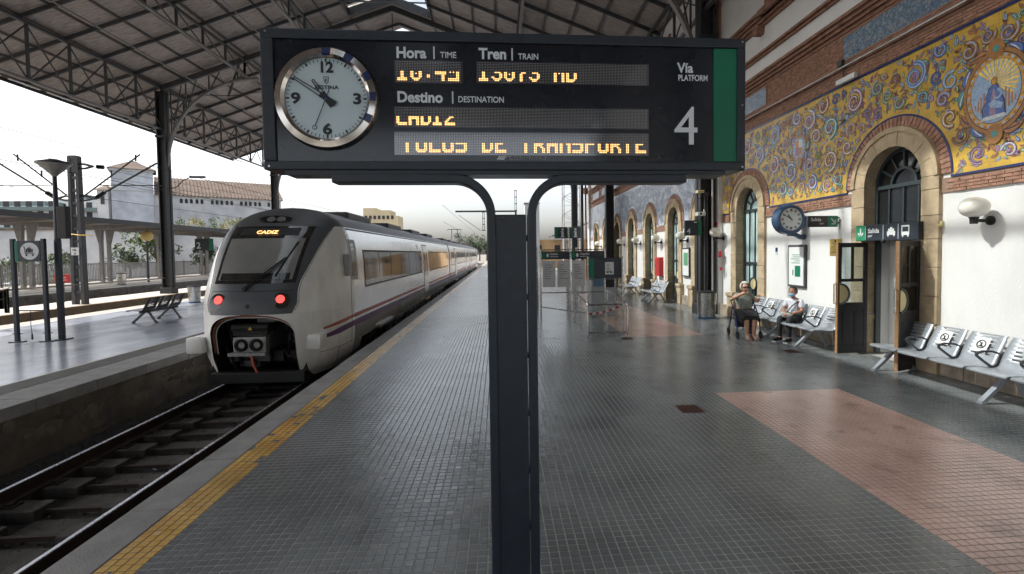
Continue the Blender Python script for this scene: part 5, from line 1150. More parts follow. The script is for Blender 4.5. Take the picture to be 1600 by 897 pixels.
def bogie(yc_, parent):
    b = MB(TO)
    for s_ in (-1, 1):
        b.bbox(TC+s_*1.1-.09, TC+s_*1.1+.09, yc_-1.75, yc_+1.75, -.20, .0, .03); b.bbox(TC+s_*1.1-.12, TC+s_*1.1+.12, yc_-.4, yc_+.4, -.36, -.1, .04)
        b.tube([(TC+s_*1.24, yc_-.7, -.30), (TC+s_*1.24, yc_+.6, -.12)], .05, 8); b.tube([(TC+s_*1.22, yc_+.1, -.05), (TC+s_*1.22, yc_+.1, -.42)], .08, 10)
        for q in (-1.2, 1.2):
            b.lathe([(0, -.13), (.13, -.13), (.15, .0), (.15, .1)], (TC+s_*1.12, yc_+q, -.22), 14, 'X'); b.tube([(TC+s_*1.2, yc_+q-.28, -.02), (TC+s_*1.2, yc_+q-.28, -.34)], .07, 10); b.tube([(TC+s_*1.2, yc_+q+.28, -.02), (TC+s_*1.2, yc_+q+.28, -.34)], .07, 10)
    bg_ = b.build('bogie', M['under'], parent)
    for q in (-1.2, 1.2):
        for s_ in (-1, 1):
            w = MB(TO); w.lathe([(.0, -.06), (.36, -.06), (.42, -.05), (.42, .05), (.45, .07), (0, .07)], (TC+s_*.834, yc_+q, RZ+.42), 28, 'X'); w.build('wheel', M['railside'], bg_)
c1 = carriage(12.6, 36.5, (24.9,), ((13.62, 23.6), (26.1, 35.4)), True)
skirt(12.6, 13.25, c1); bogie(15.2, c1); skirt(17.3, 32.4, c1); bogie(34.5, c1)
c2 = carriage(37.1, 61.0, (42.0, 55.5), ((38.2, 40.9), (43.2, 54.2), (56.8, 60.0))); bogie(39.2, c2); skirt(41.2, 57, c2); bogie(59, c2)
c3 = carriage(61.6, 86.0, (66.0, 80.0), ((62.5, 64.8), (67.2, 78.8))); bogie(63.6, c3); skirt(65.6, 82, c3)
for y in (36.5, 61.0):
    b = MB(TO); b.bbox(TC-1.2, TC+1.2, y-.02, y+.62, -.1, 2.9, .05); b.build('gangway', M['black'], tr)
for z0, z1, mt, nm in ((.575, .655, 'tred', 'red_stripe'), (.36, .50, 'tpur', 'purple_stripe')):   # stripes running onto the nose
    b = MB(TO); rows = []
    for k in range(25):
        y = 11.0+(12.6-11.0)*k/24; f = min(1, .55+k/20); zc2 = (z0+z1)/2 - .09*(1-k/24)**2; hh = (z1-z0)/2*f
        rows.append([nose_y(y, zc2-hh+2*hh*j/3, 1, .004) for j in range(4)])
    loft(b, rows); b.build(nm, M[mt], tr, True)
b = MB(TO); b.bbox(TC+1.40, TC+1.52, 11.95, 12.25, 1.62, 2.14, .03); b.build('mirror_pod', M['skirt'], tr)
side_patch(12.42, 12.98, 1.50, 2.50, .004, 1, 'cab_window_frame', M['skirt'], c1); side_patch(12.52, 12.80, 1.60, 2.40, .008, 1, 'cab_window', M['tglass'], c1)
side_patch(22.5, 22.95, 2.36, 2.56, .006, 1, 'side_display', M['tglass'], c1)
b = MB(TO); b.bbox(TC+1.38, TC+1.50, 15.0, 16.9, -.06, .03, .01); b.build('cab_step', M['skirt'], c1)
b = MB(TO)
for s_ in (-.5, .5): b.tube([(TC+s_, 57.2, 3.4), (TC+s_*.8, 58.6, 4.1), (TC+s_*.6, 57.6, 4.9)], .04, 6)
b.tube([(TC-.85, 57.6, 4.85), (TC-.6, 57.6, 4.95), (TC+.6, 57.6, 4.95), (TC+.85, 57.6, 4.85)], .04, 6); b.bbox(TC-.6, TC+.6, 56.8, 58.8, 3.26, 3.42, .03); b.build('pantograph', M['black'], tr)
# ================================================================== BENCHES
BP = [(-.43,.405),(-.425,.43),(-.40,.442),(-.25,.438),(-.10,.42),(-.02,.415),(.04,.43),(.075,.465),(.095,.52)] + [(.095+.028*k*1.0+.0, .52+.052*k) for k in range(1, 7)] + [(.275,.845),(.295,.842)]
def seat_mesh(mat, W_=.55):
    cols = [0, .06, .13, W_-.13, W_-.06, W_]; b = MB(); rows = []
    for i, (x, z) in enumerate(BP): rows.append((x, z))
    rr = []; tagrow = []
    for i, (p, q) in enumerate(zip(rows, rows[1:])):
        rr.append(p); 
        if 8 <= i <= 13: # split so that a slot sits in the upper part of each back row
            f = .62; rr.append((p[0]+(q[0]-p[0])*f, p[1]+(q[1]-p[1])*f)); tagrow += [0, 1]
        else: tagrow.append(0)
    rr.append(rows[-1]); n = len(cols)
    vv = [(x, c + (.012 if j in (0,) else -.012 if j == n-1 else 0)*(1 if z > .8 else 0), z + (.006 if j in (0, n-1) and z < .5 else 0)) for (x, z) in rr for j, c in enumerate(cols)]
    ff = [(i*n+j, i*n+j+1, (i+1)*n+j+1, (i+1)*n+j) for i in range(len(rr)-1) for j in range(n-1) if not (tagrow[i] and j == 2)]
    b.add(vv, ff); me = b.mesh('seat', mat, True)
    bm = bmesh.new(); bm.from_mesh(me); bmesh.ops.solidify(bm, geom=bm.faces[:], thickness=.014); bm.to_mesh(me); bm.free(); return me
SEAT = {k: seat_mesh(M[k]) for k in ('alu', 'darkseat')}
def arm_mesh(mat):
    b = MB(); b.sweep([(.13, 0, .60), (.0, 0, .645), (-.14, 0, .655), (-.22, 0, .64), (-.25, 0, .615), (-.235, 0, .585), (-.15, 0, .52), (-.03, 0, .435)], .026, .032, nrm=(0, 1, 0)); b.sweep([(-.03, 0, .43), (.055, 0, .44), (.11, 0, .53), (.135, 0, .61)], .022, .03, nrm=(0, 1, 0)); b.box(-.40, .0, -.018, .018, .395, .415); return b.mesh('armrest', mat)
def leg_mesh(mat):
    b = MB(); b.sweep([(-.46, 0, .018), (-.30, 0, .16), (-.12, 0, .33), (-.04, 0, .36)], .05, .07, nrm=(0, 1, 0)); b.sweep([(.25, 0, .018), (.14, 0, .18), (.05, 0, .33), (-.02, 0, .36)], .045, .06, nrm=(0, 1, 0)); b.bbox(-.49, -.42, -.045, .045, 0, .03, .008); b.bbox(.22, .29, -.045, .045, 0, .03, .008); return b.mesh('leg', mat)
ARM = arm_mesh(M['alu_dark']); LEG = {k: leg_mesh(M[k]) for k in ('alu', 'darkseat')}
def bench(loc, n, lab, mat='alu', pitch=.6, arms=(), notices=(), legs=None, rz_=0, grp='seats on the platforms', name='bench'):
    t = thing(name, lab, 'bench', loc, rz_, grp); L = n*pitch
    for i in range(n): inst(SEAT[mat], 'seat', t, (0, i*pitch+.025, 0))
    b = MB(); b.bbox(-.07, .01, .05, L-.05, .335, .405, .008); b.build('beam', M[mat], t)
    for y in legs or (.35, L-.35): inst(LEG[mat], 'leg', t, (0, y, 0))
    for i in arms: inst(ARM, 'armrest', t, (0, i*pitch, 0))
    for i in notices:
        cy = i*pitch+.30; x0, z0 = .155, .625; d = Vector((.028, 0, .052)).normalized(); nrm = Vector((-d.z, 0, d.x)); C_ = Vector((x0, cy, z0+.06))+nrm*.012; u = Vector((0, 1, 0))
        q = MB(); q.add([C_-u*.105-d*.12, C_+u*.105-d*.12, C_+u*.105+d*.11, C_-u*.105+d*.11], [(0, 1, 2, 3)]); nn = q.build('notice', M['white_print'], t)
        q = MB(); q.tube([C_+nrm*.004+(u*math.cos(a)+d*math.sin(a))*.062 for a in [k*.3142 for k in range(20)]], .008, 5, closed=True); q.bar(C_+nrm*.004-u*.044-d*.044, C_+nrm*.004+u*.044+d*.044, .010, .003, upv=nrm); q.bar(C_+nrm*.004+d*.03, C_+nrm*.004-d*.03, .02, .003, upv=nrm); q.bar(C_+nrm*.004-d*.03-u*.035, C_+nrm*.004-d*.03+u*.03, .02, .003, upv=nrm); q.build('no_sitting_symbol', M['black'], nn)
    return t
bench((6.93, 5.18, 0), 5, 'near row of grey metal seats against the white wall beside the exit', pitch=.6, arms=(1, 2, 3, 4), notices=(2, 3), legs=(.92, 2.82))
bench((6.90, 9.66, 0), 6, 'row of grey metal seats under the poster where the masked person sits', pitch=.583, arms=(1, 2, 4, 5), notices=(1, 4), legs=(.55, 1.75, 3.0))
bench((6.62, 19.55, 0), 3, 'three grey seats on the far pink floor, nearer of the two', pitch=.58, arms=(1, 2), notices=(1,))
bench((6.62, 23.3, 0), 3, 'three grey seats on the far pink floor, farther of the two', pitch=.58, arms=(1, 2))
bench((-11.32, 16.45, 0), 3, 'dark slatted three-seat bench on the left platform, backs to the train', 'darkseat', pitch=.64, legs=(.35, 1.55))
bench((-33.6, 36.6, 0), 3, 'far bench by the fence behind the luggage trolley sign', 'alu', pitch=.6); bench((-33.6, 45.2, 0), 3, 'far bench by the fence near the amber globe lamp', 'alu', pitch=.6)
# ------------------------------------------------------------------ litter bins
def litter_bin(loc, lab, s_=1):
    t = thing('litter_bin', lab, 'litter bin', loc, 0, 'litter bins')
    def ring(rx, ry, z, n=28): return [(rx*s_*math.cos(2*math.pi*k/n), ry*s_*math.sin(2*math.pi*k/n), z*s_) for k in range(n+1)]
    b = MB(); loft(b, [ring(.27, .21, .05), ring(.29, .225, .4), ring(.31, .24, .80)]); b.build('body', M['steel'], t, True)
    b = MB(); loft(b, [ring(.275, .215, 0), ring(.285, .222, .05), ring(.27, .21, .055)]); b.build('base', pm('bin_blue', (.05, .14, .30), .5), t)
    b = MB(); loft(b, [ring(.32, .25, .80), ring(.32, .25, .84), ring(.24, .17, .86), ring(.01, .01, .80)]); b.build('lid', M['iron_dark'], t)
litter_bin((6.50, 14.98, 0), 'stainless steel oval litter bin beside the column and tall window'); litter_bin((-14.1, 24.0, 0), 'small dark litter bin on the left platform behind the train nose', .9); litter_bin((-29.2, 40.6, 0), 'litter bin on the far platform under the canopy', 1.1)
# things fixed to the right-hand column
CXx, CYy = 6.92, 16.1
t = thing('hanging_sign', 'dark platform sign with number 4 and green edge on the column', 'sign', (6.38, CYy-.3, 2.62)); 
b = MB(); b.bbox(-.28, .28, -.05, .05, 0, .50, .01); b.build('panel', M['charcoal'], t); b = MB(); b.box(.17, .275, -.054, -.05, .005, .495); b.build('green_edge', M['green'], t); text('numeral', '4', M['white_print'], t, (-.22, -.052, .06), .26, (R(90), 0, 0), .004); b = MB(); b.box(.02, .12, -.053, -.051, .42, .45); b.build('small_mark', M['white_print'], t); b = MB(); b.tube([(.28, 0, .1), (.42, 0, .1)], .02, 8); b.tube([(.28, 0, .4), (.42, 0, .4)], .02, 8); b.build('bracket', M['iron_dark'], t)
t = thing('security_camera', 'white security camera on the dark column above the platform four sign', 'camera', (6.62, CYy-.3, 3.28)); b = MB(); b.bbox(-.16, .10, -.24, .02, -.02, .10, .02); b.build('housing', M['white_print'], t); b = MB(); b.tube([(.08, -.02, .04), (.16, .02, .06), (.16, .05, .2)], .018, 6); b.build('arm', M['white_print'], t); b = MB(); b.lathe([(0, -.245), (.035, -.245), (.035, -.23)], (-.06, 0, .04), 12, 'Y'); b.build('lens', M['black'], t)
t = thing('security_camera', 'small upper camera with coiled cable near the top of the dark column', 'camera', (6.60, CYy-.28, 4.0)); b = MB(); b.bbox(-.12, .10, -.2, .02, 0, .09, .02); b.build('housing', M['cream'], t); b = MB(); b.tube([(-.1, -.05, -.02), (-.05, -.06, -.16), (.06, -.06, -.20), (.14, -.05, -.1), (.12, -.04, .02)], .012, 6); b.build('cable', M['black'], t)
b = MB(); b.tube([(CXx-.12, CYy-.27, 0), (CXx-.12, CYy-.27, 3.95)], .025, 8); b.tube([(CXx-.04, CYy-.27, 0), (CXx-.04, CYy-.27, 3.95)], .025, 8); b.bbox(CXx-.17, CXx+.02, CYy-.31, CYy-.24, 3.93, 4.03, .01); tag(b.build('cable_conduit', M['iron']), 'pair of conduits running up the dark column by the litter bin', 'conduit')
b = MB(); b.tube([(CXx+.14, CYy-.27, 0), (CXx+.14, CYy-.27, 9)], .03, 8); tag(b.build('downpipe', M['plaster_grey']), 'slim grey downpipe beside the dark column', 'pipe')

# ================================================================== BARRIERS AND NOTICE FRAMES
def tube_obj(pts, r_, nm, par, mt='steel', n=8): b = MB(); b.tube(pts, r_, n); return b.build(nm, M[mt], par, True)
t = thing('queue_barrier', 'stainless tubular queue barrier with red and white tape across', 'barrier', (2.2, 12.1, 0))
for x, xf in ((0, -.02), (1.0, .95)):
    tube_obj([(x, 0, 0), (x, 0, .72), (x-.005, .04, .80), (x-.02, .12, .84), (xf, 2.1, .99)], .025, 'handrail', t)
    tube_obj([(xf, 2.1, 0), (xf, 2.1, .98)], .025, 'post', t); tube_obj([(x*.97, 1.1, 0), (x*.97, 1.1, .90)], .02, 'post', t)
    for yy in (0, 2.1): b = MB(); b.lathe([(0, .012), (.06, .012), (.065, 0)], (x if yy == 0 else xf, yy, 0), 14); b.build('foot', M['steel'], t)
tube_obj([(0, 0, .10), (1.0, 0, .10)], .022, 'cross_bar', t)
for k in range(10):
    a, c = k/10, (k+1)/10; f = lambda q: (.05+.92*q, .15+.3*q, .56 + .17*q - .22*q*(1-q))
    b = MB(); p0, p1 = Vector(f(a)), Vector(f(c)); b.bar(p0, p1, .006, .05); b.build('tape', M['red'] if k % 2 == 0 else M['white_print'], t)
t = thing('notice_board', 'dark green-edged board with a white paper on two steel poles', 'notice board', (2.68, 12.25, 0))
for x in (-.44, .44): tube_obj([(x, 0, 0), (x, 0, 2.0)], .025, 'pole', t); 
tube_obj([(-.44, 0, .78), (.44, 0, .78)], .02, 'cross_bar', t)
b = MB(); b.bbox(-.42, .40, -.06, -.0, 1.46, 1.97, .02); b.build('board', M['charcoal'], t); b = MB(); b.box(-.418, -.30, -.064, -.06, 1.47, 1.96); b.build('green_edge', M['green'], t); b = MB(); b.box(-.02, .20, -.066, -.061, 1.55, 1.86); pp = b.build('paper', M['white_print'], t); b = MB()
for k in range(6): b.box(.02, .02+random.uniform(.06, .15), -.069, -.067, 1.80-k*.035, 1.81-k*.035)
b.box(.02, .07, -.069, -.067, 1.585, 1.625); b.box(.10, .16, -.069, -.067, 1.585, 1.625); b.build('print', M['iron'], pp)
b = MB(); b.tube([(-.43, -.03, 1.45), (-.40, -.03, 1.43), (.40, -.03, 1.43), (.45, -.03, 1.47), (.45, -.03, 1.96), (.41, -.03, 2.0)], .012, 6); b.build('frame', M['steel'], t)
t = thing('notice_stand', 'steel frame with dark banners and grey notice panels beyond the barrier', 'notice stand', (1.3, 15.3, 0)); X_ = (0, .93, 2.03)
for x in X_: tube_obj([(x, 0, 0), (x, 0, 2.22)], .025, 'pole', t)
for z in (2.2, 1.92, .86): tube_obj([(0, 0, z), (2.03, 0, z)], .016, 'rail', t)
for x0, x1, s_ in ((.03, .90, 'Salidas'), (.96, 2.0, 'Llegadas')):
    b = MB(); b.bbox(x0, x1, -.05, -.02, 1.93, 2.14, .006); pn = b.build('banner', M['charcoal'], t); b = MB(); b.box(x0+.01, x0+.12, -.053, -.05, 1.935, 2.135); b.build('green_edge', M['green'], pn); text('lettering', s_, M['white_print'], pn, (x0+.27, -.052, 2.04), .09, (R(90), 0, 0), .01); b = MB(); b.box(x0+.27, x0+.52, -.053, -.051, 1.98, 1.995); disc_on(b, Vector((x0+.19, -.053, 2.03)), Vector((0, -1, 0)), .04, .06, 14); b.build('mark', M['white_print'], pn)
for x0, x1 in ((.06, .46), (.52, .89), (.99, 1.40)):
    b = MB(); b.bbox(x0, x1, -.04, -.015, 1.04, 1.86, .006); pn = b.build('notice_panel', pm('grey_notice', (.58, .59, .60), .4, 0, .08), t); b = MB()
    for k in range(7): b.box(x0+.06, x0+.06+random.uniform(.1, .28), -.043, -.041, 1.72-k*.07, 1.735-k*.07)
    b.build('print', M['iron'], pn)
tube_obj([(0, 0, .42), (1.2, -1.2, .35), (2.3, .2, .52)], .014, 'stay', t)
b = MB(); b.box(-.02, 2.05, .3, .34, 2.10, 2.16); b.build('wood_rail', M['wood_edge'], t)
t = thing('ticket_machine', 'grey ticket machine standing behind the dark notice board', 'machine', (3.45, 16.0, 0)); b = MB(); b.bbox(-.42, .42, 0, .5, 0, 1.5, .03); b.build('case', pm('machine_grey', (.42, .46, .50), .4), t); b = MB(); b.box(-.36, -.02, -.006, 0, .98, 1.32); b.build('screen', pm('screen_blue', (.10, .22, .38), .2), t); b = MB(); b.box(.06, .34, -.012, 0, .95, 1.25); b.build('slot_panel', M['black'], t)
for k, (x, rz_) in enumerate(((0, R(8)), (.50, R(-28)))):
    pass
t = thing('information_sign', 'pair of dark signs with white letter i on a pole above the barriers', 'sign', (2.23, 15.6, 0)); tube_obj([(0, 0, 0), (0, 0, 2.9)], .03, 'pole', t)
for x, a in ((-.24, R(4)), (.20, R(-35))):
    b = MB(); b.bbox(-.22, .20, -.03, .03, 2.56, 2.92, .01); o_ = b.build('panel', M['charcoal'], t); o_.location = (x, -.06, 0); o_.rotation_euler = (0, 0, a); g_ = MB(); g_.box(-.218, -.11, -.034, -.03, 2.565, 2.915); g_.build('green_edge', M['green'], o_); g_ = MB(); g_.box(.0, .07, -.034, -.03, 2.61, 2.78); g_.box(-.02, .09, -.034, -.03, 2.595, 2.625); g_.box(-.02, .05, -.034, -.031, 2.755, 2.785); disc_on(g_, Vector((.035, -.034, 2.84)), Vector((0, -1, 0)), .038, .04, 14); g_.build('letter_i', M['white_print'], o_)
for k, (x, y) in enumerate(((1.6, 20.5), (2.4, 22), (3.2, 23.5), (4.0, 25))):
    pass
for x, h in ((2.6, 2.45), (2.95, 2.3), (1.45, 2.35)): b = MB(); b.tube([(x, 18.6, 0), (x, 18.6, h)], .04, 8); tag(b.build('post', M['steel']), {2.6: 'tallest bare steel post behind the information signs', 2.95: 'bare steel post nearest the dark far column behind the barriers', 1.45: 'bare steel post at the left behind the notice panels'}[x], 'post')

# ================================================================== LEFT PLATFORM FURNITURE
t = thing('lamp_post', 'dark lamp post with conical lantern on the left platform', 'street lamp', (-11.36, 13.7, 0))
b = MB(); b.bbox(-.16, .16, -.16, .16, 0, .03, .006); b.bbox(-.055, .055, -.055, .055, .03, 2.6, .012); b.build('lower_pole', M['charcoal'], t); b = MB(); b.cyl((.0, 0, 2.55), (0, 0, 4.25), .065, .045, 14); b.build('upper_pole', M['charcoal'], t, True); b = MB(); b.lathe([(.05, 4.22), (.09, 4.28), (.36, 4.55)], n=28); b.build('lantern_shade', pm('lantern_glass', (.30, .28, .24), .35), t, True); b = MB(); b.lathe([(.37, 4.54), (.37, 4.575), (.22, 4.62), (.10, 4.66), (0, 4.66)], n=28); b.build('lantern_cap', M['charcoal'], t); b = MB(); b.bbox(.06, .28, -.08, .08, 2.62, 3.46, .015); b.build('loudspeaker_box', pm('box_brown', (.045, .04, .038), .6), t)
t = thing('trolley_sign', 'dark sign with luggage trolley symbol in a white circle on two posts', 'sign', (-11.85, 13.45, 0))
for x in (-.36, .36): b = MB(); b.bbox(x-.042, x+.042, -.042, .042, 0, 2.62, .01); b.bbox(x-.14, x+.14, -.10, .10, 0, .025, .005); b.build('post', M['charcoal'], t)
b = MB(); b.bbox(-.30, .30, -.03, .03, 2.04, 2.57, .008); b.build('panel', M['charcoal'], t); b = MB(); b.box(-.298, -.22, -.034, -.03, 2.05, 2.56); b.build('green_edge', M['green'], t); b = MB(); disc_on(b, Vector((.05, -.0325, 2.305)), Vector((0, -1, 0)), .215, .215, 36); dc = b.build('white_circle', M['white_print'], t)
b = MB(); yv = -.036
for p, q, w in (((-.10, 2.43), (-.07, 2.42), .014), ((-.07, 2.42), (-.045, 2.24), .014), ((-.05, 2.245), (.17, 2.245), .014)): b.bar((p[0], yv, p[1]), (q[0], yv, q[1]), w, .002, upv=(0, 1, 0))
for x0, x1, z0, z1 in ((-.03, .0, 2.27, 2.37), (.01, .09, 2.27, 2.38), (.10, .13, 2.27, 2.36), (.03, .035, 2.38, 2.405), (.065, .07, 2.38, 2.405), (.03, .07, 2.40, 2.41)): b.box(x0, x1, yv-.001, yv+.001, z0, z1)
for x in (-.02, .13): disc_on(b, Vector((x, yv, 2.205)), Vector((0, -1, 0)), .024, .024, 14)
b.build('trolley_symbol', M['black'], dc); tube_obj([(-.36, 0, .80), (.36, 0, .80)], .016, 'cross_bar', t, 'charcoal'); tube_obj([(-.02, 0, .80), (-.02, -.01, .4), (-.01, 0, .18)], .007, 'chain', t, 'charcoal', 6); b = MB(); b.cyl((-.01, 0, .06), (-.01, 0, .2), .022, .016, 8); b.build('chain_weight', M['charcoal'], t)
for x in (-.36, .36): tube_obj([(x-.12, 0, .22), (x+.12, 0, .22)], .012, 'foot_bar', t, 'charcoal')
# guard railings on the middle platform
def rail_line(x, ya, yb, st, zr, lab, mt, w=.09):
    t = thing('guard_railing', lab, 'railing', (x, ya, 0)); y = 0
    while y <= yb-ya: b = MB(); b.bbox(-w, w, -w*.8, w*.8, 0, zr, .01); b.build('post', M[mt], t); y += st
    for z in (zr-.04,) : tube_obj([(0, -3, z), (0, yb-ya+1, z)], .03, 'rail', t, 'iron_light'); 
    tube_obj([(0, -3, .55), (0, yb-ya+1, .55)], .008, 'cable', t, 'iron')
rail_line(-19.3, 20.9, 46, 3.1, .95, 'pale guard rail on square posts along the middle platform edge', 'iron_light', .06); rail_line(-21.05, 22.6, 46, 4.2, .80, 'dark guard rail on stout posts behind the pale one', 'iron_dark', .09)
t = thing('warning_sign', 'small red no-crossing sign on a post behind the trolley sign', 'sign', (-21.0, 25.5, 0)); b = MB(); b.bbox(-.36, .34, -.02, .02, .96, 1.34, .008); b.build('panel', M['red'], t); text('lettering', 'no pasar', M['white_print'], t, (-.26, -.024, 1.16), .13, (R(90), 0, 0), .01); b = MB(); b.box(-.2, .22, -.023, -.021, 1.06, 1.08); b.build('small_print', M['white_print'], t); b = MB(); b.bbox(-.04, .04, -.02, .04, 0, .97, .006); b.build('post', M['iron'], t)
# overhead-line mast with cantilevers
t = thing('catenary_mast', 'lattice overhead-line mast with insulators and cantilever arms on the middle platform', 'mast', (-19.2, 24.2, 0))
for x in (-.20, .20):
    b = MB(); b.add([(x-.07, -.14, 0), (x+.07, -.14, 0), (x+.07, .14, 0), (x-.07, .14, 0), (x*.8-.06, -.12, 6.75), (x*.8+.06, -.12, 6.75), (x*.8+.06, .12, 6.75), (x*.8-.06, .12, 6.75)], [(0, 1, 2, 3), (4, 5, 6, 7), (0, 1, 5, 4), (1, 2, 6, 5), (2, 3, 7, 6), (3, 0, 4, 7)]); b.build('channel', M['iron'], t)
for k in range(11): b = MB(); b.box(-.20, .20, -.10, .10, .5+k*.58, .62+k*.58); b.build('batten', M['iron'], t)
b = MB(); b.bbox(-.17, .17, -.12, .12, 6.6, 6.78, .01); b.bbox(-.10, .10, -.1, .1, 6.0, 6.7, .01); b.build('head', M['iron'], t)
for z in (4.85, 6.30):
    for s_ in (-1, 1): b = MB(); b.tube([(s_*.2, 0, z+.10), (s_*.45, 0, z+.10), (s_*.80, 0, z)], .05, 6); b.tube([(s_*.2, 0, z-.10), (s_*.45, 0, z-.10), (s_*.80, 0, z)], .05, 6); b.build('bracket', M['iron'], t)
def insul(a, c, par):
    a, c = Vector(a), Vector(c); b = MB(); n = 6; pts, rr = [], []
    for k in range(n*2+1): pts.append(a+(c-a)*k/(n*2)); rr.append(.10 if k % 2 else .05)
    b.tube(pts, rr, 10); b.build('insulator', M['iron_dark'], par)
for s_ in (-1, 1):
    insul((s_*.85, 0, 4.86), (s_*1.25, 0, 5.12), t); q = (3.55 if s_ > 0 else -3.2)
    tube_obj([(s_*1.25, 0, 5.12), (q, 0, 6.45)], .045, 'cantilever_tube', t, 'iron_dark'); tube_obj([(s_*.35, 0, 4.95), (q*.80, 0, 6.85)], .035, 'cantilever_tube', t, 'iron_dark'); tube_obj([(s_*1.0, 0, 5.45), (q*1.05, 0, 5.42)], .022, 'steady_arm', t, 'iron_dark')
    for f in (.55, .93): b = MB(); b.tube([(q*.80*f, 0, 6.85*f+4.95*(1-f)+.12), (q*.80*f, 0, 6.85*f+4.95*(1-f)-.18)], .035, 6); b.build('clamp', M['iron_dark'], t)
insul((.95, 0, 6.28), (1.25, 0, 6.26), t)
b = MB(); b.bbox(-.18, .16, -.17, -.15, 2.25, 2.6, .004); b.build('number_plate', M['white_print'], t); text('plate_text', '106', M['black'], t, (-.14, -.172, 2.44), .13, (R(90), 0, 0), .02); text('plate_text', '8', M['black'], t, (-.05, -.172, 2.28), .13, (R(90), 0, 0), .02)
b = MB(); b.tube([(-.5, -.1, 3.1), (-.1, -.16, 3.2), (.2, -.16, 3.16), (.7, -.1, 3.15)], .03, 6); b.build('coloured_cable', M['brass'], t)
# overhead wires
for i, (x, z, z2, lab) in enumerate(((-16.6, 5.45, 5.45, 'contact wire over the track beside the left platform'), (-16.0, 6.5, 6.35, 'upper carrier wire over the track beside the left platform'), (-22.3, 5.45, 5.45, 'contact wire over the track beyond the middle platform'), (-22.0, 6.5, 6.35, 'upper carrier wire beyond the middle platform'), (-24.5, 8.2, 7.6, 'high feeder wire at far left'), (-25.2, 7.7, 7.3, 'second feeder wire at far left'))):
    b = MB(); pts = [(x, y, z+(z2-z)*abs(math.sin(y*.06))) for y in range(8, 130, 4)]; b.tube(pts, .013, 5); tag(b.build('overhead_wire', M['black']), lab, 'wire', 'overhead wires at left')
for k, (y, z) in enumerate(((20.5, 7.5), (21.6, 7.4))):
    b = MB(); b.tube([(-24.6+.25*math.sin(q*.8), y+.08*q, z+.35-.16*q+.2*math.cos(q*1.3)) for q in range(9)], .014, 5); tag(b.build('dropper_loop', M['black']), ('left' if k == 0 else 'right') + ' looped wire hanging from the feeder wires at far left', 'wire', 'overhead wires at left')
t = thing('column_lamp', 'small street lamp on a curved arm fixed to the big roof column', 'lamp', (-18.95, 30.4, 6.1)); tube_obj([(0, 0, 0), (.35, -.02, .08), (.7, -.03, .45), (1.15, -.03, .66)], .03, 'arm', t, 'iron'); b = MB(); b.bbox(1.1, 1.95, -.12, .06, .60, .72, .03); b.build('head', M['iron'], t)
# far platform canopy
t = thing('platform_canopy', 'long flat canopy on flared posts over the far platform', 'canopy', (-32.0, 30, 0)); CO = (-32.0, 30, 0)
b = MB(CO); b.box(-36.2, -28.4, 8, 80, 4.72, 4.80); b.build('deck', pm('canopy_metal', (.16, .145, .135), .7, 0, .25, 1), t); b = MB(CO); b.box(-28.45, -28.3, 8, 80, 4.62, 4.98); b.build('fascia', M['iron_dark'], t)
for k in range(18):
    b = MB(CO); y = 10+k*4; b.prism([(-36, 4.71), (-28.5, 4.71), (-28.5, 4.6), (-31.8, 4.35), (-32.6, 4.35), (-36, 4.6)], 'Y', y-.07, y+.07); b.build('rib', M['iron_light'], t)
for y in (22.5, 29.6, 36.4, 43.2, 50.0, 56.8, 63.6):
    b = MB(CO)
    for s_ in (-1, 1):
        b.add([(-32.2+s_*.28-.10, y-.12, 0), (-32.2+s_*.28+.10, y-.12, 0), (-32.2+s_*.28+.10, y+.12, 0), (-32.2+s_*.28-.10, y+.12, 0), (-32.2+s_*.30-.10, y-.12, 3.2), (-32.2+s_*.30+.10, y-.12, 3.2), (-32.2+s_*.30+.10, y+.12, 3.2), (-32.2+s_*.30-.10, y+.12, 3.2), (-32.2+s_*.42-.28, y-.12, 4.4), (-32.2+s_*.42+.28, y-.12, 4.4), (-32.2+s_*.42+.28, y+.12, 4.4), (-32.2+s_*.42-.28, y+.12, 4.4)], [(0, 1, 5, 4), (1, 2, 6, 5), (2, 3, 7, 6), (3, 0, 4, 7), (4, 5, 9, 8), (5, 6, 10, 9), (6, 7, 11, 10), (7, 4, 8, 11), (8, 9, 10, 11)])
    b.build('post', M['iron_light'], t)
t = thing('fence', 'grey upright-bar fence along the back of the far platform', 'fence', (-36.3, 30, 0)); FO = (-36.3, 30, 0)
for z in (.15, 1.55): b = MB(FO); b.box(-36.33, -36.27, 10, 90, z, z+.06); b.build('rail', M['iron_light'], t)
b = MB(FO)
for k in range(470): b.box(-36.32, -36.28, 10+k*.17, 10.07+k*.17, .05, 1.66)
stuff(b.build('bars', pm('fence_grey', (.24, .245, .25), .6), t))
for y in range(12, 90, 3): b = MB(FO); b.box(-36.36, -36.24, y-.05, y+.05, 0, 1.75); b.build('post', M['iron_light'], t)
def small_sign(x, y, z, w, h, s_, lab): 
    t = thing('hanging_sign', lab, 'sign', (x, y, z)); b = MB(); b.bbox(-w/2, w/2, -.05, .05, -h, 0, .01); b.build('panel', M['charcoal'], t); b = MB(); b.box(w*.28, w*.49, -.054, -.05, -h+.01, -.01); b.build('green_edge', M['green'], t); text('numeral', s_, M['white_print'], t, (-w*.42, -.053, -h*.82), h*.72, (R(90), 0, 0), .01); tube_obj([(0, 0, 0), (0, 0, 4.5-z)], .03, 'hanger', t, 'iron')
small_sign(-29.6, 52.3, 3.95, 1.75, 1.2, '2', 'dark hanging platform sign with number 2 under the far canopy'); small_sign(-33.0, 50.5, 3.2, .85, .5, '3', 'small hanging sign with number 3 behind the amber lamp'); small_sign(-31.9, 50.5, 3.2, .9, .5, '1', 'small hanging sign with number 1 left of the roof column')
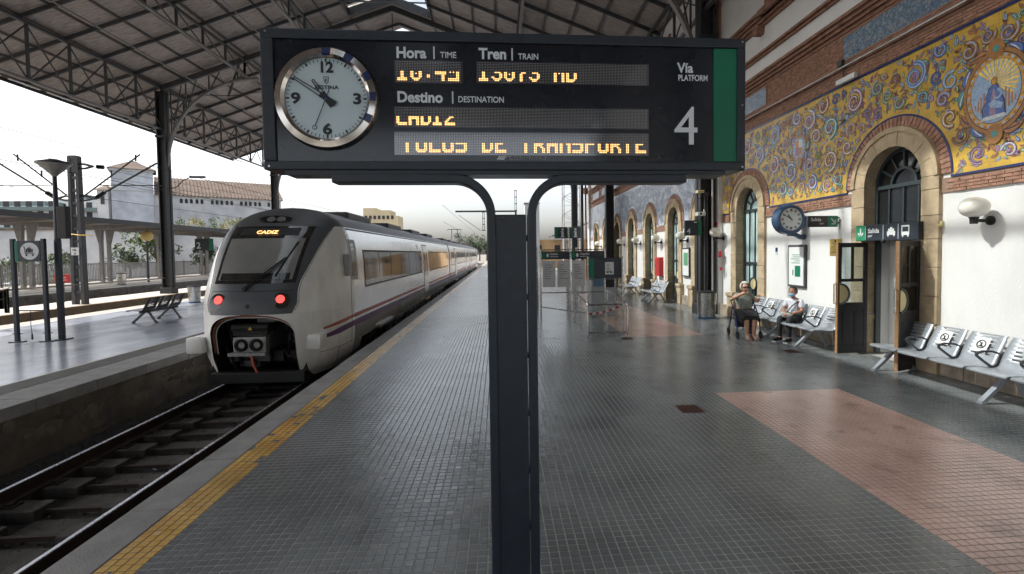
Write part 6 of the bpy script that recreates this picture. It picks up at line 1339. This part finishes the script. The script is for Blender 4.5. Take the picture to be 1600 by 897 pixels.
t = thing('globe_lamp_post', 'amber globe lamp on a slim post beneath the far canopy', 'street lamp', (-29.95, 44.7, 0)); b = MB(); b.cyl((0, 0, 0), (0, 0, 3.6), .09, .07, 10); b.build('post', M['iron'], t); bm = bmesh.new(); bmesh.ops.create_uvsphere(bm, u_segments=20, v_segments=14, radius=.46); b = MB()
for v in bm.verts: v.co.z += 3.95
b.bm(bm); b.build('globe', M['globe_y'], t, True); b = MB(); b.lathe([(.12, 3.5), (.14, 3.56), (.2, 3.6)], n=14); b.build('collar', M['iron'], t)
# ================================================================== TREES AND BACKGROUND
def leafmat(n, c, c2): return pm(n, c, .7, 0, .3, 2.5, col2=c2)
LM = [leafmat('leaf_a', (.09, .13, .035), (.04, .07, .018)), leafmat('leaf_b', (.05, .085, .03), (.02, .04, .015)), leafmat('leaf_yellow', (.30, .24, .05), (.12, .14, .03))]
M['bark'] = pm('bark', (.10, .075, .055), .9, 0, .3, 10, .4, 30)
def tree(loc, h, r_, lab, mi=0, flat=1.0, n=1500, name='tree', trunk=True, seed=1):
    rd = random.Random(seed); t = thing(name, lab, 'tree' if trunk else 'shrub', loc); hb = h*.42 if trunk else 0
    if trunk:
        b = MB(); b.tube([(0, 0, 0), (.05, .03, hb*.6), (0, .05, h*.62)], [r_*.09, r_*.07, r_*.035], 8)
        for k in range(6):
            a = k*1.05+rd.random(); b.tube([(0, .03, hb*(.8+.1*k/3)), (r_*.35*math.cos(a), r_*.35*math.sin(a), h*.62), (r_*.6*math.cos(a), r_*.6*math.sin(a), h*.75)], [r_*.04, r_*.025, r_*.01], 6)
        b.build('trunk', M['bark'], t)
    cl = [(rd.gauss(0, .45)*r_, rd.gauss(0, .45)*r_, h*.5+(rd.random())*(h*.46) if trunk else rd.random()*h*.85, rd.uniform(.22, .42)*r_) for k in range(20)]
    b = MB()
    for k in range(n):
        cx, cy, cz, cr = rd.choice(cl); d = Vector((rd.gauss(0, 1), rd.gauss(0, 1), rd.gauss(0, 1)*flat)).normalized()*cr*rd.uniform(.55, 1.05); p = Vector((cx, cy, cz))+d
        u = Vector((rd.gauss(0, 1), rd.gauss(0, 1), rd.gauss(0, 1))).normalized(); v = u.cross(Vector((rd.gauss(0, 1), rd.gauss(0, 1), 1))).normalized(); s_ = r_*rd.uniform(.045, .085)
        b.add([p-u*s_, p+v*s_*.6, p+u*s_, p-v*s_*.6], [(0, 1, 2, 3)])
    b.build('crown', LM[mi], t); return t
tree((-37.6, 57.5, 0), 4.9, 2.3, 'rounded green tree behind the fence by the amber globe lamp', 0, seed=3); tree((-34.0, 60, -.2), 3.4, 1.5, 'dark small tree behind the fence near the train nose', 1, seed=4); tree((-40.8, 58, -.2), 2.9, 1.6, 'low dark tree behind the fence left of the rounded tree', 1, seed=8)
tree((-47.5, 57, -.4), 3.3, 1.9, 'dense shrub behind the fence right of the trolley sign', 0, trunk=False, seed=5); tree((-52.5, 58, -.5), 2.9, 2.1, 'dense shrub behind the fence left of the trolley sign', 0, trunk=False, seed=6)
for k in range(5): tree((-46+k*2.4, 75, 5.5), 2.3, 1.5, ('leftmost', 'second', 'middle', 'fourth', 'rightmost')[k] + ' clump of yellow-flowering climber above the white wall', 2 if k % 2 else 0, n=600, trunk=False, name='climber', seed=20+k)
for k in range(4): tree((-9.5+k*2.0, 138+k*3, 0), 7.6-k*.6, 2.6, ('largest', 'second', 'third', 'smallest')[k] + ' dark tree in the distance beyond the end of the train', 1, n=900, seed=30+k)
# old bodega with tower
M['oldwhite'] = pm('weathered_limewash', (.50, .50, .495), .9, 0, .2, .35, .2, 3, col2=(.32, .335, .36)); M['pantile'] = pm('pantile', (.15, .108, .082), .9, 0, .3, .8, .5, 8); M['darkhole'] = pm('dark_opening', (.02, .02, .025), .6)
ang = math.atan2(13, 20.2); t = thing('warehouse', 'weathered white warehouse with square tower and terracotta roof beyond the tracks', 'building', (-64.2, 90, -1), ang); LN = 24.6
b = MB(); b.box(0, LN, 0, 14, 0, 14.2); b.build('wall', M['oldwhite'], t); b = MB(); b.prism([(-.5, 14.2), (7, 18.2), (14.5, 14.2)], 'X', 4.5, LN+.4); rf_ = b.build('roof', M['pantile'], t)
for k in range(35): b = MB(); x = 4.6+k*.57; b.bar((x, -.45, 14.27), (x, 7, 18.24), .22, .12); b.build('tile_row', M['pantile'], rf_)
b = MB(); b.bbox(-1.2, 4.4, -.6, 5, 0, 18.3, .05); b.build('tower', pm('tower_limewash', (.50, .53, .58), .9, 0, .25, .4, .2, 3), t); b = MB(); b.add([(-1.7, -1.1, 18.3), (4.9, -1.1, 18.3), (4.9, 5.5, 18.3), (-1.7, 5.5, 18.3), (1.6, 2.2, 20.2)], [(0, 1, 4), (1, 2, 4), (2, 3, 4), (3, 0, 4), (0, 3, 2, 1)]); b.build('tower_roof', M['pantile'], t)
b = MB(); b.box(-1.4, 4.6, -.8, -.6, 17.9, 18.25); b.box(-1.4, 4.6, -.75, -.6, 14.6, 14.8); b.build('string_course', M['oldwhite'], t)
for k in range(8):
    for j in range(2 + (k % 2)): b = MB(); x = 6.0+k*2.35+j*.75; b.box(x-.22, x+.22, -.05, .05, 12.9, 13.5); b.lathe([(0, -.05), (.22, -.05)], (x, 0, 13.5), 14, 'Y'); b.build('window', M['darkhole'], t)
for k in range(8): b = MB(); b.box(5+k*2.6, 5.25+k*2.6, -.12, 0, 0, 12.6); b.build('buttress', M['oldwhite'], t)
t = thing('gate_turret', 'small white turret with tiled cap left of the warehouse tower', 'building', (-66.5, 90, -1)); b = MB(); b.bbox(-.9, .9, -.9, .9, 0, 14.6, .05); b.build('wall', M['oldwhite'], t); b = MB(); b.add([(-1.2, -1.2, 14.6), (1.2, -1.2, 14.6), (1.2, 1.2, 14.6), (-1.2, 1.2, 14.6), (0, 0, 15.6)], [(0, 1, 4), (1, 2, 4), (2, 3, 4), (3, 0, 4), (0, 3, 2, 1)]); b.build('roof', M['pantile'], t); b = MB(); b.box(-.3, .3, -.95, -.9, 12.2, 13.6); b.build('window', M['darkhole'], t)
t = thing('low_building', 'low white building behind the fence across the tracks', 'building', (-50, 72, -1)); b = MB(); b.box(-18, -5, 0, 8, 0, 7.2); b.box(-5, 4, 0, 8, 0, 7.9); b.box(4, 22, 1, 8, 0, 6.6); b.build('wall', M['oldwhite'], t); b = MB(); b.box(-18.2, 4.2, -.2, 0, 7.0, 7.25); b.box(-10, -6, -.3, 8, 7.3, 7.9); b.build('coping', M['pantile'], t)
for x, z in ((9, 4.2), (13, 4.2), (-9, 3), (-1, 3.2), (16.5, 4.4)): b = MB(); b.box(x-.8, x+.8, .9 if x > 4 else -.05, 1.05 if x > 4 else .05, z-.7, z+.8); w_ = b.build('window', M['darkhole'], t); b = MB(); b.box(x-.9, x+.9, .8 if x > 4 else -.12, .9 if x > 4 else -.05, z-.85, z-.7); b.build('sill', M['oldwhite'], w_)
M['aptwhite'] = pm('apartment_white', (.55, .57, .57), .85, 0, .1, .1); M['aptgreen'] = pm('balcony_green', (.13, .18, .18), .7, 0, .1, .3)
for i, (x, w, h, lab) in enumerate(((-137, 26, 17.2, 'leftmost distant apartment block with green balcony bands'), (-112, 20, 18.2, 'middle distant apartment block with green balcony bands'), (-128, 9, 20, 'taller stair tower of the distant apartment blocks'))):
    t = thing('apartment_block', lab, 'building', (x, 152+i*4, -1)); b = MB(); b.box(-w/2, w/2, 0, 12, 0, h+1); b.build('wall', M['aptwhite'], t)
    for f in range(6): 
        b = MB(); b.box(-w/2-.3, w/2+.3, -.9, 0, 2.4+f*2.9, 3.4+f*2.9); b.build('balcony_band', M['aptgreen'], t)
        for k in range(int(w/3)): b = MB(); b.box(-w/2+1+k*3, -w/2+2.6+k*3, -.06, 0, 3.5+f*2.9, 5.1+f*2.9); b.build('window', M['darkhole'], t)
    b = MB(); b.box(-w/4, w/4, 2, 8, h+1, h+2.6); b.build('roof_house', M['aptgreen'], t)
t = thing('apartment_block', 'distant cream flats rising just above the train roof', 'building', (-45.5, 200, -1)); b = MB(); b.box(-7.5, -2.5, 0, 10, 0, 21.6); b.box(-2.5, 3, 0, 10, 0, 20.7); b.box(3, 6, 0, 10, 0, 18.5); b.build('wall', pm('cream_flats', (.55, .46, .30), .9, 0, .1, .1), t)
for k in range(7): b = MB(); b.box(-7+k*1.7, -6+k*1.7, -.1, 0, 17.2, 18.6); b.build('window', M['darkhole'], t)
# right-hand distance
t = thing('end_building', 'ochre building with sloping canopy at the far end of the platform', 'building', (9, 71, -1)); b = MB(); b.box(-8, 6, 0, 8, 0, 5.0); b.build('wall', pm('ochre_wall', (.48, .31, .16), .9, 0, .12, .4), t); b = MB(); b.add([(-1.6, -3.5, 5.3), (9, -3.5, 9.0), (9, 1, 9.0), (-1.6, 1, 5.3), (-1.6, -3.5, 5.5), (9, -3.5, 9.3), (9, 1, 9.3), (-1.6, 1, 5.5)], [(0, 1, 2, 3), (4, 5, 6, 7), (0, 1, 5, 4), (1, 2, 6, 5), (2, 3, 7, 6), (3, 0, 4, 7)]); b.build('canopy', M['iron'], t)
for x in (-5.5, -3.2, -.5, 2): b = MB(); b.box(x-.4, x+.4, -.06, 0, 2.8, 4.2); b.build('window', M['darkhole'], t)
for x in (0, 1.2, 2.4): b = MB(); b.cyl((x, -2.8, 0), (x, -2.8, 5.6+x*.35), .16, .16, 10); b.build('column', M['plaster_grey'], t)
b = MB(); b.bbox(3.8, 5.9, 70.5, 72, -1, 9.15, .05); sl_o = tag(b.build('tower_block', pm('slab_grey', (.42, .42, .42), .9, 0, .1, .3)), 'plain grey slab tower behind the sign post', 'tower'); b = MB(); b.box(3.7, 6.0, 70.4, 72.1, 9.15, 9.3); b.build('cap', M['iron_light'], sl_o)
t = thing('lattice_mast', 'tall thin lattice radio mast beyond the end of the platform', 'mast', (8.9, 60, -1))
for x in (-1, 1):
    for y in (-.9, .9): b = MB(); b.cyl((x, y, 0), (x*.92, y*.92, 15), .06, .05, 6); b.build('leg', M['iron_light'], t)
b = MB()
for k in range(14):
    z = .4+k*1.05; s_ = 1 if k % 2 else -1
    b.bar((-s_, -.9, z), (s_, -.9, z+1.05), .035); b.bar((-s_, .9, z), (s_, .9, z+1.05), .035); b.bar((-1, -.9, z), (1, -.9, z), .03); b.bar((-1, -.9*s_, z), (-1, .9*s_, z+1.05), .03); b.bar((1, -.9*s_, z), (1, .9*s_, z+1.05), .03)
b.build('bracing', M['iron_light'], t)
t = thing('catenary_portal', 'overhead-line portal beam with hangers above the far tracks', 'portal', (2.1, 60, -.6)); b = MB(); b.bbox(-7.2, .2, -.12, .12, 7.70, 7.90, .02); b.build('beam', M['iron'], t)
for x, z0, z1 in ((-3.85, 5.5, 7.7), (.05, 7.9, 10.3)):
    for s_ in (-.1, .1): b = MB(); b.box(x+s_-.03, x+s_+.03, -.04, .04, z0, z1); b.build('hanger', M['iron'], t)
    for k in range(4): b = MB(); z = z0+(z1-z0)*k/3; b.box(x-.14, x+.14, -.05, .05, z-.05, z+.05); b.build('batten', M['iron_dark'], t)
b = MB(); b.tube([(-3.6, 0, 5.5), (-4.3, 0, 5.55), (-6.8, 0, 7.35)], .03, 6); b.build('cantilever', M['iron_dark'], t); b = MB(); b.box(-.06, .16, -.1, .1, 0, 7.7); b.build('post', M['iron'], t)
for i, (x, z) in enumerate(((TC, 5.1), (TC, 6.6))):
    b = MB(); b.tube([(x, y, z) for y in range(46, 150, 8)], .016, 5); tag(b.build('overhead_wire', M['black']), ('contact' if i == 0 else 'carrier') + ' wire above the train roof beyond the station roof', 'wire', 'wires above the train')
for x, y, z, lab in ((6.2, 36.2, 11, 'dark far roof post left of the building corner'), (6.65, 37.2, 11, 'brick-coloured downpipe at the building corner')):
    b = MB(); b.cyl((x, y, 0), (x, y, z), .11 if x < 6.5 else .07, None, 10); tag(b.build('post', M['iron_dark'] if x < 6.5 else M['brickmould']), lab, 'post')

# ================================================================== PEOPLE
def skinned(joints, edges, mat, name, parent, extra=None, sub=2):
    names = list(joints); me = bpy.data.meshes.new(name); me.from_pydata([joints[n][0] for n in names], [(names.index(a), names.index(c)) for a, c in edges], [])
    o = bpy.data.objects.new(name, me); COL.objects.link(o); m = o.modifiers.new('skin', 'SKIN'); m.use_smooth_shade = True
    for i, n in enumerate(names): r_ = joints[n][1]; me.skin_vertices[0].data[i].radius = r_ if isinstance(r_, tuple) else (r_, r_)
    me.skin_vertices[0].data[0].use_root = True
    s_ = o.modifiers.new('sub', 'SUBSURF'); s_.levels = sub; s_.render_levels = sub
    bpy.context.view_layer.update(); ev = bpy.data.meshes.new_from_object(o.evaluated_get(bpy.context.evaluated_depsgraph_get())); bpy.data.objects.remove(o); bpy.data.meshes.remove(me)
    if extra:
        bm = bmesh.new(); bm.from_mesh(ev)
        for e in extra:
            vs_ = [bm.verts.new(v) for v in e.v]; bm.verts.ensure_lookup_table()
            for f in e.f:
                try: q = bm.faces.new([vs_[i] for i in f]); q.smooth = True
                except ValueError: pass
        bmesh.ops.recalc_face_normals(bm, faces=bm.faces[:]); bm.to_mesh(ev); bm.free()
    ev.materials.clear(); ev.materials.append(mat); r_ = bpy.data.objects.new(name, ev); COL.objects.link(r_); r_.parent = parent; return r_
def head_geo(c, face, sc=1.0):
    """head with brow, nose, chin and ears facing `face` (unit xy)"""
    f = Vector(face).normalized(); s_ = Vector((-f.y, f.x, 0)); mb = MB(); bm = bmesh.new(); bmesh.ops.create_uvsphere(bm, u_segments=20, v_segments=16, radius=1)
    for v in bm.verts:
        x, y, z = v.co                                        # x forward, y side
        w = 1 - .22*max(0, -z); k = 1 + (.10 if x > .5 and -.75 < z < -.3 else 0)
        if x > .86 and abs(y) < .3 and -.25 < z < .15: k += .20
        p = f*(x*.098*k*sc) + s_*(y*.076*w*sc) + Vector((0, 0, z*.118*sc)); v.co = Vector(c)+p
    mb.bm(bm)
    for q in (-1, 1):
        e = bmesh.new(); bmesh.ops.create_uvsphere(e, u_segments=8, v_segments=6, radius=1)
        for v in e.verts: v.co = Vector(c)+s_*(q*.078*sc+v.co.y*.012)+f*(-.005+v.co.x*.02*sc)+Vector((0, 0, -.01+v.co.z*.03*sc))
        mb.bm(e)
    return mb
def fingers(palm, d, side, n_out, L=.075):
    mb = MB(); palm, d, side, n_out = Vector(palm), Vector(d).normalized(), Vector(side).normalized(), Vector(n_out).normalized()
    for i, l in enumerate((.86, 1.0, .94, .75)):
        b0 = palm + side*(i-1.5)*.019 + d*.035; mb.tube([b0, b0+d*L*l*.5+n_out*.008, b0+d*L*l*.8-n_out*.014, b0+d*L*l*.9-n_out*.035], [.009, .009, .008, .006], 6)
    b0 = palm - side*.04; mb.tube([b0-d*.01, b0-side*.025+d*.02, b0-side*.02+d*.05], [.011, .010, .007], 6); return mb
def blob(c, r_, name, mat, parent, f=(1, 0, 0), cut=None):
    bm = bmesh.new(); bmesh.ops.create_uvsphere(bm, u_segments=18, v_segments=14, radius=1); F = Vector(f).normalized(); S_ = Vector((-F.y, F.x, 0))
    if cut: bmesh.ops.delete(bm, geom=[v for v in bm.verts if cut(v.co)], context='VERTS')
    for v in bm.verts: v.co = Vector(c)+F*v.co.x*r_[0]+S_*v.co.y*r_[1]+Vector((0, 0, v.co.z*r_[2]))
    b = MB(); b.bm(bm); return b.build(name, mat, parent, True)
# seated person with face mask (faces the platform, turned a little to the camera)
MX, MY = 6.93, 11.05; f_ = Vector((-.86, -.5, 0)).normalized(); s_ = Vector((-f_.y, f_.x, 0))
t = thing('person', 'seated person in white shirt, black trousers and blue face mask holding a bag', 'person', (MX, MY, 0))
def A(fwd, side, z): p = f_*fwd + s_*side; return (p.x, p.y, z)
J = {'pel': (A(-.02, 0, .53), .125), 'wai': (A(0, 0, .68), .115), 'che': (A(.03, 0, .84), .125), 'nec': (A(.05, 0, .98), .05), 'hd': (A(.065, 0, 1.04), .05)}
E_ = [('pel', 'wai'), ('wai', 'che'), ('che', 'nec'), ('nec', 'hd')]
for q, n in ((1, 'l'), (-1, 'r')):
    J.update({n+'h': (A(.03, q*.10, .52), .09), n+'k': (A(.45, q*.11, .53), .062), n+'c': (A(.46, q*.11, .30), .05), n+'a': (A(.44, q*.11, .09), .035), n+'t': (A(.60, q*.13, .035), .028), n+'s': (A(.03, q*.16, .91), .052), n+'e': (A(.09, q*.22, .70), .042), n+'w': (A(.30, q*.08, .635), .028), n+'p': (A(.36, q*.05, .63), (.036, .02))})
    E_ += [('pel', n+'h'), (n+'h', n+'k'), (n+'k', n+'c'), (n+'c', n+'a'), (n+'a', n+'t'), ('che', n+'s'), (n+'s', n+'e'), (n+'e', n+'w'), (n+'w', n+'p')]
hc = A(.085, 0, 1.125)
skinned(J, E_, M['skin2'], 'body', t, [head_geo(hc, f_)] + [fingers(A(.36, q*.05, .63), A(1, -q*.5, -.1), A(0, 1, 0), (0, 0, 1)) for q in (1, -1)])
g_ = lambda n, d: (J[n][0], J[n][1]+d if not isinstance(J[n][1], tuple) else J[n][1])
el = {n+'m': (tuple((Vector(J[n+'s'][0])*.25+Vector(J[n+'e'][0])*.75)), .062) for n in 'lr'}
JS = {'pel': (A(0, 0, .56), .145), 'wai': g_('wai', .028), 'che': g_('che', .028), 'nk': (A(.045, 0, .965), .06), 'ls': g_('ls', .022), 'rs': g_('rs', .022), **el}
skinned(JS, [('pel', 'wai'), ('wai', 'che'), ('che', 'nk'), ('che', 'ls'), ('che', 'rs'), ('ls', 'lm'), ('rs', 'rm')], pm('white_shirt', (.62, .65, .72), .8, 0, .12, 14, .2, 20), 'shirt', t)
JT = {'pel': (A(-.02, 0, .53), .138)}; ET = []
for n in 'lr': JT.update({n+'h': g_(n+'h', .012), n+'k': g_(n+'k', .014), n+'c': g_(n+'c', .014), n+'a': (J[n+'a'][0], .045)}); ET += [('pel', n+'h'), (n+'h', n+'k'), (n+'k', n+'c'), (n+'c', n+'a')]
skinned(JT, ET, pm('black_trousers', (.016, .016, .018), .8), 'trousers', t)
for q in (1, -1):
    b = MB(); c0, c1 = Vector(A(.40, q*.11, 0)), Vector(A(.66, q*.135, 0)); b.tube([c0+Vector((0, 0, .05)), c0*.6+c1*.4+Vector((0, 0, .055)), c1+Vector((0, 0, .035))], [.048, .050, .036], 10); sh_ = b.build('shoe', M['black'], t, True); b = MB(); b.bar(c0+Vector((0, 0, .010)), c1+Vector((0, 0, .010)), .09, .02); b.build('sole', M['white_print'], sh_)
blob(Vector(hc)+Vector((0, 0, .018))-f_*.018, (.112, .094, .128), 'hair', pm('dark_hair', (.02, .014, .012), .6), t, f_, lambda v: v.x > .35 and v.z < .62 or v.z < -.55)
blob(Vector(hc)+f_*.045-Vector((0, 0, .052)), (.066, .068, .058), 'face_mask', pm('mask_blue', (.30, .48, .70), .8), t, f_, lambda v: v.x < -.1)
for q in (1, -1): blob(Vector(hc)+f_*.088+s_*q*.03+Vector((0, 0, .008)), (.008, .014, .007), 'eye', M['black'], t, f_)
b = MB(); b.tube([A(.10, .13, .93), A(.17, .02, .80), A(.17, -.10, .64)], .014, 6); b.tube([A(.02, .15, .95), A(-.10, .02, .85), A(-.1, -.1, .62)], .014, 6); b.build('bag_strap', M['iron_dark'], t, True)
b = MB(); bm = bmesh.new(); bmesh.ops.create_cube(bm, size=1); bmesh.ops.bevel(bm, geom=bm.edges[:], offset=.18, segments=3, affect='EDGES')
for v in bm.verts: v.co = Vector((MX, MY, 0)) + Vector(A(.34+v.co.x*.16, v.co.y*.24, .60+v.co.z*.11))
b.bm(bm); tag(b.build('handbag', pm('bag_grey', (.38, .38, .36), .6, 0, .3, 25), None, True), 'small grey bag in the lap of the seated person with the mask', 'bag')
# woman resting on a rollator, hand raised to her face
WX, WY = 5.98, 11.62; f_ = Vector((-.12, -1, 0)).normalized(); s_ = Vector((-f_.y, f_.x, 0))
t = thing('rollator', 'dark blue four-wheeled rollator under the person in the patterned top', 'rollator', (WX, WY, 0))
for q in (1, -1):
    b = MB(); b.tube([A(.34, q*.27, .10), A(.25, q*.27, .50), A(-.05, q*.27, .80), A(-.12, q*.27, .88)], .016, 8); b.tube([A(-.28, q*.27, .10), A(-.10, q*.27, .50), A(-.02, q*.27, .74)], .016, 8); b.tube([A(.25, q*.27, .50), A(-.10, q*.27, .50)], .014, 8); b.build('side_frame', M['navy'], t, True)
    b = MB(); b.tube([A(-.12, q*.27, .88), A(-.02, q*.27, .90)], .02, 8); b.build('grip', M['black'], t)
    for ff in (.34, -.28):
        b = MB(); cc = Vector(A(ff, q*.27, .095)); b.tube([cc+f_*.082*math.cos(a)+Vector((0, 0, .082*math.sin(a))) for a in [k*.349 for k in range(18)]], .018, 6, closed=True); w_ = b.build('wheel', M['black'], t, True); b = MB(); b.bar(cc-f_*.075, cc+f_*.075, .014); b.bar(cc-Vector((0, 0, .075)), cc+Vector((0, 0, .075)), .014); b.tube([cc-s_*.03, cc+s_*.03], .02, 8); b.build('hub', M['iron'], w_)
b = MB(); b.bar(A(-.12, 0, .50), A(.16, 0, .50), .46, .03); b.build('seat', M['black'], t); b = MB(); b.bar(A(-.05, 0, .36), A(.12, 0, .36), .40, .22); b.build('pouch', M['iron_dark'], t)
t = thing('person', 'seated person in patterned top and black skirt, one hand raised to the face', 'person', (WX, WY, 0))
J = {'pel': (A(0, 0, .60), .15), 'wai': (A(.01, 0, .76), .145), 'che': (A(.02, 0, .93), .14), 'nec': (A(.04, 0, 1.07), .052), 'hd': (A(.055, 0, 1.12), .05)}
E_ = [('pel', 'wai'), ('wai', 'che'), ('che', 'nec'), ('nec', 'hd')]
for q, n in ((1, 'l'), (-1, 'r')):
    J.update({n+'h': (A(.05, q*.09, .57), .10), n+'k': (A(.42, q*.10, .52), .075), n+'c': (A(.43, q*.09, .32), .062), n+'a': (A(.42, q*.075, .09), .04), n+'t': (A(.58, q*.08, .03), .03), n+'s': (A(.01, q*.17, 1.0), .062)})
    E_ += [('pel', n+'h'), (n+'h', n+'k'), (n+'k', n+'c'), (n+'c', n+'a'), (n+'a', n+'t'), ('che', n+'s')]
# screen-left arm lifted to the mouth, the other resting out to the side
J.update({'re': (A(.13, -.31, .95), .052), 'rw': (A(.19, -.09, 1.07), .034), 'rp': (A(.19, -.02, 1.09), (.036, .022)), 'le': (A(.08, .29, .86), .05), 'lw': (A(.16, .30, .93), .034), 'lp': (A(.20, .29, .97), (.036, .022))})
E_ += [('rs', 're'), ('re', 'rw'), ('rw', 'rp'), ('ls', 'le'), ('le', 'lw'), ('lw', 'lp')]
hc = A(.07, 0, 1.21)
skinned(J, E_, M['skin'], 'body', t, [head_geo(hc, f_), fingers(A(.19, -.02, 1.09), A(-.1, 1, .15), A(0, 0, 1), A(1, 0, 0), .06), fingers(A(.20, .29, .97), A(.5, -.2, 1), A(0, 1, 0), A(1, 0, 0), .06)])
top = pm('patterned_blouse', (.42, .46, .40), .85, 0, .1, 42, col2=(.012, .018, .014)); g_ = lambda n, d: (J[n][0], J[n][1]+d)
el = {n+'m': (tuple((Vector(J[n+'s'][0])*.35+Vector(J[n+'e'][0])*.65)), .072) for n in 'lr'}
skinned({'pel': (A(.01, 0, .66), .175), 'wai': g_('wai', .03), 'che': g_('che', .026), 'nk': (A(.03, 0, 1.05), .065), 'ls': g_('ls', .022), 'rs': g_('rs', .022), **el}, [('pel', 'wai'), ('wai', 'che'), ('che', 'nk'), ('che', 'ls'), ('che', 'rs'), ('ls', 'lm'), ('rs', 'rm')], top, 'blouse', t)
b = MB()
rows = []
for fwd, hw, zt, zb in ((-.16, .19, .66, .46), (0, .215, .70, .46), (.2, .22, .66, .44), (.38, .22, .615, .40), (.47, .21, .56, .40), (.485, .20, .47, .40)):
    rows.append([A(fwd, -hw, zb), A(fwd, -hw*1.02, (zt+zb)/2), A(fwd, -hw*.75, zt), A(fwd, 0, zt+.01), A(fwd, hw*.75, zt), A(fwd, hw*1.02, (zt+zb)/2), A(fwd, hw, zb)])
loft(b, rows); b.build('skirt', pm('black_skirt', (.012, .012, .014), .85), t, True)
for q in (1, -1): b = MB(); b.tube([A(.40, q*.075, .035), A(.50, q*.08, .03), A(.63, q*.085, .025)], [.042, .045, .035], 10); b.build('shoe', pm('beige_shoe', (.38, .25, .19), .7), t, True)
blob(Vector(hc)+Vector((0, 0, .028))-f_*.022, (.120, .108, .128), 'hair', pm('white_hair', (.62, .60, .56), .8, 0, .15, 40, .4, 80), t, f_, lambda v: v.x > .45 and v.z < .58 or v.z < -.72)
b = MB(); c_ = Vector(hc)+f_*.098+Vector((0, 0, .012)); b.bar(c_-s_*.068, c_+s_*.068, .012, .034); b.bar(c_-s_*.07, c_-s_*.078-f_*.1, .008, .01); b.bar(c_+s_*.07, c_+s_*.078-f_*.1, .008, .01); b.build('sunglasses', M['black'], t)
